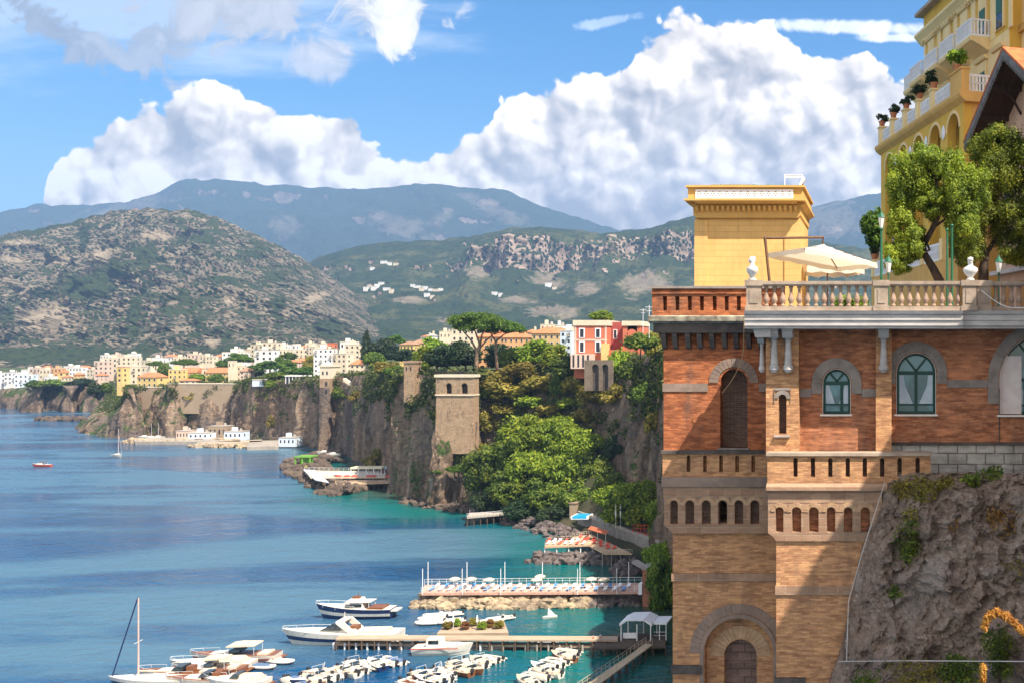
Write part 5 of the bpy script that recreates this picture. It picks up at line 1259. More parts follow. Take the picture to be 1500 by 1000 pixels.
# ================================================================== town
def wallmat(n, c): return plain('wall_' + n, c, tuple(.86 * q for q in c), .5, .9, .1, world=True)
WM = {'white': wallmat('white', (.74, .72, .70)), 'cream': wallmat('cream', (.66, .56, .42)), 'yellow': wallmat('yellow', (.68, .50, .20)), 'pink': wallmat('pink', (.62, .47, .38)),
      'red': wallmat('red', (.56, .16, .09)), 'ochre': wallmat('ochre', (.58, .40, .20)), 'blue': wallmat('blue', (.62, .70, .80)), 'stone': wallmat('stone', (.34, .255, .175)), 'orange': wallmat('orange', (.62, .34, .16)), 'dred': wallmat('dred', (.36, .08, .07))}
def roofmat(n, c, c2): return plain('roof_' + n, c, c2, .8, .9, .3, world=True)
RM = {'terra': roofmat('terra', (.52, .20, .09), (.38, .14, .07)), 'grey': roofmat('grey', (.42, .38, .34), (.33, .30, .27)), 'brown': roofmat('brown', (.36, .20, .13), (.25, .14, .09)), 'pale': roofmat('pale', (.66, .58, .46), (.55, .48, .38))}
WPANE = plain('window_dark', (.035, .04, .05), (.02, .022, .03), 1, .25)
FRAME = plain('window_trim', (.72, .66, .56), (.6, .55, .46), 2, .8)
def house(px0, px1, yt, yb, Y, wall, roof, cols, rows, lab, rz=.0, dep=None, cat='house', name='house', frames=False, win_h=.42, win_w=.34, extra=None, chim=False, sink=3.0):
    c = P((px0 + px1) / 2, yb, Y); w_ = (px1 - px0) / 1500 * Y; h = (yb - yt) / 1500 * Y
    d = dep or max(6.0, w_ * .6); o = thing(name, lab, cat, c, rz)
    rt = roof.split('_')[0]; rm = RM[roof.split('_')[1]]
    rh = 0.0
    if rt in ('hip', 'gable'): rh = min(.32 * h, .2 * w_ + 1.0, 3.2)
    hw = h - rh; hx = w_ / 2
    MB().box(-hx, hx, 0, d, -sink, hw).build('wall', WM[wall], o)
    if rt == 'flat':
        MB().box(-hx - .12, hx + .12, -.12, d + .12, hw + .002, hw + .32).box(-hx + .3, hx - .3, .3, d - .3, hw + .322, hw + .36).build('roof', rm, o)
    else:
        e = .45; a, b = -hx - e, hx + e; k = min(hx, d / 2) * (.95 if rt == 'hip' else 0)
        v = [(a, -e, hw), (b, -e, hw), (b, d + e, hw), (a, d + e, hw), (a + k, d / 2, hw + rh), (b - k, d / 2, hw + rh)]
        m = MB(); m._add(v, [(0, 1, 5, 4), (1, 2, 5), (2, 3, 4, 5), (3, 0, 4), (3, 2, 1, 0)]); r_ = m.build('roof', rm, o)
    if chim: MB().box(hx * .3, hx * .3 + .7, d * .4, d * .4 + .7, hw + .1, hw + rh + 1.3).build('chimney', WM['cream'], o)
    if cols and rows:
        if rt == 'flat' and px1 - px0 > 11:     # roof clutter: stair head and tank
            MB().box(-hx * .5, -hx * .5 + w_ * .22, d * .4, d * .4 + 2.2, hw + .37, hw + 2.3).build('stair_head', WM[wall], o)
            MB().lathe([(.6, 0), (.6, 1.1), (.1, 1.3)], 8, (hx * .45, d * .5, hw + .37)).build('water_tank', RM['grey'], o)
        sx = w_ / cols; sz = hw / rows
        for r in range(rows):
            for k in range(cols):
                cx = -hx + sx * (k + .5); cz = sz * (r + .5); ww, wh = sx * win_w / 2, sz * win_h / 2
                if frames:
                    f = MB().box(cx - ww * 1.25, cx + ww * 1.25, -.08, -.0, cz - wh * 1.15, cz + wh * 1.2).build('window', FRAME, o); MB().box(cx - ww, cx + ww, -.1, -.081, cz - wh, cz + wh).build('pane', WPANE, f)
                elif (r + k * 2 + int(px0)) % 5 == 0 and rows > 1:
                    f = MB().box(cx - ww * 1.5, cx + ww * 1.5, -.9, 0, cz - wh - .25, cz - wh - .05).box(cx - ww * 1.5, cx + ww * 1.5, -.9, -.82, cz - wh - .05, cz - wh + .75).build('balcony', RM['grey'], o); MB().box(cx - ww, cx + ww, -.06, -.0, cz - wh, cz + wh).build('window', WPANE, o)
                else: MB().box(cx - ww, cx + ww, -.06, -.0, cz - wh, cz + wh).build('window', WPANE, o)
        if d / w_ > .5 and px1 < 1100:    # a few windows on the sunlit right side
            for r in range(rows): MB().box(hx, hx + .06, d * .3, d * .3 + sx * win_w, sz * (r + .5) - sz * win_h / 2, sz * (r + .5) + sz * win_h / 2).build('window', WPANE, o)
    if extra: extra(o, hx, d, hw)
    return o

H = [  # px0, px1, top, bottom, depth, wall, roof, cols, rows, label
 # farthest cluster at the left edge
 (-14, 8, 547, 566, 905, 'white', 'flat_pale', 3, 3, 'white block cut by the left edge of the picture, far across the bay'),
 (5, 24, 545, 563, 900, 'white', 'flat_grey', 3, 3, 'pale white apartment block, second house from the left edge'),
 (22, 46, 548, 567, 890, 'blue', 'flat_pale', 4, 3, 'bluish white house with dark windows near the left edge above the far cliff'),
 (42, 60, 539, 553, 960, 'pink', 'flat_pale', 3, 2, 'pale pink house behind the bluish white house at left'),
 (58, 78, 541, 555, 950, 'cream', 'flat_pale', 4, 2, 'cream flat roofed house just right of the pale pink one'),
 (74, 90, 539, 553, 940, 'orange', 'flat_pale', 3, 2, 'small orange house in the far left town'),
 (86, 102, 542, 551, 930, 'yellow', 'hip_terra', 2, 1, 'small bright yellow house in the far left town'),
 (101, 120, 538, 550, 925, 'white', 'flat_pale', 4, 2, 'long white house between yellow and red roofs in the far left town'),
 (115, 130, 535, 546, 950, 'pink', 'hip_terra', 2, 1, 'house with red roof in the middle of the far left town'),
 (126, 142, 541, 551, 900, 'cream', 'flat_pale', 3, 2, 'low cream house below the red roof in the far left town'),
 (138, 158, 529, 549, 890, 'pink', 'flat_pale', 3, 3, 'pinkish stepped block at the left of the cream hillside cluster'),
 (152, 178, 524, 546, 910, 'cream', 'flat_pale', 4, 3, 'cream apartment block in the middle of the hillside cluster'),
 (172, 198, 523, 547, 900, 'cream', 'flat_pale', 4, 4, 'tallest cream block of the hillside cluster with four window rows'),
 # headland
 (171, 179, 538, 560, 640, 'yellow', 'flat_terra', 1, 3, 'narrow yellow tower house at the left end of the headland'),
 (186, 206, 537, 563, 650, 'cream', 'flat_pale', 3, 3, 'cream flat roofed house behind the big yellow house'),
 (199, 232, 545, 567, 625, 'yellow', 'hip_terra', 4, 2, 'big square yellow house with terracotta roof on the headland edge'),
 (247, 266, 541, 562, 622, 'yellow', 'flat_pale', 3, 3, 'yellow house left of the long red roofed terrace'),
 (264, 288, 538, 560, 628, 'yellow', 'gable_terra', 4, 3, 'yellow house with red gable roof on the headland'),
 (286, 302, 540, 560, 632, 'cream', 'flat_terra', 3, 2, 'cream house between two red roofs on the headland'),
 (300, 338, 538, 561, 615, 'yellow', 'gable_terra', 7, 3, 'long yellow building with red roof facing the sea'),
 (263, 286, 554, 563, 600, 'pink', 'hip_terra', 3, 1, 'low red roofed pavilion on the edge of the headland wall'),
 (337, 353, 536, 559, 612, 'cream', 'flat_pale', 3, 3, 'cream building with grey top beside the long yellow building'),
 (351, 365, 538, 560, 605, 'pink', 'hip_brown', 2, 3, 'pink house with brown hipped roof above the dark cliff corner'),
 (334, 338, 529, 540, 606, 'cream', 'flat_pale', 1, 1, 'thin cream bell tower beside the long yellow building'),
 (275, 296, 519, 532, 780, 'pink', 'flat_pale', 4, 2, 'pale house above the trees behind the headland, left one'),
 (292, 312, 522, 533, 770, 'cream', 'flat_pale', 4, 2, 'pale house above the trees behind the headland, right one'),
 (327, 362, 516, 530, 800, 'white', 'flat_pale', 6, 2, 'long white house left of the tall white block'),
 (366, 386, 505, 524, 760, 'cream', 'flat_pale', 3, 3, 'cream block stepped behind the tall white block, left one'),
 (384, 406, 502, 522, 750, 'cream', 'flat_pale', 3, 3, 'cream block stepped behind the tall white block, right one'),
 (373, 400, 513, 537, 690, 'white', 'flat_grey', 3, 3, 'tall white block with big square windows among the trees'),
 (404, 424, 512, 527, 720, 'cream', 'flat_pale', 4, 2, 'cream house with flat roof right of the tall white block'),
 (428, 433, 504, 522, 740, 'white', 'flat_pale', 1, 2, 'slim white bell tower in the middle of the town'),
 (433, 450, 512, 524, 730, 'cream', 'flat_pale', 3, 2, 'low cream house right of the slim bell tower'),
 (448, 462, 508, 526, 720, 'cream', 'flat_pale', 3, 3, 'cream house left of the big white hotel'),
 (420, 436, 527, 538, 640, 'pink', 'hip_terra', 3, 2, 'pink house with red roof among pines, left one'),
 (432, 449, 524, 537, 650, 'pink', 'hip_terra', 3, 2, 'pink house with red roof among pines, right one'),
 (460, 487, 511, 553, 560, 'white', 'flat_pale', 4, 6, 'big white hotel block standing on the cliff edge'),
 (474, 482, 507, 513, 600, 'pink', 'gable_terra', 1, 1, 'red roofed attic above the big white hotel'),
 (480, 489, 503, 513, 610, 'red', 'flat_terra', 1, 1, 'small red house showing over the big white hotel'),
 (486, 508, 518, 553, 535, 'cream', 'flat_pale', 3, 5, 'cream block joined to the right of the white hotel'),
 (505, 527, 505, 540, 560, 'cream', 'flat_pale', 3, 5, 'tall cream stepped block behind the cliff tower'),
 (498, 518, 501, 512, 610, 'white', 'flat_pale', 3, 1, 'white roof storey above the tall cream stepped block'),
 (513, 541, 527, 547, 500, 'cream', 'hip_terra', 4, 2, 'small cream villa with terracotta hipped roof on the cliff edge'),
 (585, 606, 500, 514, 480, 'yellow', 'hip_brown', 4, 1, 'pale yellow villa with brown roof above the dark trees'),
 (604, 622, 497, 514, 490, 'yellow', 'hip_brown', 3, 2, 'yellow house beside the villa above the dark trees'),
 (626, 632, 488, 502, 560, 'white', 'hip_grey', 1, 1, 'little white bell turret left of the umbrella pine'),
 (662, 704, 482, 500, 520, 'cream', 'flat_grey', 5, 2, 'grey roofed house partly hidden behind the umbrella pine crown'),
 (700, 740, 484, 513, 420, 'orange', 'hip_terra', 5, 2, 'orange house with terracotta roof under the pine branches'),
 (738, 775, 486, 512, 410, 'orange', 'hip_terra', 5, 2, 'orange house with terracotta roof right of the pines'),
 (778, 830, 479, 508, 400, 'ochre', 'hip_terra', 6, 2, 'long ochre house with wide terracotta roof left of the red villa'),
 (792, 812, 476, 484, 460, 'cream', 'flat_pale', 3, 1, 'cream roof storey behind the long ochre house'),
 (820, 838, 485, 523, 345, 'blue', 'flat_pale', 2, 4, 'narrow bluish white house left of the red villa'),
]
for i, h in enumerate(H):
    house(*h, rz=R([6, -4, 10, -8, 3, 0][i % 6]), chim=(i % 3 == 0), frames=(h[1] - h[0] > 30), sink=8 if h[4] < 700 else 5)

H2 = [(30, 52, 541, 551, 1000, 'white', 'flat_pale', 4, 1, 'low white roofs behind the bluish white house at left'), (62, 72, 535, 542, 1040, 'pink', 'hip_terra', 2, 1, 'small pink house highest behind the cream flat roofed house'), (92, 108, 536, 543, 1020, 'white', 'flat_pale', 3, 1, 'pale house behind the small bright yellow house'), (108, 118, 545, 556, 860, 'ochre', 'hip_terra', 2, 2, 'ochre house at the rim of the far cliff below the long white house'), (64, 76, 551, 560, 850, 'white', 'flat_pale', 2, 1, 'little white house low on the far cliff rim, left'), (90, 100, 549, 558, 850, 'cream', 'hip_terra', 2, 1, 'little red roofed house low on the far cliff rim, middle'),
 (146, 160, 520, 532, 980, 'white', 'flat_pale', 3, 2, 'white block topping the left of the hillside cluster'), (164, 176, 519, 528, 990, 'pink', 'flat_pale', 3, 1, 'pink block topping the hillside cluster'), (186, 200, 518, 527, 990, 'white', 'flat_pale', 3, 1, 'white block topping the right of the hillside cluster'), (140, 152, 546, 557, 840, 'pink', 'hip_terra', 2, 2, 'pink villa between the far cliff and the headland trees'), (206, 222, 528, 540, 800, 'cream', 'flat_pale', 3, 2, 'cream house behind the roof of the big yellow house'), (222, 238, 524, 534, 830, 'white', 'flat_pale', 3, 1, 'white house behind the small pine dome'), (240, 256, 519, 529, 860, 'white', 'hip_terra', 3, 1, 'white house with red roof behind the tall dark green tree'),
 (254, 272, 523, 535, 820, 'cream', 'flat_pale', 3, 2, 'cream house behind the wide bright pine dome'), (312, 328, 519, 529, 840, 'pink', 'hip_terra', 3, 1, 'pink house with red roof behind the long white house'), (338, 352, 511, 519, 900, 'white', 'flat_pale', 3, 1, 'distant white house above the big round pine'), (356, 368, 512, 522, 880, 'pink', 'flat_pale', 2, 1, 'distant pink house left of the stepped cream blocks'), (408, 422, 505, 513, 860, 'white', 'flat_pale', 3, 1, 'distant white house left of the slim bell tower'), (436, 448, 506, 513, 850, 'pink', 'hip_terra', 2, 1, 'distant pink house right of the slim bell tower'), (448, 460, 503, 510, 870, 'cream', 'flat_pale', 2, 1, 'distant cream house above the left of the white hotel'),
 (464, 476, 504, 512, 760, 'cream', 'flat_pale', 2, 1, 'cream roof storey behind the big white hotel, left one'), (520, 534, 510, 522, 640, 'white', 'flat_pale', 2, 2, 'white house between the stepped block and the pointed conifer'), (616, 630, 490, 500, 620, 'white', 'hip_terra', 3, 1, 'white house with red roof behind the yellow house'), (644, 660, 486, 497, 600, 'cream', 'flat_pale', 3, 1, 'cream house left of the umbrella pine crown'), (770, 784, 482, 496, 470, 'pink', 'hip_terra', 2, 2, 'pink house between the orange house and the long ochre house'), (812, 826, 477, 488, 470, 'white', 'flat_pale', 2, 1, 'white house behind the right end of the ochre roof'), (405, 417, 530, 538, 650, 'white', 'flat_pale', 2, 1, 'low white house among the pines below the tall white block'), (466, 480, 545, 555, 530, 'white', 'flat_grey', 3, 1, 'low white annexe at the foot of the big white hotel')]
for i, h in enumerate(H2): house(*h, rz=R([-6, 5, -9, 7][i % 4]), chim=(i % 2 == 0), sink=6, win_w=.26, win_h=.36)

# red villa with its dark recess and right-hand wing
vil = thing('red_villa', 'red villa with white window surrounds and cream cornice on the cliff top', 'villa', P(866, 525, 315), R(0))
vx = lambda p: (p - 866) / 1500 * 315
vz = lambda y: (525 - y) / 1500 * 315
MB().box(vx(841), vx(889), 0, 14, -6, vz(477)).build('wall', WM['red'], vil)
MB().box(vx(839.5), vx(890.5), -.35, 14.3, vz(477) + .002, vz(469)).build('cornice', WM['cream'], vil)
for a in (841.5, 886): MB().box(vx(a), vx(a) + .55, -.1, 0, -1, vz(477)).build('quoin', WM['pink'], vil)
MB().box(vx(840.5), vx(889.5), -.14, -.001, vz(499), vz(496.5)).build('string_course', WM['pink'], vil)
for cx in (852.5, 876):
    for (a, b) in ((494, 482), (515, 501)):
        f = MB().box(vx(cx - 4.3), vx(cx + 4.3), -.16, -.01, vz(a + 1), vz(b - 1.6)).build('window', WHITE, vil); MB().box(vx(cx - 2.6), vx(cx + 2.6), -.19, -.161, vz(a), vz(b)).build('pane', WPANE, f)
MB().box(vx(889.5), vx(913), 5, 15, -6, vz(471)).build('recessed_wall', WM['dred'], vil)
f = MB().box(vx(892), vx(898), 4.85, 5, vz(496), vz(482)).build('window', WHITE, vil); MB().box(vx(893.2), vx(896.8), 4.8, 4.849, vz(495), vz(483)).build('pane', WPANE, f)
w = MB(); wall_holes(w, vx(911), vx(937), -6, vz(477), 1, 1.5, [(vx(917), vx(932), vz(496), vz(482), True), (vx(918), vx(931), vz(519), vz(500), True)], 10); w.box(vx(911), vx(937), 3, 12, -6, vz(477)); w.build('wing_wall', WM['red'], vil)
MB().box(vx(910), vx(938), .6, 12.4, vz(477) + .002, vz(470)).build('cornice', WM['cream'], vil)
MB().box(vx(883), vx(893), -2, -.2, -4, vz(503)).build('porch', WM['yellow'], vil); MB().box(vx(841), vx(872), -3.5, -.2, -3, vz(518)).build('veranda', WM['pink'], vil)
for cx in (845, 852, 859, 866): MB().box(vx(cx - 1), vx(cx + 1.5), -3.58, -3.5, -2.5, vz(519.5)).build('veranda_opening', WPANE, vil)
MB().box(vx(893), vx(912), -1, 4.9, -6, vz(512)).build('terrace', WM['red'], vil)
o = thing('retaining_wall', 'stone retaining wall with dark arches under the red villa', 'wall', P(880, 552, 303)); k = 303 / 1500; DST = plain('shaded_stone', (.20, .155, .115), (.12, .095, .075), .6, .95, .5, world=True)
w = MB(); wall_holes(w, -24 * k, 17 * k, -4, 25 * k, 0, 1.2, [(-13 * k, -3 * k, -4, 19 * k, True), (2 * k, 11 * k, -4, 19 * k, True)], 8); w.build('wall', DST, o); MB().box(-23 * k, 16 * k, 1.0, 1.4, -4, 22 * k).build('arch_back', DARKST, o)

BASTM = brick_mat('bastion_block', (.40, .28, .18), (.30, .205, .13), (.24, .17, .115), 1.3, .62, .05, (.10, .075, .055), .8, .5)
# big terraced substructure with two arched openings, and its bastion down to the sea
Yt = 318.0; sub = thing('cliff_villa_base', 'pale masonry bastion with two arched windows rising from the sea under the terrace', 'building', P(666, 548, Yt), R(-2)); k = Yt / 1500; sub.scale = (.88, 1, 1)
tx = lambda p: (p - 669) * k
tz = lambda y: (548 - y) * k
w = MB(); wall_holes(w, tx(637), tx(701), tz(577), tz(552), 0, .8, [(tx(654), tx(664), tz(576), tz(560.5), True), (tx(680), tx(691), tz(576), tz(560.5), True)], 10); w.build('upper_wall', BASTM, sub)
MB().box(tx(637) + .81, tx(700.5) - .81, 2, 4, tz(577), tz(552)).build('inner_wall', DARKST, sub); MB().box(tx(637), tx(637) + .8, .801, 4, tz(577), tz(552)).build('side_wall', BASTM, sub); MB().box(tx(700.5) - .8, tx(700.5), .801, 4, tz(577), tz(552)).build('side_wall', BASTM, sub)
MB().box(tx(635), tx(702.5), -.35, 4.2, tz(552) + .002, tz(548)).build('cornice', WM['cream'], sub); MB().box(tx(636), tx(701.5), -.25, 4, tz(579), tz(577) - .002).build('string_course', WM['cream'], sub)
w = MB().hexa([(tx(636.5), -.3, tz(664)), (tx(701), -.2, tz(664)), (tx(701), 4, tz(664)), (tx(636.5), 4, tz(664)), (tx(637.5), .1, tz(579) - .002), (tx(700.5), .1, tz(579) - .002), (tx(700.5), 4, tz(579) - .002), (tx(637.5), 4, tz(579) - .002)]); w.build('bastion', BASTM, sub)
V = []
for i in range(40):
    for j in range(46):
        u, f = i / 39, j / 45; x_ = tx(632) + (tx(703) - tx(632)) * u; z_ = tz(618) + (-42 - tz(618)) * f
        dn = 1.6 * noise.fractal(Vector((x_ / 5, 3.3, z_ / 9)), .8, 2, 5) + 1.5 * noise.ridged_multi_fractal(Vector((x_ / 9, 1.7, z_ / 40)), .9, 2, 4, 1, 2) - .2
        e_ = min(1, f * 4); V.append((x_ + .5 * e_ * math.sin(z_ * .7), .7 - (dn + .6) * e_ + 5 * max(0, abs(u - .5) * 2 - .75) - (2.2 * f if u < .45 else -2.5 * min(1, f * 3)), z_))
obj('rock_foot', grid_mesh('rock_foot', V, 40, 46, [MCLIFF]), None, sub)
w = MB()
for i in range(17): q = tx(636) + i * (tx(702) - tx(636)) / 16; w.box(q - .05, q + .05, -.2, -.1, tz(548) + .002, tz(543))
w.box(tx(636), tx(702), -.2, -.1, tz(543.5), tz(543)); w.box(tx(636), tx(702), -.2, -.1, tz(546), tz(545.6)); w.build('railing', DARKST, sub)
o = thing('watch_tower', 'small square stone tower with crenel cornice at the left of the pale bastion', 'tower', P(599, 556, 341)); k = 338 / 1500; o.scale = (.8, 1, .92)
MB().box(-9.5 * k, 9.5 * k, 0, 5, -8, 27 * k).build('wall', BASTM, o); MB().box(-11 * k, 11 * k, -.3, 5.3, 27 * k + .002, 30.5 * k).build('cornice', BASTM, o)
for cx in (-4.5, 3.5): MB().box((cx - 1) * k, (cx + 1) * k, -.08, 0, 15 * k, 21 * k).build('window', WPANE, o)
MB().box(10 * k, 38 * k, 1, 3, -10, 3 * k).build('low_wall', BASTM, o)
o = thing('cliff_tower', 'tan brick tower clinging to the dark cliff below the white hotel', 'tower', P(476, 585, 486)); k = 486 / 1500
MB().box(-7.6 * k, 7.6 * k, -.15, 9, 8 * k, 31 * k).build('base_wall', BASTM, o)
MB().hexa([(-7 * k, -1.5, -32), (7 * k, -1.5, -32), (9 * k, 10, -32), (-9 * k, 10, -32), (-7.5 * k, 0, 31 * k), (7.5 * k, 0, 31 * k), (7.5 * k, 10, 31 * k), (-7.5 * k, 10, 31 * k)]).build('bastion', MCLIFF, o)
MB().box(-7.5 * k, 7.5 * k, 0, 9, 31 * k + .002, 48 * k).build('wall', WM['cream'], o); MB().box(-8.6 * k, 8.6 * k, -.3, 9.3, 48 * k + .002, 50.5 * k).build('cornice', WM['cream'], o)
for cx, cz in ((-3, 39), (3, 39), (2.5, 24), (2.5, 12)): MB().box((cx - 1.1) * k, (cx + 1.1) * k, -.5 if cz < 30 else -.08, .05, (cz - 2.5) * k, (cz + 2.5) * k).build('window', WPANE, o)
# long walls along the cliff rim of the headland
for (pa, pb, y0, y1, Y, lab) in [(189, 248, 567, 576, 590, 'pale retaining wall under the big yellow house'), (248, 346, 562, 582, 574, 'long tan retaining wall along the headland rim'), (372, 428, 556, 560, 552, 'white promenade parapet above the dark cliff')]:
    Y = max(snapY((pa + pb) / 2, y1 + 2, Y), snapY(pa + 8, y1 + 2, Y), snapY(pb - 8, y1 + 2, Y)) - .5; o = thing('retaining_wall', lab, 'wall', P((pa + pb) / 2, y1, Y)); k = Y / 1500
    MB().box(-(pb - pa) / 2 * k, (pb - pa) / 2 * k, -1.5, 6, -9 if y1 > 570 else -2, (y1 - y0) * k).build('wall', WM['stone'] if y1 > 570 else WM['blue'], o); MB().box(-(pb - pa) / 2 * k, (pb - pa) / 2 * k, -1.7, 6, (y1 - y0) * k + .002, (y1 - y0) * k + .4).build('coping', WM['cream'], o)
o = thing('pavilion', 'low white glazed pavilion on the cliff rim left of the big white hotel', 'pavilion', P(433, 556, 541)); k = 541 / 1500
MB().box(-16 * k, 16 * k, 0, 5, 5 * k, 7 * k).build('roof', WM['white'], o); MB().box(-15 * k, 15 * k, .5, 4.5, -2, 5 * k - .002).build('wall', WPANE, o)
for q in range(7): MB().box((-15 + q * 5 - .4) * k, (-15 + q * 5 + .4) * k, .2, .49, -2, 5 * k - .002).build('post', WM['white'], o)
o = thing('stairway', 'pale covered stairway slanting down the cliff right of the cliff tower', 'stairway', P(505, 553, 478)); k = 478 / 1500
MB().prism([(0, 0), (32 * k, -22 * k), (32 * k, -26 * k), (0, -5 * k)], -1.5, 1).build('flight', WM['cream'], o)
# white hamlets on the green hill
hl = [(536, 424, 'white'), (541, 421, 'cream'), (548, 423, 'white'), (552, 420, 'white'), (558, 417, 'white'), (545, 395, 'white'), (562, 386, 'white'), (570, 388, 'white'), (580, 389, 'cream'), (604, 420, 'white'), (611, 422, 'white'), (617, 425, 'cream'), (622, 423, 'white'), (630, 426, 'white'), (638, 427, 'cream'), (645, 426, 'white'), (625, 433, 'white'), (633, 436, 'cream'), (566, 425, 'white'), (573, 427, 'cream'), (724, 431, 'white'), (733, 433, 'white'), (803, 418, 'white'), (812, 424, 'cream')]
for i, (px, y, c) in enumerate(hl):
    Yh = hitY(px, y, ('hill',)) or 2400; wv = [6, 4.5, 8, 5][i % 4]
    g = 'at the left of the green hill' if px < 600 else ('in the middle of the green hill' if px < 700 else 'below the rock band of the green hill')
    lab = 'tiny %s house in the hamlet %s' % (c, g)
    w_ = wv / 1500 * Yh; o = MB().box(-w_ / 2, w_ / 2, -4, 8, -6, 3.2 / 1500 * Yh).box(-w_ / 2 - .5, w_ / 2 + .5, -4.5, 8.5, 3.2 / 1500 * Yh + .01, 3.6 / 1500 * Yh).build('house', WM[c], None, loc=P(px, y, Yh - 4)); tag(o, lab, 'house', 'white houses of the hamlet ' + g)
# antenna masts
for px, y0, y1, Y, lab in ((942, 452, 485, 300, 'thin antenna mast on the red villa wing roof'), (951, 447, 490, 262, 'thin pale pole on the cliff edge beside the brick tower')):
    b = P(px, y1, Y); h = (y1 - y0) / 1500 * Y; o = MB().tube([(0, 0, -1), (0, 0, h)], .07, 5).tube([(-1, 0, h * .93), (1, 0, h * .93)], .05, 4).tube([(-.6, 0, h * .8), (.6, 0, h * .8)], .05, 4).build('antenna_mast', WHITE, None, loc=b); tag(o, lab, 'antenna')

# ================================================================== trees of the town and the grove
PROTO = {}
def proto(kind, mat):
    key = (kind, mat.name)
    if key in PROTO: return PROTO[key]
    rg = random.Random(len(PROTO) * 7 + 3); w = MB()
    if kind == 'broad':
        bl = clumps(rg, (0, 0, .58), (.5, .5, .42), 30, (.22, .4)); n, lf = 4200, .055
        w.tube([(0, 0, -.15), (.01, 0, .2), (-.02, 0, .55)], [.035, .026, .01], 7)
        for k in range(4): a = k * 1.6; w.tube([(0, 0, .2), (.16 * math.cos(a), .16 * math.sin(a), .42), (.28 * math.cos(a), .28 * math.sin(a), .62)], [.018, .012, .005], 5)
    elif kind == 'big':
        bl = clumps(rg, (0, 0, .55), (.50, .48, .48), 34, (.17, .36)); n, lf = 9000, .040
        w.tube([(0, 0, -.2), (.01, 0, .2), (-.02, 0, .6)], [.03, .024, .01], 7)
        for k in range(5): a = k * 1.3; w.tube([(0, 0, .15), (.18 * math.cos(a), .18 * math.sin(a), .4), (.32 * math.cos(a), .32 * math.sin(a), .65)], [.016, .011, .004], 5)
    elif kind == 'dome':
        bl = clumps(rg, (0, 0, .66), (.5, .5, .32), 26, (.22, .36), 'dome'); n, lf = 3600, .05
        w.tube([(0, 0, -.2), (.02, 0, .3), (0, 0, .7)], [.04, .03, .015], 7)
    elif kind == 'cypress':
        bl = [((.05 * rg.uniform(-1, 1), .05 * rg.uniform(-1, 1), z), ((.34 * (1 - z) + .1) * rg.uniform(.8, 1.1), (.34 * (1 - z) + .1), .12)) for z in np.linspace(.12, .94, 14)]; n, lf = 3000, .06
        w.tube([(0, 0, -.15), (0, 0, .5)], [.03, .01], 6)
    else:
        bl = clumps(rg, (0, 0, .42), (.5, .48, .5), 20, (.24, .42), 'dome'); n, lf = 2400, .07
        w.tube([(0, 0, -.2), (.02, 0, .4)], [.03, .01], 6)
    PROTO[key] = (w.mesh('trunk', BARK, True), leaf_mesh('crown', bl, n, lf, mat, len(PROTO) + 5)); return PROTO[key]
RT = random.Random(77)
TG = {}
def tree(px, yt, yb, wpx, Y, kind, mat, lab, group=None, name=None):
    tr, cr = proto(kind, mat)
    if kind == 'bush': Y = snapY(px, yb - 3, Y)
    k = Y / 1500
    nm = name or {'broad': 'broadleaf_tree', 'big': 'broadleaf_tree', 'dome': 'stone_pine', 'cypress': 'conifer', 'bush': 'bush'}[kind]
    h = (yb - yt) * k * 1.06; o = thing(nm, lab, 'tree' if kind != 'bush' else 'bush', P(px, yb, Y), RT.uniform(0, 6.28), group, (wpx * k, wpx * k, h))
    obj('trunk', tr, None, o); obj('crown', cr, None, o); return o
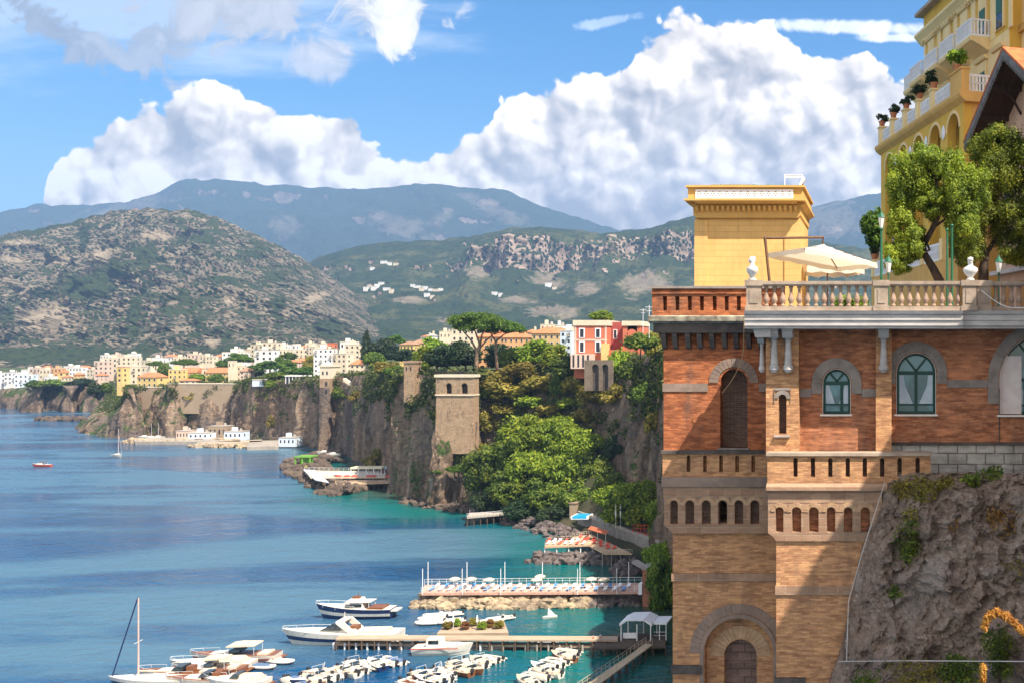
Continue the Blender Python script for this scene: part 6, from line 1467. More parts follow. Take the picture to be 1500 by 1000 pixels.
TT = [
 (137, 556, 584, 18, 595, 'broad', L_DARK, 'dark tree on the seaward tip of the headland'), (152, 560, 580, 22, 600, 'bush', L_BROAD, 'green bush on the headland tip beside the dark tree'), (120, 553, 570, 34, 800, 'bush', L_DARK, 'dark shrubbery crown on the far headland, right end'),
 (84, 555, 571, 40, 815, 'bush', L_BROAD, 'green thicket on the far headland, middle'), (50, 556, 570, 28, 830, 'bush', L_BROAD, 'green thicket on the far headland, left end'),
 (240, 531, 567, 20, 660, 'broad', L_BROAD, 'tall dark green tree right of the big yellow house'), (228, 529, 545, 20, 690, 'dome', L_PINE, 'small pine dome left of the yellow houses'),
 (270, 526, 546, 34, 700, 'dome', L_PINE, 'wide bright pine dome above the yellow houses'), (293, 546, 563, 32, 590, 'bush', L_LIME, 'yellow green tree in front of the long red roofed terrace'), (320, 547, 563, 24, 588, 'bush', L_BROAD, 'olive tree in front of the long yellow building'), (343, 549, 562, 18, 588, 'bush', L_BROAD, 'small dark tree below the cream building with grey top'),
 (352, 518, 548, 36, 690, 'dome', L_PINE, 'big round pine left of the tall white block'), (330, 527, 545, 26, 700, 'broad', L_BROAD, 'green tree behind the long yellow building'), (372, 536, 556, 34, 620, 'broad', L_DARK, 'dark tree below the tall white block, left one'), (395, 529, 556, 46, 610, 'dome', L_PINE, 'broad pine below the tall white block'), (416, 525, 552, 34, 630, 'dome', L_PINE, 'rounded pine right of the tall white block'),
 (436, 536, 555, 46, 580, 'broad', L_PINE, 'wide green tree above the glazed pavilion'), (409, 544, 558, 36, 570, 'bush', L_BROAD, 'low dense tree on the rim above the dark cliff'), (454, 522, 552, 18, 600, 'broad', L_DRY, 'tall olive brown tree left of the white hotel'), (420, 516, 530, 26, 690, 'bush', L_BROAD, 'green tree beside the cream flat roofed house'), (398, 555, 572, 20, 545, 'bush', L_LIME, 'light green shrub hanging over the dark cliff rim'),
 (537, 489, 540, 22, 520, 'cypress', L_DARK, 'dark pointed conifer left of the dark grove'), (560, 496, 535, 42, 500, 'broad', L_DARK, 'dark round tree right of the pointed conifer'), (579, 492, 520, 32, 520, 'dome', L_PINE, 'bright pine crown over the dark trees'), (548, 515, 550, 32, 470, 'broad', L_BROAD, 'green tree below the pointed conifer'), (600, 511, 534, 46, 450, 'broad', L_DARK, 'dark tree below the pale yellow villa'), (566, 528, 552, 34, 440, 'bush', L_DRY, 'pale dry bush on the cliff top left of the stone tower'), (582, 535, 556, 30, 400, 'bush', L_BROAD, 'green bush beside the small stone tower'),
 (640, 496, 540, 50, 400, 'broad', L_LIME, 'bright green tree left of the umbrella pine'), (622, 508, 547, 34, 370, 'broad', L_LIME, 'yellow green tree above the small stone tower'), (655, 505, 546, 54, 345, 'broad', L_DARK, 'dark evergreen behind the terrace railing, left one'), (682, 500, 546, 52, 350, 'broad', L_DARK, 'dark evergreen behind the terrace railing, middle one'), (738, 504, 548, 54, 350, 'broad', L_DARK, 'dark evergreen behind the terrace railing, right one'),
 (757, 508, 545, 52, 345, 'broad', L_BROAD, 'green tree right of the umbrella pine trunk'), (786, 499, 540, 54, 340, 'broad', L_LIME, 'bright green tree below the long ochre house'), (812, 506, 545, 46, 335, 'broad', L_LIME, 'light green tree left of the red villa'), (832, 520, 556, 50, 322, 'broad', L_BROAD, 'green tree below the narrow bluish house'), (768, 528, 560, 60, 326, 'bush', L_DRY, 'yellowish dry bush on the slope below the pines'), (730, 540, 580, 56, 318, 'bush', L_DRY, 'golden dry bush beside the bastion corner'), (750, 560, 592, 56, 314, 'bush', L_DRY, 'golden bush low on the slope right of the bastion'), (790, 548, 580, 50, 318, 'bush', L_DRY, 'olive dry bush in the middle of the slope'), (818, 545, 590, 40, 314, 'bush', L_BROAD, 'dark green bush on the slope under the red villa'), (850, 545, 585, 50, 306, 'bush', L_DRY, 'dry bush beside the arched retaining wall'), (905, 508, 560, 34, 298, 'bush', L_LIME, 'light green bush right of the arched retaining wall'), (872, 560, 600, 46, 302, 'bush', L_DRY, 'dry bush under the arched retaining wall'),
 (880, 455, 474, 36, 350, 'broad', L_LIME, 'bright tree crown showing over the red villa roof'), (938, 488, 520, 46, 280, 'bush', L_BROAD, 'dark green tree right of the red villa wing'), (962, 482, 530, 42, 250, 'bush', L_DRY, 'pale olive bush on the cliff edge beside the brick tower'), (958, 600, 640, 26, 240, 'bush', L_DRY, 'dry bush clinging to the cliff close to the brick tower'),
 (520, 570, 590, 18, 455, 'bush', L_DRY, 'pale shrub on the dark cliff below the small villa'), (497, 565, 590, 20, 470, 'bush', L_BROAD, 'green shrub at the foot of the cliff tower'), (552, 655, 690, 30, 400, 'bush', L_DRY, 'yellow bush at the foot of the cliff behind the bathing deck'), (718, 565, 592, 40, 322, 'bush', L_LIME, 'light green scrub low beside the bastion'), (742, 588, 612, 44, 318, 'bush', L_DRY, 'yellow scrub patch on the slope above the grove, left one'), (778, 578, 604, 48, 318, 'bush', L_LIME, 'light green scrub on the slope above the grove, left one'), (806, 590, 614, 40, 316, 'bush', L_DRY, 'yellow scrub patch on the slope above the grove, right one'), (836, 578, 604, 44, 312, 'bush', L_LIME, 'light green scrub on the slope above the grove, right one'), (862, 596, 622, 38, 306, 'bush', L_DRY, 'dry scrub on the shaded slope below the arched wall'), (900, 560, 596, 40, 295, 'bush', L_DRY, 'dry bush on the slope under the light green bush'), (925, 530, 566, 40, 282, 'bush', L_BROAD, 'dark green bush on the cliff shoulder below the villa wing'), (945, 560, 600, 34, 262, 'bush', L_BROAD, 'ivy clump on the cliff close to the brick tower, upper one'), (760, 600, 622, 36, 312, 'bush', L_BROAD, 'dark green scrub just above the tallest grove tree'), (716, 600, 640, 34, 316, 'bush', L_DRY, 'rust tinged scrub on the rocks left above the grove'),
 (676, 640, 690, 46, 314, 'bush', L_BROAD, 'green bush at the foot of the pale bastion'), (698, 645, 705, 40, 312, 'bush', L_DRY, 'dry bush at the right foot of the pale bastion'), (285, 572, 588, 26, 578, 'bush', L_DRY, 'dry bush hanging below the long tan retaining wall'),
 (398, 605, 630, 12, 545, 'bush', L_DRY, 'dry creeper patch low on the dark cliff'),
]
for a in TT: tree(*a)
GR = [(772, 612, 700, 84, 296, L_LIME, 'tallest bright green tree at the top of the waterside grove'), (815, 614, 700, 76, 296, L_LIME, 'bright green tree at the top right of the waterside grove'), (848, 632, 710, 74, 292, L_LIME, 'light green tree on the right shoulder of the grove'), (733, 640, 720, 66, 294, L_BROAD, 'olive green tree on the left shoulder of the grove'), (703, 665, 740, 62, 292, L_BROAD, 'dark green tree at the left end of the grove'), (775, 665, 745, 76, 286, L_LIME, 'green tree in the middle of the grove'), (826, 668, 750, 78, 284, L_LIME, 'green tree right of the middle of the grove'), (870, 668, 745, 64, 282, L_BROAD, 'green tree at the right end of the grove'), (742, 695, 762, 72, 284, L_BROAD, 'leafy tree low in the left of the grove'), (795, 705, 772, 74, 278, L_BROAD, 'leafy tree low in the middle of the grove'), (846, 712, 775, 72, 274, L_BROAD, 'leafy tree low in the right of the grove'), (715, 722, 768, 54, 284, L_DARK, 'dark tree at the waterline left of the grove'), (765, 735, 780, 60, 276, L_DARK, 'dark tree at the waterline in the middle of the grove'), (815, 742, 785, 60, 270, L_DARK, 'dark tree at the waterline by the pool wall'), (893, 690, 750, 54, 272, L_BROAD, 'green tree between the grove and the bright clipped trees'), (900, 640, 690, 40, 285, L_DARK, 'dark ivy covered tree against the shaded cliff')]
for px, a, b, w_, Y, mt, lab in GR: tree(px, a - 4, b - 14, w_ * .9, Y + 10, 'big', mt, lab, 'trees of the waterside grove')
for px, a, b, w_, Y, mt, lab in [(905, 708, 770, 66, 255, L_LIME, 'bright clipped tree above the pool terrace, left one'), (940, 704, 775, 70, 248, L_LIME, 'bright clipped tree above the pool terrace, right one'), (968, 728, 795, 46, 238, L_LIME, 'glowing lime tree close to the brick tower'), (966, 795, 850, 46, 205, L_LIME, 'bright ivy top on the dark tree beside the tower base'), (971, 815, 915, 50, 192, L_BROAD, 'tall dark ivy clad tree beside the tower base')]: tree(px, a, b, w_, Y, 'big', mt, lab)
for px, a, b, w_, Y, lab in [(645, 684, 702, 32, 318, 'small flat pine on the little sea wall, left one'), (672, 681, 702, 34, 314, 'small flat pine on the little sea wall, right one')]: tree(px, a, b, w_, Y, 'dome', L_PINE, lab)
# umbrella pines
def umbrella(lab, base, trunk, limbs, crown_boxes, Y, seed, n):
    rg = random.Random(seed); bl = []
    for (x0, x1, y0, y1) in crown_boxes:
        c = P((x0 + x1) / 2, (y0 + y1) / 2, Y) - base; r_ = ((x1 - x0) / 2 / 1500 * Y, (x1 - x0) / 2.3 / 1500 * Y, (y1 - y0) / 2 / 1500 * Y)
        for k in range(34):
            a = rg.uniform(0, 6.28); q = rg.random() ** .5; zz = (1 - q * q) ** .5
            bl.append(((c.x + r_[0] * q * math.cos(a), c.y + r_[1] * q * math.sin(a), c.z - r_[2] * .5 + r_[2] * 1.3 * zz - .2), (r_[0] * .24, r_[0] * .24, r_[2] * .30)))
    hero_tree('umbrella_pine', lab, base, trunk, limbs, bl, n, .34, L_PINE, PBARK, seed)
Yp = 330.0; b = P(699, 548, Yp); q = lambda px, y, dy=0: P(px, y, Yp + dy) - b
umbrella('large umbrella pine with flat spreading crown and pale bare trunk', b, ([q(700, 552), q(698, 530), q(699, 515), q(703, 505)], [.75, .6, .55, .5]),
         [([q(699, 515), q(690, 498, 2), q(677, 484, 3)], [.42, .3, .14]), ([q(703, 505), q(706, 490, -2), q(716, 478, -3)], [.4, .28, .12]), ([q(703, 505), q(697, 488, 0), q(692, 474, 0)], [.36, .24, .1]), ([q(699, 515), q(711, 500, 3), q(728, 484, 4)], [.34, .25, .12])],
         [(659, 738, 458, 487), (668, 712, 466, 490), (690, 742, 466, 490)], Yp, 31, 16000)
b = P(727, 545, Yp + 6); q = lambda px, y, dy=0: P(px, y, Yp + 6 + dy) - b
umbrella('smaller umbrella pine leaning right behind the large umbrella pine', b, ([q(729, 552), q(727, 520), q(726, 500)], [.55, .45, .38]), [([q(726, 500), q(720, 490, 1), q(714, 482, 2)], [.3, .2, .1]), ([q(726, 500), q(738, 490, -1), q(752, 484, -2)], [.3, .2, .1])], [(716, 766, 471, 492), (706, 750, 472, 490)], Yp + 6, 32, 8000)

# creepers and scrub on the cliff faces: no single plant can be told apart
rg = np.random.default_rng(9); bl = []
cv = bpy.data.objects['sea_cliff'].data.vertices
ncol = len(CP)
for i in range(0, ncol):
    Yc_ = CP[i][0].y
    if Yc_ < 170: continue
    for _ in range(5 if Yc_ < 420 else 2):
        f = 1 - abs(rg.normal()) * (.26 if Yc_ < 350 else .13)
        if f < .05: continue
        v = cv[i * NVC + int(f * (NVC - 1))].co
        if noise.noise(Vector((v.x / 14, v.y / 14, v.z / 10))) + (f - .72) * .9 + (.16 if Yc_ < 330 else 0) < .05: continue
        s_ = rg.uniform(.8, 1.9); bl.append(((v.x - .3, v.y - .8, v.z), (s_, s_, s_ * rg.uniform(.7, 1.5))))
o = obj('undergrowth', leaf_mesh('undergrowth', bl, 40000, .62, leaf_mat('creeper', (.014, .03, .012), (.05, .075, .02), (.20, .18, .04)), 4), None); tag(o, kind='stuff')
bl = []
for q_, (xy, zt, sb) in zip(RIM, CP):
    if xy.y < 300 or rg.random() > .75: continue
    s_ = rg.uniform(.7, 1.8); bl.append(((q_.x, q_.y + rg.uniform(0, 4), q_.z + .3), (s_ * 1.3, s_ * 1.3, s_)))
o = obj('undergrowth', leaf_mesh('undergrowth', bl, 16000, .7, MATS['creeper'], 5), None); tag(o, kind='stuff')
# wooded slope under the grove
V = []
for i in range(60):
    px = 676 + (985 - 676) * i / 59; Yw = YS(interp(px, [(676, 742), (700, 751), (760, 764), (800, 774), (850, 790), (905, 815), (985, 835)])) + 1
    Yt_ = interp(px, [(676, 322), (760, 318), (850, 302), (930, 280), (985, 230)]); zt_ = ZW(interp(px, [(676, 700), (760, 660), (850, 660), (880, 690), (905, 735), (930, 750), (985, 770)]), Yt_)
    for j in range(24):
        f = j / 23; X_ = XW(px, Yw) * (1 - f) + XW(px, Yt_) * f; Y_ = Yw + (Yt_ - Yw) * f
        z = -1 + 3.2 * min(1, f * 8) + zt_ * max(0, (f - .2) / .8) ** 1.2 + .7 * noise.fractal(Vector((X_ / 6, Y_ / 6, 3)), .8, 2, 4); V.append((X_, Y_, z))
tag(obj('ground', grid_mesh('ground', V, 60, 24, [plain('wooded_slope', (.03, .036, .016), (.07, .055, .03), .2, .95, .6, world=True)])), kind='structure')
# ================================================================== waterside
RIPL = plain('pale_boulder', (.44, .345, .22), (.15, .115, .085), .9, .95, .6, world=True, bdist=.1)
RIPD = plain('dark_and_shade_boulder', (.15, .12, .11), (.065, .052, .05), 1.0, .95, .6, world=True, bdist=.1)
RIPB = plain('brown_boulder', (.13, .095, .07), (.06, .045, .038), .8, .95, .6, world=True, bdist=.1)
PLANK = plain('deck_plank', (.44, .33, .23), (.30, .22, .155), 1.5, .9, .3, world=True, stretch=(.3, 3, 1))
DPLANK = plain('dark_plank', (.12, .085, .06), (.07, .05, .038), 1.5, .9, .3, world=True)
ODECK = plain('orange_deck', (.52, .36, .23), (.42, .28, .17), 1.2, .9, .2, world=True)
PINKD = plain('pink_deck', (.55, .33, .25), (.42, .25, .19), 1.2, .9, .2, world=True)
CONC = plain('concrete', (.36, .32, .27), (.25, .22, .19), .8, .9, .4, world=True)
REDF = plain('red_fabric', (.62, .07, .035), (.48, .05, .03), 3, .8); BLUEF = plain('blue_fabric', (.10, .26, .55), (.07, .2, .45), 3, .8)
GRN = plain('green_hut', (.16, .36, .06), (.12, .28, .05), 3, .7); YEL = plain('yellow_deck', (.62, .52, .10), (.5, .42, .09), 2, .8)
GEL = plain('gelcoat', (.66, .63, .57), (.56, .53, .47), 1.5, .3, spec=.5); RUB = plain('hypalon', (.58, .53, .45), (.46, .42, .35), 2, .55); RUBG = plain('grey_hypalon', (.30, .29, .28), (.22, .22, .22), 2, .55); NAVY = plain('navy_hull', (.012, .03, .10), (.01, .02, .07), 1, .25, spec=.5)
MOTOR = plain('outboard', (.025, .027, .03), (.04, .04, .045), 4, .35); MAHOG = plain('mahogany', (.22, .085, .035), (.14, .055, .025), 3, .4, stretch=(.3, 3, 1)); CUSH = plain('cushion', (.60, .53, .43), (.48, .42, .34), 3, .8)
COVER = plain('boat_cover', (.60, .52, .40), (.46, .39, .30), 2, .8, .3); STEEL = plain('steel', (.62, .63, .65), (.5, .5, .52), 2, .35); CORAL = plain('coral_hull', (.50, .10, .07), (.4, .08, .05), 2, .4)

def riprap(name, path, wid, size, n, mat, seed, top=2.0, fall=1.0):
    """loose boulders heaped along a path of (px, row) waterline points"""
    rg = random.Random(seed); pts = [Vector((XW(px, YS(y)), YS(y), 0)) for px, y in path]
    L = [0]
    for a, b in zip(pts, pts[1:]): L.append(L[-1] + (b - a).length)
    m = MB()
    for i in range(n):
        s_ = rg.random() * L[-1]; k = max(0, min(len(pts) - 2, next((j for j in range(len(L) - 1) if L[j + 1] >= s_), 0)))
        a, b = pts[k], pts[k + 1]; d = (b - a).normalized(); nn = Vector((-d.y, d.x, 0)); q = a + d * (s_ - L[k]); u = rg.random()
        if nn.y < 0: nn = -nn
        r_ = size * rg.uniform(.55, 1.25); h = top * (1 - abs(2 * u - fall)) if fall < 2 else top * u
        c = q + nn * (u * wid); m.blob((c.x, c.y, max(-.2, h * rg.uniform(.6, 1)) + .0), (r_ * rg.uniform(.8, 1.3), r_ * rg.uniform(.8, 1.2), r_ * rg.uniform(.6, .9)), i + seed * 31, .5, 1, 1.4)
    return tag(m.build(name, mat, None, False), kind='stuff')
riprap('boulders', [(600, 889), (640, 893), (760, 892), (862, 890)], 4.2, .95, 330, RIPL, 1, 2.2, 2)
riprap('boulders', [(862, 890), (900, 888), (938, 886)], 4.2, .85, 110, RIPD, 2, 2.1, 2)  # tower's shadow put into the colour: the pale heap continues in dark material
riprap('boulders', [(768, 824), (830, 827), (900, 826), (932, 824)], 6, 1.1, 150, RIPD, 3, 2.0, 1)
riprap('boulders', [(690, 752), (720, 762), (770, 776), (800, 787), (822, 797)], 9, 1.15, 260, RIPD, 4, 2.4, 1)
riprap('boulders', [(905, 845), (925, 843), (945, 838)], 6, 1.2, 50, RIPD, 5, 2.2, 1)
riprap('boulders', [(582, 735), (610, 742), (650, 748), (690, 752)], 7, 1.0, 140, RIPB, 6, 1.6, 1)
riprap('boulders', [(414, 680), (420, 694), (440, 702), (462, 720), (480, 727), (508, 726)], 16, 1.9, 230, RIPB, 7, 2.6, 1)
riprap('boulders', [(412, 678), (430, 672), (462, 680)], 12, 1.6, 90, RIPB, 8, 2.4, 1)
riprap('boulders', [(178, 648), (200, 650), (250, 650), (300, 648), (330, 650)], 9, 1.5, 170, RIPL, 9, 1.6, 1)
riprap('boulders', [(276, 655), (330, 656), (362, 656)], 6, 1.4, 80, RIPL, 10, 1.4, 1)
riprap('boulders', [(455, 664), (480, 670), (520, 668)], 12, 1.8, 80, RIPB, 11, 2.2, 1)
riprap('breakwater', [(50, 616), (90, 616.5), (134, 616)], 8, 2.2, 90, RIPB, 12, 2.6, 1)

def deck(name, lab, cat, quad, zt, th, mat, posts=None, rail=None, group=None, postmat=DPLANK):
    """quad = 4 (px, row) corners of the deck top at height zt"""
    pts = [Vector((XW(px, (CAMZ - zt) * 1500 / (y - HY)), (CAMZ - zt) * 1500 / (y - HY), zt)) for px, y in quad]
    c = sum(pts, Vector()) / 4; c.z = 0; o = thing(name, lab, cat, c, 0, group); L = [p_ - c for p_ in pts]
    dn = Vector((0, 0, -th)); MB().hexa([l + dn for l in L] + L).build('deck', mat, o)
    if posts:
        for i in range(posts + 1):
            f = i / posts
            for a, b in ((L[0], L[1]), (L[3], L[2])):
                q = a.lerp(b, f); q = q + (-(a + b) / 2 + (L[0] + L[1] + L[2] + L[3]) / 4) * .12
                MB().tube([(q.x, q.y, -1.2), (q.x, q.y, zt - th)], .14, 6).build('pile', postmat, o)
    if rail:
        h, n, mt = rail
        for a, b in ((L[0], L[1]), (L[3], L[2])):
            w = MB(); w.tube([a + Vector((0, 0, h)), b + Vector((0, 0, h))], .035, 5).tube([a + Vector((0, 0, h * .55)), b + Vector((0, 0, h * .55))], .025, 5)
            for i in range(n + 1): q = a.lerp(b, i / n); w.tube([q, q + Vector((0, 0, h))], .03, 5)
            w.build('railing', mt, o)
    return o, L
# long mooring pier: back walk, front walk
pier, L = deck('mooring_pier', 'long timber mooring pier running from the white pavilion out to the yacht', 'pier', [(492, 935), (905, 937), (905, 931), (498, 929)], 1.9, .25, PLANK, 22)
lo = pier.location
def sealoc(px, y, z=0.0): Y = (CAMZ - z) * 1500 / (y - HY); return Vector((XW(px, Y), Y, z))
a, b = sealoc(489, 942, .9) - lo, sealoc(870, 945, .9) - lo
a.z = b.z = .9
MB().hexa([a + Vector((0, 0, -.3)), b + Vector((0, 0, -.3)), b + Vector((0, 1.6, -.3)), a + Vector((0, 1.6, -.3)), a, b, b + Vector((0, 1.6, 0)), a + Vector((0, 1.6, 0))]).build('lower_walk', PLANK, pier)
for i in range(24):
    q = a.lerp(b, i / 23); MB().tube([(q.x, q.y - .05, -.9), (q.x, q.y - .05, 1.05)], .17, 8).build('fender_post', WHITE if i < 14 else CONC, pier)
    if i % 2: MB().box(q.x - .1, q.x + .1, q.y + 1.7, q.y + 1.9, .5, 1.64).build('strut', DPLANK, pier)
# pavilion platform
plat, L = deck('pier_platform', 'dark timber platform carrying the white pavilion at the pier root', 'platform', [(868, 948), (975, 946), (975, 926), (880, 930)], 1.5, .3, DPLANK, 6)
o = thing('white_pavilion', 'white gabled tent pavilion with flat side canopy at the pier root', 'pavilion', sealoc(935, 938, 1.5))
k = 166 / 1500
for sx in (-25, -2, 18): MB().box((sx - .7) * k, (sx + .7) * k, -.08, .08, 0, 24 * k).build('post', WHITE, o); MB().box((sx - .7) * k, (sx + .7) * k, 4.4, 4.56, 0, 24 * k).build('post', WHITE, o)
MB().prism([(-27 * k, 22 * k), (-27 * k, 26 * k), (-17 * k, 31 * k), (8 * k, 31.5 * k), (20 * k, 26 * k), (20 * k, 22 * k), (8 * k, 29.5 * k), (-16 * k, 29.5 * k)], -.25, 4.8).build('roof', WHITE, o)
MB().box(20.3 * k, 41 * k, .3, 4.6, 23 * k, 25.5 * k).build('side_canopy', WHITE, o); MB().box(-23 * k, -4 * k, .3, .4, 3 * k, 11 * k).build('counter', WHITE, o)
for sx in (30, 39.5): MB().box((sx - .5) * k, (sx + .5) * k, .4, .5, 0, 23 * k).build('post', WHITE, o)
MB().tube([(22 * k, .4, 12 * k), (40 * k, .4, 12 * k)], .04, 5).tube([(22 * k, .4, 7 * k), (40 * k, .4, 7 * k)], .03, 5).build('railing', WHITE, o)
# gangway slanting towards the bottom edge
gang, L = deck('gangway', 'pale timber gangway on piles slanting from the pavilion to the bottom edge', 'gangway', [(846, 1010), (946, 942), (956, 943), (866, 1010)], 1.6, .2, plain('pale_plank', (.58, .46, .32), (.44, .34, .23), 2, .9, .2, world=True), 9, (1.0, 16, plain('pale_plank', (.5, .4, .3))))
# bathing pier with parasols
bath, L = deck('bathing_pier', 'long pink bathing pier with white railings on a heap of pale boulders', 'pier', [(617, 868), (940, 866), (940, 853), (622, 856)], 2.7, .45, PINKD, None, (1.1, 30, WHITE))
lo = bath.location
MB().hexa([L[0] + Vector((1, 2.6, -3.5)), L[1] + Vector((0, 2.6, -3.5)), L[2] + Vector((0, -.3, -3.5)), L[3] + Vector((0, -.3, -3.5)), L[0] + Vector((1, 1.4, -.46)), L[1] + Vector((0, 1.4, -.46)), L[2] + Vector((0, -.3, -.46)), L[3] + Vector((0, -.3, -.46))]).build('core', RIPD, bath)
for px, y0 in ((619, 868), (627, 857), (677, 868), (684, 857), (733.5, 868), (739.5, 857), (794.5, 857), (846, 868), (849.5, 857), (903.5, 867), (921, 857)):
    q = sealoc(px, y0, 2.7); tag(MB().tube([(0, 0, -.3), (0, 0, 4.6)], [.075, .06], 6).build('flag_pole', WHITE, None, loc=q), 'bare white pole standing on the bathing pier railing', 'pole', 'white poles along the bathing pier')
def small_parasol(q, r, h, mat, lab, group, closed=False):
    o = thing('parasol', lab, 'parasol', q, 0, group); MB().tube([(0, 0, 0), (0, 0, h)], .035, 6).build('pole', WHITE, o)
    if closed: MB().lathe([(.06, h * .45), (.2, h * .55), (.13, h * .9), (.03, h * 1.06)], 8).build('canopy', mat, o)
    else: MB().lathe([(r, h - .42), (r, h - .26), (r * .55, h - .02), (.04, h + .1)], 10).build('canopy', mat, o)
    return o
for px, y, lab in ((666, 861, 'cream parasol on the bathing pier, nearest its seaward end'), (690, 861, 'cream parasol on the bathing pier, second from its seaward end'), (716, 862, 'cream parasol on the bathing pier, third from its seaward end'), (786, 862, 'cream parasol on the middle of the bathing pier, lower of a pair'), (791, 857, 'cream parasol on the middle of the bathing pier, upper of a pair'), (866, 861, 'cream parasol on the shaded half of the bathing pier, left one'), (885, 862, 'cream parasol on the shaded half of the bathing pier, right one')):
    small_parasol(sealoc(px, y, 2.7), 1.05, 2.1, CUSH if False else COVER, lab, 'cream parasols on the bathing pier')
rg = random.Random(4)
def lounger_proto(mat):
    w = MB(); w.box(-.3, .3, -.9, .35, .28, .36); w.prism([(.35, .28), (1.0, .62), (1.0, .7), (.35, .36)], -.3, .3, 'x'); w.v = [(v[0], v[1], v[2]) for v in w.v]
    for a, b in ((-.25, -.8), (.25, -.8), (-.25, .5), (.25, .5)): w.box(a - .03, a + .03, b - .03, b + .03, 0, .28)
    return w.mesh('sun_lounger', mat)
LP_ = {'blue': lounger_proto(BLUEF), 'white': lounger_proto(WHITE), 'red': lounger_proto(REDF)}
def lounger(q, col, lab, group, rz=None):
    o = obj('sun_lounger', LP_[col], None, None, q); o.rotation_euler.z = rg.uniform(-.15, .15) if rz is None else rz; tag(o, lab, 'sun lounger', group)
for i in range(44):
    px = 632 + i * 6.7; lounger(sealoc(px, 864 - (i % 2) * 4, 2.71), 'blue' if i % 3 == 0 else 'white', ('blue' if i % 3 == 0 else 'white') + ' sun lounger in the crowded rows on the bathing pier', ('blue' if i % 3 == 0 else 'white') + ' sun loungers on the bathing pier')
o = thing('pump_house', 'narrow rust coloured pillar building at the landward end of the bathing pier', 'building', sealoc(950, 888, 0)); k = 193 / 1500
MB().box(-9 * k, 9 * k, 0, 4, -1, 54 * k).build('wall', plain('rust_wall', (.42, .17, .10), (.30, .12, .075), .8, .9, .3, world=True), o); MB().box(-10.5 * k, 10.5 * k, -.2, 4.2, 54 * k, 57 * k).build('roof', CONC, o)
MB().box(-14.5 * k, -9.1 * k, -.3, 1.5, 18 * k, 34 * k).build('door', WHITE, o)
# orange sun deck on posts + ramp
deck('sun_deck', 'pale sun deck on white posts with red loungers over the dark boulders', 'deck', [(798, 800), (868, 797), (860, 789), (800, 792)], 3.2, .35, ODECK, 4, (.9, 10, COVER), postmat=WHITE)
deck('sun_deck', 'orange ramp deck with red loungers running down to the dark boulders', 'deck', [(886, 810), (926, 810), (866, 782), (838, 786)], 3.0, .3, ODECK, 3, (.9, 8, COVER), postmat=CONC)
deck('stair_ramp', 'grey concrete ramp leading from the orange deck to the shore wall', 'ramp', [(925, 822), (948, 834), (952, 830), (930, 816)], 2.6, .4, CONC)
for i in range(14):
    px = 803 + (i % 7) * 8.5; y = 793 + (i // 7) * 3.5; lounger(sealoc(px, y, 3.21), 'red' if i % 3 == 0 else 'white', ('red' if i % 3 == 0 else 'white') + ' sun lounger on the pale sun deck', ('red' if i % 3 == 0 else 'white') + ' sun loungers on the pale sun deck')
for i in range(10):
    f = (i // 2) / 4.8; px = 858 + 48 * f + (i % 2) * 9 - 8; y = 787 + 20 * f; lounger(sealoc(px, y, 3.01), 'red', 'red sun lounger on the orange ramp deck', 'red sun loungers on the ramp deck')
o = thing('red_awning', 'long red awning over the upper part of the orange ramp deck', 'awning', sealoc(878, 790, 3.0)); k = 258 / 1500
MB().hexa([(-18 * k, 1, 2.3), (17 * k, -5, 2.1), (17 * k, -2.2, 2.4), (-18 * k, 3.8, 2.6), (-18 * k, 1, 2.42), (17 * k, -5, 2.22), (17 * k, -2.2, 2.52), (-18 * k, 3.8, 2.72)]).build('canopy', plain('orange_red', (.46, .13, .06), (.36, .1, .05), 3, .8), o)
for sx, yy in ((-17, 1.4), (0, -1.6), (16, -4.6)): MB().tube([(sx * k, yy, 0), (sx * k, yy, 2.3)], .05, 5).build('post', WHITE, o)
# shore wall, pool terrace
wa, wb = sealoc(846, 779, 0), sealoc(966, 824, 0); c = (wa + wb) / 2; o = thing('shore_wall', 'long grey concrete wall below the pool terrace', 'wall', c); a, b = wa - c, wb - c; nn = Vector((9, 5, 0))
MB().hexa([a + Vector((0, 0, -1)), b + Vector((0, 0, -1)), b + nn + Vector((0, 0, -1)), a + nn + Vector((0, 0, -1)), a + Vector((0, 0, 5.0)), b + Vector((0, 0, 4.4)), b + nn + Vector((0, 0, 4.4)), a + nn + Vector((0, 0, 5.0))]).build('wall', plain('grey_wall', (.27, .24, .21), (.17, .15, .135), .4, .95, .4, world=True), o)
up = Vector((0, 0, .9)); MB().hexa([a + Vector((-.1, -.1, 5.0)), b + Vector((-.1, -.1, 4.4)), b + Vector((.3, .3, 4.4)), a + Vector((.3, .3, 5.0)), a + Vector((-.1, -.1, 5.7)), b + Vector((-.1, -.1, 5.1)), b + Vector((.3, .3, 5.1)), a + Vector((.3, .3, 5.7))]).build('parapet', CONC, o)
pa_ = P(852, 762, 266); pool = thing('swimming_pool', 'small bright blue pool at the seaward corner of the terrace', 'pool', (pa_.x, pa_.y, 5.05))
MB().box(-2.2, 2.2, -2, 3.2, -.2, .55).build('rim', WHITE, pool); m_, t = newmat('pool_water'); finish(t, (.02, .40, .70), .1, None, .5); MB().box(-1.8, 1.8, -2.02, 2.8, .0, .6).build('water', m_, pool)
o = thing('gate_pier', 'tall pale stone pier at the corner beside the pool', 'pier', sealoc(839, 775, 0)); MB().box(-.9, .9, 0, 4, -1, 7.0).build('wall', WM['stone'], o); MB().box(-1.1, 1.1, -.2, 4.2, 7.002, 7.4).build('cap', WM['stone'], o)
for px, lab in ((902, 'closed white parasol above the shore wall, left of two'), (909, 'closed white parasol above the shore wall, right of two')):
    q = P(px, 772, 250); q.z = 5.0; small_parasol(q, .3, 5.6, WHITE, lab, 'closed parasols on the pool terrace', True)
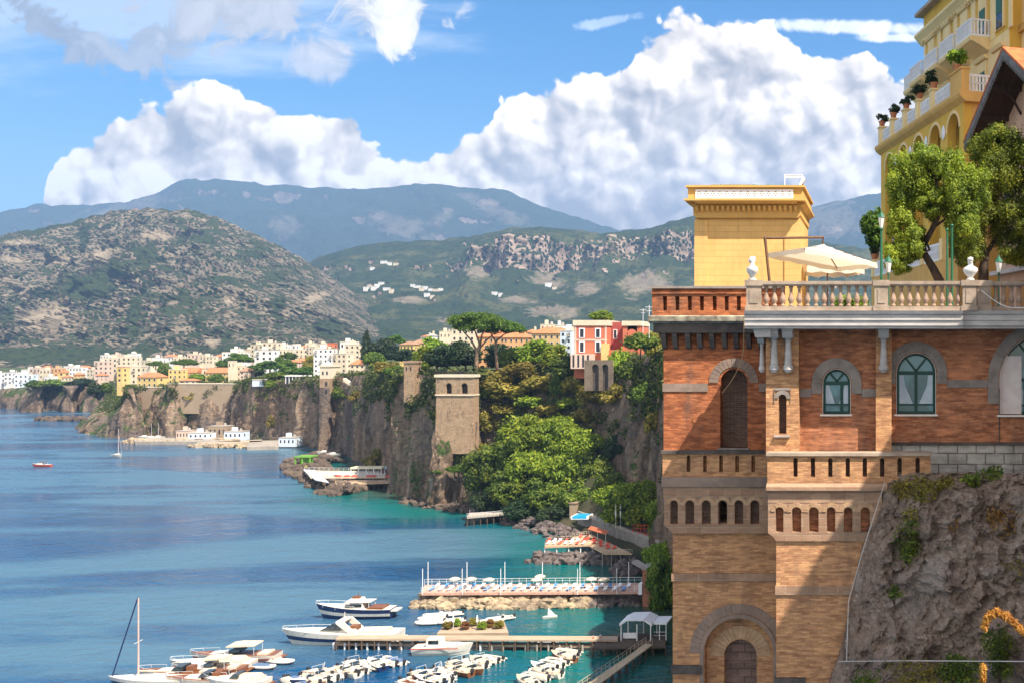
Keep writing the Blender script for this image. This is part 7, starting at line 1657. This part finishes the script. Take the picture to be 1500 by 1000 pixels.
for i in range(4):
    q = P(932 + i * 8, 778, 244 - i * 2); q.z = 4.8; lounger(q, 'red', 'red lounger on the pool terrace beside the bright trees', 'red loungers on the pool terrace', 1.2)
w = MB(); q0 = P(928, 776, 244); q0.z = 5
for i in range(7): w.tube([(i * .95, -i * .35, 0), (i * .95, -i * .35, 2.0)], .07, 5)
w.tube([(0, 0, 1.9), (5.7, -2.1, 1.9)], .07, 5).tube([(0, 0, 1.1), (5.7, -2.1, 1.1)], .05, 5); tag(w.build('pergola', REDF, None, loc=q0), 'red slatted railing on the pool terrace under the bright trees', 'railing')
# small deck, sea wall under pines
deck('bathing_deck', 'small white bathing deck on piles at the foot of the grove', 'deck', [(684, 757), (742, 752), (745, 745), (688, 750)], 2.6, .4, CONC, 6, (1.0, 10, WHITE))
o = thing('blue_kiosk', 'small dark blue kiosk at the landward end of the white bathing deck', 'kiosk', sealoc(752, 758, 0)); MB().box(-2, 2, 0, 3, 0, 5.2).build('wall', plain('blue_wall', (.03, .10, .28), (.02, .07, .2), 1, .7), o); MB().box(-2.3, 2.3, -.3, 3.3, 5.2, 5.5).build('roof', plain('blue_roof', (.05, .2, .42)), o)
o = thing('sea_wall', 'grey sea wall with tall dark slots under the two flat pines', 'wall', sealoc(660, 741, 0)); k = 319 / 1500
w = MB(); wall_holes(w, -31 * k, 32 * k, -1, 38 * k, 0, 1.2, [(-10 * k, -6 * k, 4 * k, 33 * k, False), (-1 * k, 3 * k, 4 * k, 33 * k, False), (8 * k, 12 * k, 4 * k, 33 * k, False)]); w.box(-31 * k, 32 * k, 1.21, 9, -1, 38 * k); w.build('wall', plain('sea_wall', (.26, .225, .20), (.17, .145, .13), .5, .95, .5, world=True), o); MB().box(-32 * k, 33 * k, -.3, 9.2, 38 * k + .002, 40.5 * k).build('coping', CONC, o)
# far bathing establishment
deck('bathing_deck', 'white two level bathing deck on the dark rocks behind the green hut', 'deck', [(455, 699), (575, 698), (576, 690), (446, 688)], 3.4, .4, COVER, 14, (1.1, 18, WHITE))
deck('bathing_deck', 'orange bathing deck on thin piles in front of the white deck', 'deck', [(492, 709), (576, 706), (576, 699), (490, 702)], 2.4, .35, ODECK, 12, (1.0, 16, COVER))
deck('stair_ramp', 'white stepped ramp on the dark rocks beside the green hut', 'ramp', [(462, 702), (482, 706), (462, 688), (444, 687)], 3.6, .3, WHITE)
o = thing('green_hut', 'bright green flat roofed hut on the dark rocks', 'hut', sealoc(446, 681, 1.5)); k = 428 / 1500
MB().box(-15 * k, 8 * k, 0, 6, 11 * k, 13 * k).build('roof', GRN, o)
for sx in (-14, -4, 7): MB().box((sx - .8) * k, (sx + .8) * k, .2, .7, 0, 11 * k).build('post', GRN, o)
MB().box(-13 * k, 6 * k, 3, 3.3, 0, 11 * k).build('wall', GRN, o); MB().hexa([(-14 * k, -2, -.6), (20 * k, -6, -.6), (22 * k, 2, -.6), (-14 * k, 6, -.6), (-14 * k, -2, .3), (20 * k, -6, .3), (22 * k, 2, .3), (-14 * k, 6, .3)]).build('deck', YEL, o)
o = thing('beach_canopy', 'cream flat canopy on posts over the far bathing deck', 'canopy', sealoc(537, 695, 3.4)); k = 375 / 1500
MB().box(-24 * k, 22 * k, 0, 5, 9 * k, 11 * k).build('roof', plain('cream_canopy', (.74, .68, .48)), o)
for sx in (-23, -12, -1, 10, 21): MB().box((sx - .4) * k, (sx + .4) * k, .1, .3, 0, 9 * k).build('post', WHITE, o)
o = thing('beach_canopy', 'blue canopy against the cliff at the end of the far bathing deck', 'canopy', sealoc(569, 694, 3.4)); MB().box(-7 * k, 8 * k, 0, 5, 8 * k, 10.5 * k).build('roof', plain('pale_blue', (.35, .6, .8)), o)
for sx in (-6, 7): MB().box((sx - .4) * k, (sx + .4) * k, .1, .3, 0, 8 * k).build('post', WHITE, o)
for i, px in enumerate((496, 508, 519, 541, 547, 569)): small_parasol(sealoc(px, 704, 2.4), 1.2, 2.0, REDF, 'red parasol low on the orange bathing deck', 'red parasols on the far bathing deck')
for i in range(22): px = 462 + i * 5; lounger(sealoc(px, 695, 3.41), 'white', 'white sun lounger on the far white bathing deck', 'white loungers on the far bathing deck')
# far marina
deck('quay', 'pale concrete quay with moored boats below the headland', 'quay', [(198, 646), (352, 646), (352, 640), (192, 641)], 1.6, 1.8, CONC)
deck('quay', 'pale long jetty in front of the headland quay', 'quay', [(286, 651), (384, 646), (384, 643), (290, 647)], 1.6, 1.6, plain('pale_quay', (.42, .34, .25), (.33, .27, .2), .5, .9, world=True))
deck('quay', 'short grey jetty at the right end of the far marina', 'quay', [(362, 654), (408, 653), (410, 644), (366, 645)], 1.6, 1.6, CONC)
for px0, px1, y0, y1, mt, lab in ((305, 331, 624, 640, 'stone', 'low brown boathouse with flat roof on the far quay'), (276, 304, 634, 642, 'blue', 'blue and white boat shed on the far quay'), (328, 354, 632, 642, 'blue', 'blue awning shed beside the brown boathouse'), (258, 276, 631, 642, 'pink', 'small pink shed at the left of the far quay'), (408, 432, 641, 651, 'blue', 'bluish boat shed against the cliff right of the far marina')):
    house(px0, px1, y0, y1, (CAMZ - 1.6) * 1500 / (y1 - HY), mt, 'flat_grey', 4, 1, lab, dep=7, cat='shed', name='boat_shed', sink=1)

# ================================================================== boats
def hull_mesh(mb, L, B, H, sheer=.3, flare=.18, trans=.85, deckm=None, hm=0, dm=1, stripe=None, n=12, draft=.35):
    """bow towards -x; stern at +x"""
    V = []; m = 7
    for i in range(n + 1):
        f = i / n; x = -L / 2 + L * f
        b = B / 2 * (1 - (1 - min(1, f / .62)) ** 2.2) if f < .62 else B / 2 * (1 - (1 - trans) * ((f - .62) / .38) ** 2)
        zt = H + sheer * (1 - f) ** 2; rake = (1 - f) ** 3
        for j, (bb, zz) in enumerate(((0, -draft), (.62, -.15), (.80, .3), (.86, .33), (.94, .62), (1.0, 1.0), (1.0, 1.04))):
            z = zz * zt if zz > 0 else zz; V.append((x + rake * (1 - (z + draft) / (zt + draft)) * L * .10, -b * bb, z))
    rows = n + 1; o = len(mb.v)
    for s_ in (1, -1):
        base = len(mb.v); mb.v.extend([(v[0], v[1] * s_, v[2]) for v in V])
        for i in range(n):
            for j in range(m - 1):
                q = (base + i * m + j, base + (i + 1) * m + j, base + (i + 1) * m + j + 1, base + i * m + j + 1)
                mb.f.append(q if s_ == 1 else q[::-1]); mb.mi.append(stripe if (stripe is not None and j in (3,)) else hm)
    b0, b1 = o, o + rows * m
    for i in range(n):
        mb.f.append((b0 + i * m + m - 1, b0 + (i + 1) * m + m - 1, b1 + (i + 1) * m + m - 1, b1 + i * m + m - 1)); mb.mi.append(dm)
    mb.f.append(tuple(b0 + n * m + j for j in range(m)) + tuple(b1 + n * m + j for j in range(m - 1, -1, -1))); mb.mi.append(hm)
def sec_box(mb, x0, x1, w0, w1, z0, z1, t0=0, t1=0, tw=.85):
    """tapered cabin block"""
    return mb.hexa([(x0, -w0, z0), (x1, -w1, z0), (x1, w1, z0), (x0, w0, z0), (x0 + t0, -w0 * tw, z1), (x1 - t1, -w1 * tw, z1), (x1 - t1, w1 * tw, z1), (x0 + t0, w0 * tw, z1)])
def outboard(root, x, z=.45, s=1.0, y=0):
    m = MB().prism([(x, z - .5), (x + .14 * s, z - .5), (x + .2 * s, z), (x + .42 * s, z + .1), (x + .46 * s, z + .55 * s), (x + .1 * s, z + .62 * s), (x - .02, z + .1)], y - .16 * s, y + .16 * s); m.build('outboard', MOTOR, root)
RIBF = plain('grey_floor', (.20, .18, .16), (.12, .11, .10), 3, .8); RIBT = plain('teak_floor', (.34, .22, .12), (.24, .15, .08), 3, .8)
BCOV = plain('blue_cover', (.10, .16, .28), (.07, .12, .2), 2, .8); TCOV = plain('tan_cover', (.46, .39, .30), (.33, .27, .20), 2, .8)
def rib(lab, q, rz, L=4.6, B=1.95, tube=RUB, style=0, group=None):
    o = thing('inflatable_boat', lab, 'inflatable boat', q, rz, group); r_ = .25
    path = [(L * .5, -B / 2 + r_, .36), (L * .1, -B / 2 + r_, .36), (-L * .2, -B / 2 + r_ + .02, .38), (-L * .38, -B * .28, .44), (-L * .47, -B * .1, .5), (-L * .47, B * .1, .5), (-L * .38, B * .28, .44), (-L * .2, B / 2 - r_ - .02, .38), (L * .1, B / 2 - r_, .36), (L * .5, B / 2 - r_, .36)]
    m = MB().tube(path, [.12, r_, r_, r_ * .95, r_ * .9, r_ * .9, r_ * .95, r_, r_, .12], 8); m.build('tube', tube, o, True)
    MB().prism([(-L * .42, 0), (-L * .2, -B * .3), (L * .42, -B * .3), (L * .42, B * .3), (-L * .2, B * .3)], -.1, .22, 'z').build('floor', [RIBF, RIBT, MAHOG, RIBF][style], o)
    MB().box(L * .38, L * .43, -B * .3, B * .3, 0, .6).build('transom', GEL, o)
    if style == 0: MB().prism([(L * .02, .22), (L * .2, .22), (L * .17, .85), (L * .08, 1.0), (L * .04, .8)], -.3, .3).build('console', GEL, o); MB().box(L * .24, L * .33, -.4, .4, .22, .55).build('seat', CUSH, o)
    elif style == 1: sec_box(MB(), -L * .25, L * .36, B * .36, B * .38, .3, .78, .3, .1, .6).build('cover', rg.choice([COVER, TCOV, COVER, BCOV]), o)
    elif style == 2: MB().box(-L * .1, L * .0, -B * .28, B * .28, .22, .5).build('seat', MAHOG, o); MB().box(L * .18, L * .28, -B * .28, B * .28, .22, .5).build('seat', MAHOG, o)
    else: sec_box(MB(), -L * .3, -L * .05, .4, .5, .3, .62, .1, .02).build('locker', GEL, o); MB().box(L * .12, L * .3, -.45, .45, .22, .6).build('seat', CUSH, o); MB().tube([(L * .3, -.6, .5), (L * .33, -.6, 1.35), (L * .33, .6, 1.35), (L * .3, .6, .5)], .04, 6).build('roll_bar', STEEL, o)
    outboard(o, L * .43, .4, 1.0)
    return o
ORD = ['nearest the pier', 'second from the pier', 'third from the pier', 'fourth from the pier', 'fifth from the pier', 'sixth from the pier', 'seventh from the pier', 'eighth from the pier', 'ninth from the pier', 'tenth from the pier', 'eleventh from the pier', 'twelfth from the pier', 'nearest the bottom edge']
rg = random.Random(12)
RUN = [('small wooden decked motor boat', (MAHOG, TCOV)), ('small blue hulled motor boat', (NAVY, GEL)), ('small cream motor boat with tan cover', (GEL, TCOV))]
def runabout(lab, q, rz, ms, group):
    o = thing('motor_boat', lab, 'boat', q, rz, group); L = rg.uniform(5.0, 6.2); m = MB(); hull_mesh(m, L, 2.0, .75, .3, n=10); m.build('hull', [ms[0], ms[1]], o)
    sec_box(MB(), -L * .12, L * .02, .6, .7, .78, 1.2, .35, .02, .9).build('windscreen', DGLASS, o); MB().box(L * .06, L * .14, -.6, .6, .79, 1.1).box(L * .26, L * .36, -.75, .75, .79, 1.05).build('seats', CUSH, o)
    MB().tube([(L * .05, -.85, .8), (L * .08, -.8, 1.9), (L * .08, .8, 1.9), (L * .05, .85, .8)], .03, 5).build('roll_bar', STEEL, o); outboard(o, L * .47, .6, 1.1)
def rowof(n, p0, p1, rz, tagname, where, seed):
    for i in range(n):
        f = i / (n - 1); px = p0[0] + (p1[0] - p0[0]) * f + rg.uniform(-5, 5); y = p0[1] + (p1[1] - p0[1]) * f + rg.uniform(-1.2, 1.2); st = rg.choice([0, 0, 1, 2, 3]); tb = rg.choice([RUB, RUB, GEL, RUBG])
        lab = '%s inflatable boat %s, %s' % ({RUB.name: 'cream', GEL.name: 'white', RUBG.name: 'grey'}[tb.name], where, ORD[i] if i < n - 1 else ORD[12])
        if i % 4 == 2:
            runabout(lab.replace(lab.split(' inf')[0] + ' inflatable boat', RUN[(i // 4 + seed) % 3][0]), sealoc(px, y, 0), rz + rg.uniform(-.25, .25), RUN[(i // 4 + seed) % 3][1], tagname); continue
        rib(lab, sealoc(px, y, 0), rz + rg.uniform(-.22, .22), rg.uniform(4.0, 5.6), rg.uniform(1.8, 2.1), tb, st, tagname)
rowof(12, (578, 970), (445, 1003), R(-30), 'inflatable boats of the left row', 'in the left mooring row', 1)
rowof(12, (722, 966), (622, 1004), R(-33), 'inflatable boats of the middle row', 'in the middle mooring row', 2)
rowof(10, (548, 974), (428, 1002), R(150), 'inflatable boats of the left row', 'in the outer left row', 4)
rowof(9, (690, 972), (600, 1003), R(147), 'inflatable boats of the middle row', 'in the outer middle row', 5)
rowof(11, (832, 957), (770, 1002), R(-35), 'inflatable boats of the right row', 'in the right mooring row', 3)
for i, (px, y, lab, st) in enumerate([(630, 914, 'white inflatable boat behind the flower terrace, left and nearest', 0), (634, 908, 'white inflatable boat behind the flower terrace, second row', 3), (641, 903, 'white inflatable boat behind the flower terrace, third row', 0), (658, 902, 'white inflatable boat behind the flower terrace, farthest right', 1), (660, 912, 'white covered boat close to the flower terrace plants', 1), (733, 908, 'white inflatable boat with dark outboard right of the flower terrace', 0), (716, 912, 'white boat half hidden by the flower terrace plants', 3)]): rib(lab, sealoc(px, y, 0), R(12 + 4 * i), 5.0, 2.0, GEL, st, 'inflatable boats behind the flower terrace')
rib('small grey dinghy tied to the long pier, left of two', sealoc(754, 948, 0), R(184), 3.6, 1.5, RUBG, 2, 'dinghies at the long pier'); rib('small grey dinghy tied to the long pier, right of two', sealoc(801, 946, 0), R(176), 3.8, 1.5, RUBG, 2, 'dinghies at the long pier')
# motor yacht
q = sealoc(500, 941, 0); yac = thing('motor_yacht', 'long white motor yacht with dark blue stripe and raked dark windscreen', 'yacht', q, R(4)); Ly = 19.0
m = MB(); hull_mesh(m, Ly, 4.8, 1.75, .75, stripe=2, n=18); m.build('hull', [GEL, GEL, NAVY], yac)
sec_box(MB(), -Ly * .28, Ly * .16, .7, 1.7, 1.8, 2.55, 2.4, .3, .8).build('cabin', GEL, yac)
MB().hexa([(-Ly * .16, -.9, 2.35), (Ly * .02, -1.55, 2.4), (Ly * .02, 1.55, 2.4), (-Ly * .16, .9, 2.35), (-Ly * .045, -.8, 3.35), (Ly * .03, -1.3, 3.45), (Ly * .03, 1.3, 3.45), (-Ly * .045, .8, 3.35)]).build('windscreen', DGLASS, yac)
MB().prism([(Ly * .0, 3.5), (Ly * .10, 2.0), (Ly * .16, 2.0), (Ly * .055, 3.95), (-Ly * .01, 3.9)], -1.75, -1.5).build('arch', GEL, yac); MB().prism([(Ly * .0, 3.5), (Ly * .10, 2.0), (Ly * .16, 2.0), (Ly * .055, 3.95), (-Ly * .01, 3.9)], 1.5, 1.75).build('arch', GEL, yac); MB().box(-Ly * .01, Ly * .055, -1.5, 1.5, 3.75, 3.95).build('arch_top', GEL, yac)
MB().tube([(Ly * .02, 0, 3.9), (Ly * .03, 0, 5.1)], .06, 6).lathe([(.05, 0), (.3, .05), (.3, .25), (.05, .3)], 10, (Ly * .02, .5, 3.95)).build('radar_mast', GEL, yac)
MB().box(Ly * .17, Ly * .40, -1.5, 1.5, 1.85, 2.25).build('sunpad', CUSH, yac); MB().box(Ly * .42, Ly * .52, -2.0, 2.0, .5, .65).build('bathing_platform', GEL, yac); MB().box(Ly * .08, Ly * .15, -.8, .8, 1.9, 2.9).build('helm_seat', MAHOG, yac)
w = MB()
for sy in (-1, 1):
    pts = [(-Ly * .49, sy * .15, 2.95), (-Ly * .40, sy * 1.0, 2.8), (-Ly * .28, sy * 1.75, 2.7), (-Ly * .14, sy * 2.1, 2.55)]; w.tube(pts, .03, 5)
    for p_ in pts: w.tube([p_, (p_[0], p_[1], p_[2] - .75)], .025, 5)
w.build('bow_rail', STEEL, yac)
# blue cabin cruiser
q = sealoc(520, 904, 0); crz = thing('cabin_cruiser', 'dark blue hulled cabin cruiser with white flybridge anchored behind the yacht', 'boat', q, R(3)); Lc = 13.6
m = MB(); hull_mesh(m, Lc, 4.0, 1.7, .9, stripe=2); m.build('hull', [NAVY, GEL, GEL], crz)
sec_box(MB(), -Lc * .18, Lc * .16, 1.2, 1.5, 1.75, 3.0, 1.2, .3, .85).build('cabin', GEL, crz); MB().box(-Lc * .08, Lc * .13, -1.46, -1.30, 2.25, 2.75).build('cabin_window', DGLASS, crz)
sec_box(MB(), -Lc * .10, Lc * .10, 1.1, 1.3, 3.0, 3.55, .8, .1, .9).build('flybridge', GEL, crz); MB().box(-Lc * .02, Lc * .24, -1.4, 1.4, 3.0, 3.1).build('hardtop', GEL, crz); MB().box(Lc * .2, Lc * .4, -1.5, 1.5, 1.78, 2.1).build('cockpit_seat', MAHOG, crz)
for sx in (.22,): 
    for sy in (-1.3, 1.3): MB().tube([(Lc * sx, sy, 1.75), (Lc * sx, sy, 3.0)], .05, 6).build('post', STEEL, crz)
w = MB()
for sy in (-1, 1):
    pts = [(-Lc * .5, sy * .1, 3.2), (-Lc * .38, sy * 1.0, 3.0), (-Lc * .2, sy * 1.7, 2.7), (Lc * .05, sy * 1.9, 2.5)]; w.tube(pts, .03, 5)
    for p_ in pts: w.tube([p_, (p_[0], p_[1], p_[2] - .85)], .025, 5)
w.build('bow_rail', STEEL, crz); MB().tube([(Lc * .04, 0, 3.5), (Lc * .05, 0, 4.6)], .05, 6).box(-.3, .9, -.4, .4, 3.56, 3.9).build('mast', MAHOG, crz); MB().box(Lc * .46, Lc * .58, -1.2, 1.2, 1.3, 1.55).build('stern_dinghy', GEL, crz)
# work launch by the pier
q = sealoc(650, 957, 0); la = thing('launch', 'grey white launch with red gunwale and small wheelhouse beside the long pier', 'boat', q, R(183)); Ll = 9.2
m = MB(); hull_mesh(m, Ll, 3.0, 1.25, .45, stripe=None); m.build('hull', [GEL, GEL], la); MB().box(-Ll * .3, Ll * .5, -1.53, -1.49, 1.14, 1.3).build('gunwale', CORAL, la); MB().box(-Ll * .3, Ll * .5, 1.49, 1.53, 1.14, 1.3).build('gunwale', CORAL, la)
sec_box(MB(), Ll * .0, Ll * .26, 1.0, 1.05, 1.3, 2.6, .25, .05, .92).build('wheelhouse', GEL, la)
for sy in (-1, 1): MB().box(Ll * .05, Ll * .22, sy * 1.02 - .03, sy * 1.02 + .03, 1.85, 2.4).build('wheelhouse_window', DGLASS, la)
sec_box(MB(), -Ll * .3, -Ll * .005, .6, .95, 1.3, 1.75, .4, 0, .85).build('foredeck_cabin', GEL, la); outboard(la, Ll * .49, .8, 1.3)
# bigger boats rafted at the lower left
def motorboat(lab, px, y, L, B, rz, hull, top, style, wood=False):
    o = thing('motor_boat', lab, 'boat', sealoc(px, y, 0), rz, 'motor boats rafted at the lower left'); m = MB(); hull_mesh(m, L, B, 1.1, .5, stripe=2); m.build('hull', [hull, MAHOG if wood else GEL, CORAL if wood else GEL], o)
    sec_box(MB(), -L * .3, L * .0, B * .18, B * .36, 1.12, 1.6, .9, .05, .8).build('foredeck_cabin', GEL, o); sec_box(MB(), -L * .04, L * .1, B * .34, B * .36, 1.6, 2.15, .5, .02, .9).build('windscreen', DGLASS, o)
    if style == 0:
        MB().prism([(-L * .04, 2.55), (L * .28, 2.6), (L * .28, 2.75), (L * .05, 2.85), (-L * .04, 2.7)], -B * .4, B * .4).build('bimini', COVER, o)
        for sx in (-.02, .27):
            for sy in (-1, 1): MB().tube([(L * sx, sy * B * .37, 1.2), (L * sx, sy * B * .37, 2.6)], .035, 5).build('post', STEEL, o)
    elif style == 1: sec_box(MB(), -L * .02, L * .42, B * .38, B * .36, 1.14, 1.95, .3, .4, .5).build('cover', COVER, o)
    else: MB().box(L * .12, L * .2, -.6, .6, 1.14, 2.0).build('helm_seat', MAHOG, o)
    MB().box(L * .30, L * .42, -B * .34, B * .34, 1.12, 1.45).build('stern_seat', CUSH, o); MB().box(L * .47, L * .56, -B * .4, B * .4, .4, .5).build('bathing_platform', MAHOG, o)
    w = MB()
    for sy in (-1, 1):
        pts = [(-L * .49, sy * .1, 2.1), (-L * .38, sy * B * .26, 1.95), (-L * .22, sy * B * .42, 1.8)]; w.tube(pts, .025, 5)
        for p_ in pts: w.tube([p_, (p_[0], p_[1], p_[2] - .55)], .02, 4)
    w.build('bow_rail', STEEL, o); return o
motorboat('white motor boat with white bimini roof, farthest of the rafted boats', 343, 968, 13.0, 3.6, R(6), GEL, 0, 0, True)
motorboat('cream covered motor boat second in the raft', 310, 980, 12.0, 3.4, R(5), RUB, 0, 1, False)
motorboat('wooden decked motor boat with bimini in the middle of the raft', 305, 989, 10.0, 3.0, R(8), MAHOG, 0, 0, True)
motorboat('white motor boat with open cockpit low in the raft', 262, 994, 11.5, 3.3, R(4), GEL, 0, 2, True)
motorboat('cream motor boat with wooden stern cut by the bottom edge', 300, 1004, 10.5, 3.2, R(7), RUB, 0, 2, True)
motorboat('white covered motor boat cut by the bottom edge', 345, 1006, 9.0, 3.0, R(3), GEL, 0, 1, False)
rib('white tender lying at the stern of the bimini boat', sealoc(412, 971, 0), R(170), 4.2, 1.8, GEL, 0); rib('white tender with dark floor between the rafted sterns', sealoc(352, 994, 0), R(165), 4.4, 1.8, GEL, 3); rib('white tender at the right of the raft beside open water', sealoc(385, 979, 0), R(172), 4.0, 1.7, GEL, 1)
# sailing yachts
q = sealoc(222, 1004, 0); sy_ = thing('sailing_yacht', 'white sailing yacht at the lower left with tall bare mast', 'sailing yacht', q, R(3)); m = MB(); hull_mesh(m, 12, 3.4, 1.1, .4, stripe=2); m.build('hull', [GEL, GEL, NAVY], sy_)
sec_box(MB(), -2.6, 2.0, .7, 1.0, 1.12, 1.6, .8, .3, .8).build('cabin', GEL, sy_); k = q.y / 1500; mx_ = (203.5 - 222) * k; mt_ = (1004 - 875) * k
MB().tube([(mx_, 0, 1.1), (mx_, 0, mt_)], [.13, .09], 8).build('mast', plain('pink_mast', (.62, .42, .36), (.52, .35, .3), 2, .5), sy_); MB().tube([(mx_ - .1, 0, mt_), (mx_ - 3.7, 0, 1.3)], .09, 6).build('forestay', NAVY, sy_); MB().tube([(mx_, -.9, mt_ * .5), (mx_, .9, mt_ * .5 + .1)], .05, 5).build('spreader', STEEL, sy_); MB().tube([(mx_, 0, 2.2), (mx_ + 4.5, 0, 2.1)], .12, 6).build('boom', COVER, sy_)
q = sealoc(172.5, 669, 0); s2 = thing('sailing_boat', 'small white sailing boat with bare mast out on the bay', 'sailing boat', q, R(150)); m = MB(); hull_mesh(m, 8.0, 2.8, 1.1, .5, stripe=None); m.build('hull', [GEL, GEL], s2); sec_box(MB(), -1.8, 1.2, .5, .8, 1.12, 1.7, .5, .2, .8).build('cabin', GEL, s2); MB().tube([(-.6, 0, 1.1), (-.6, 0, 13)], [.12, .09], 6).build('mast', plain('pink_mast', (.62, .42, .36)), s2); MB().tube([(-.6, 0, 2.3), (2.8, 0, 2.2)], .16, 6).build('boom', NAVY, s2); MB().tube([(-.6, 0, 12.8), (-3.8, 0, 1.5)], .03, 4).build('forestay', STEEL, s2)
q = sealoc(61, 683, 0); s3 = thing('motor_boat', 'small dark red motor boat alone on the bay at left', 'boat', q, R(4)); m = MB(); hull_mesh(m, 7.6, 2.5, .95, .4, stripe=None); m.build('hull', [CORAL, GEL], s3); sec_box(MB(), -1.8, .8, .6, .9, .97, 1.6, .6, .1, .8).build('cabin', GEL, s3); MB().box(-.6, 1.8, -.9, .9, 2.0, 2.1).build('canopy', MAHOG, s3); MB().tube([(1.7, -.8, 1), (1.7, -.8, 2.0)], .04, 4).tube([(1.7, .8, 1), (1.7, .8, 2.0)], .04, 4).build('post', STEEL, s3)
for px, y, lab in ((212, 641, 'tiny white boat at the left of the far marina quay'), (222, 642, 'tiny white sailing boat in the far marina, left one'), (232, 641.5, 'tiny white sailing boat in the far marina, right one'), (392, 657, 'tiny white boat beside the grey jetty'), (475, 664, 'white boat drawn up on the rock behind the green hut'), (488, 667, 'second white boat drawn up on the rock behind the green hut')):
    o = thing('small_boat', lab, 'boat', sealoc(px, y, .8 if y > 660 else 0), R(20), 'small boats of the far marina'); m = MB(); hull_mesh(m, 6.5, 2.2, .9, .3, n=8); m.build('hull', [GEL, GEL], o); sec_box(MB(), -1.4, 1, .5, .7, .92, 1.6, .4, .1, .8).build('cabin', GEL, o)
    if 'sailing' in lab: MB().tube([(0, 0, .9), (0, 0, 8.5)], .07, 5).build('mast', STEEL, o)
o = thing('sail_dinghy', 'tiny dinghy with white triangular sail between bathing pier and long pier', 'dinghy', sealoc(805, 905, 0), R(30)); m = MB(); hull_mesh(m, 2.6, 1.1, .4, .1, n=8); m.build('hull', [GEL, GEL], o); MB().prism([(-.3, .5), (1.0, .55), (-.25, 2.0)], -.02, .02).build('sail', WHITE, o)
for i, (px, y, lab) in enumerate(((470, 990, 'wooden motor boat among the left row sterns'), (520, 984, 'cream motor boat with roll bar in the middle of the left row'), (640, 990, 'blue motor boat crossing the middle row'), (690, 985, 'wooden motor boat at the inner side of the middle row'), (800, 990, 'cream motor boat at the inner side of the right row'), (455, 1000, 'blue hulled motor boat at the outer end of the left row'))):
    runabout(lab, sealoc(px, y, 0), R([20, -60, 10, 150, -20, 40][i]), RUN[[0, 2, 1, 0, 2, 1][i]][1], None)
# flower terrace
o, L = deck('flower_terrace', 'floating terrace full of yellow and green plants behind the long pier', 'terrace', [(640, 927), (745, 926), (738, 908), (655, 910)], 1.3, .5, PLANK)
rg = random.Random(8)
for i, (px, y, mt, lab) in enumerate([(655, 921, L_DRY, 'yellow green bush on the flower terrace, leftmost'), (668, 917, L_LIME, 'green bush on the flower terrace, second from left'), (682, 921, L_RUST, 'orange bush on the flower terrace left of the middle'), (694, 916, L_DRY, 'yellow bush in the middle of the flower terrace'), (706, 921, L_LIME, 'green bush right of the middle of the flower terrace'), (718, 918, L_RUST, 'orange bush on the flower terrace, second from right'), (731, 920, L_DRY, 'yellow green bush on the flower terrace, rightmost')]):
    tree(px, y - 11, y + 1, 15, sealoc(px, y, 1.3).y, 'broad', mt, lab, 'plants of the flower terrace', 'potted_shrub')
for px in (664, 699): small_parasol(sealoc(px, 921, 1.3), .4, 2.3, WHITE, 'closed white parasol among the plants of the flower terrace', 'closed parasols on the flower terrace', True)
for px, y, lab in ((869, 952, 'red and white striped buoy pole by the pier platform, left one'), (879, 951, 'red and white striped buoy pole by the pier platform, right one')):
    o = thing('buoy_pole', lab, 'pole', sealoc(px, y, 0)); MB().tube([(0, 0, -.5), (0, 0, 2.4)], .06, 6).build('pole', WHITE, o); MB().lathe([(.03, 1.0), (.2, 1.2), (.1, 2.2), (.02, 2.4)], 8).build('float', CORAL, o)
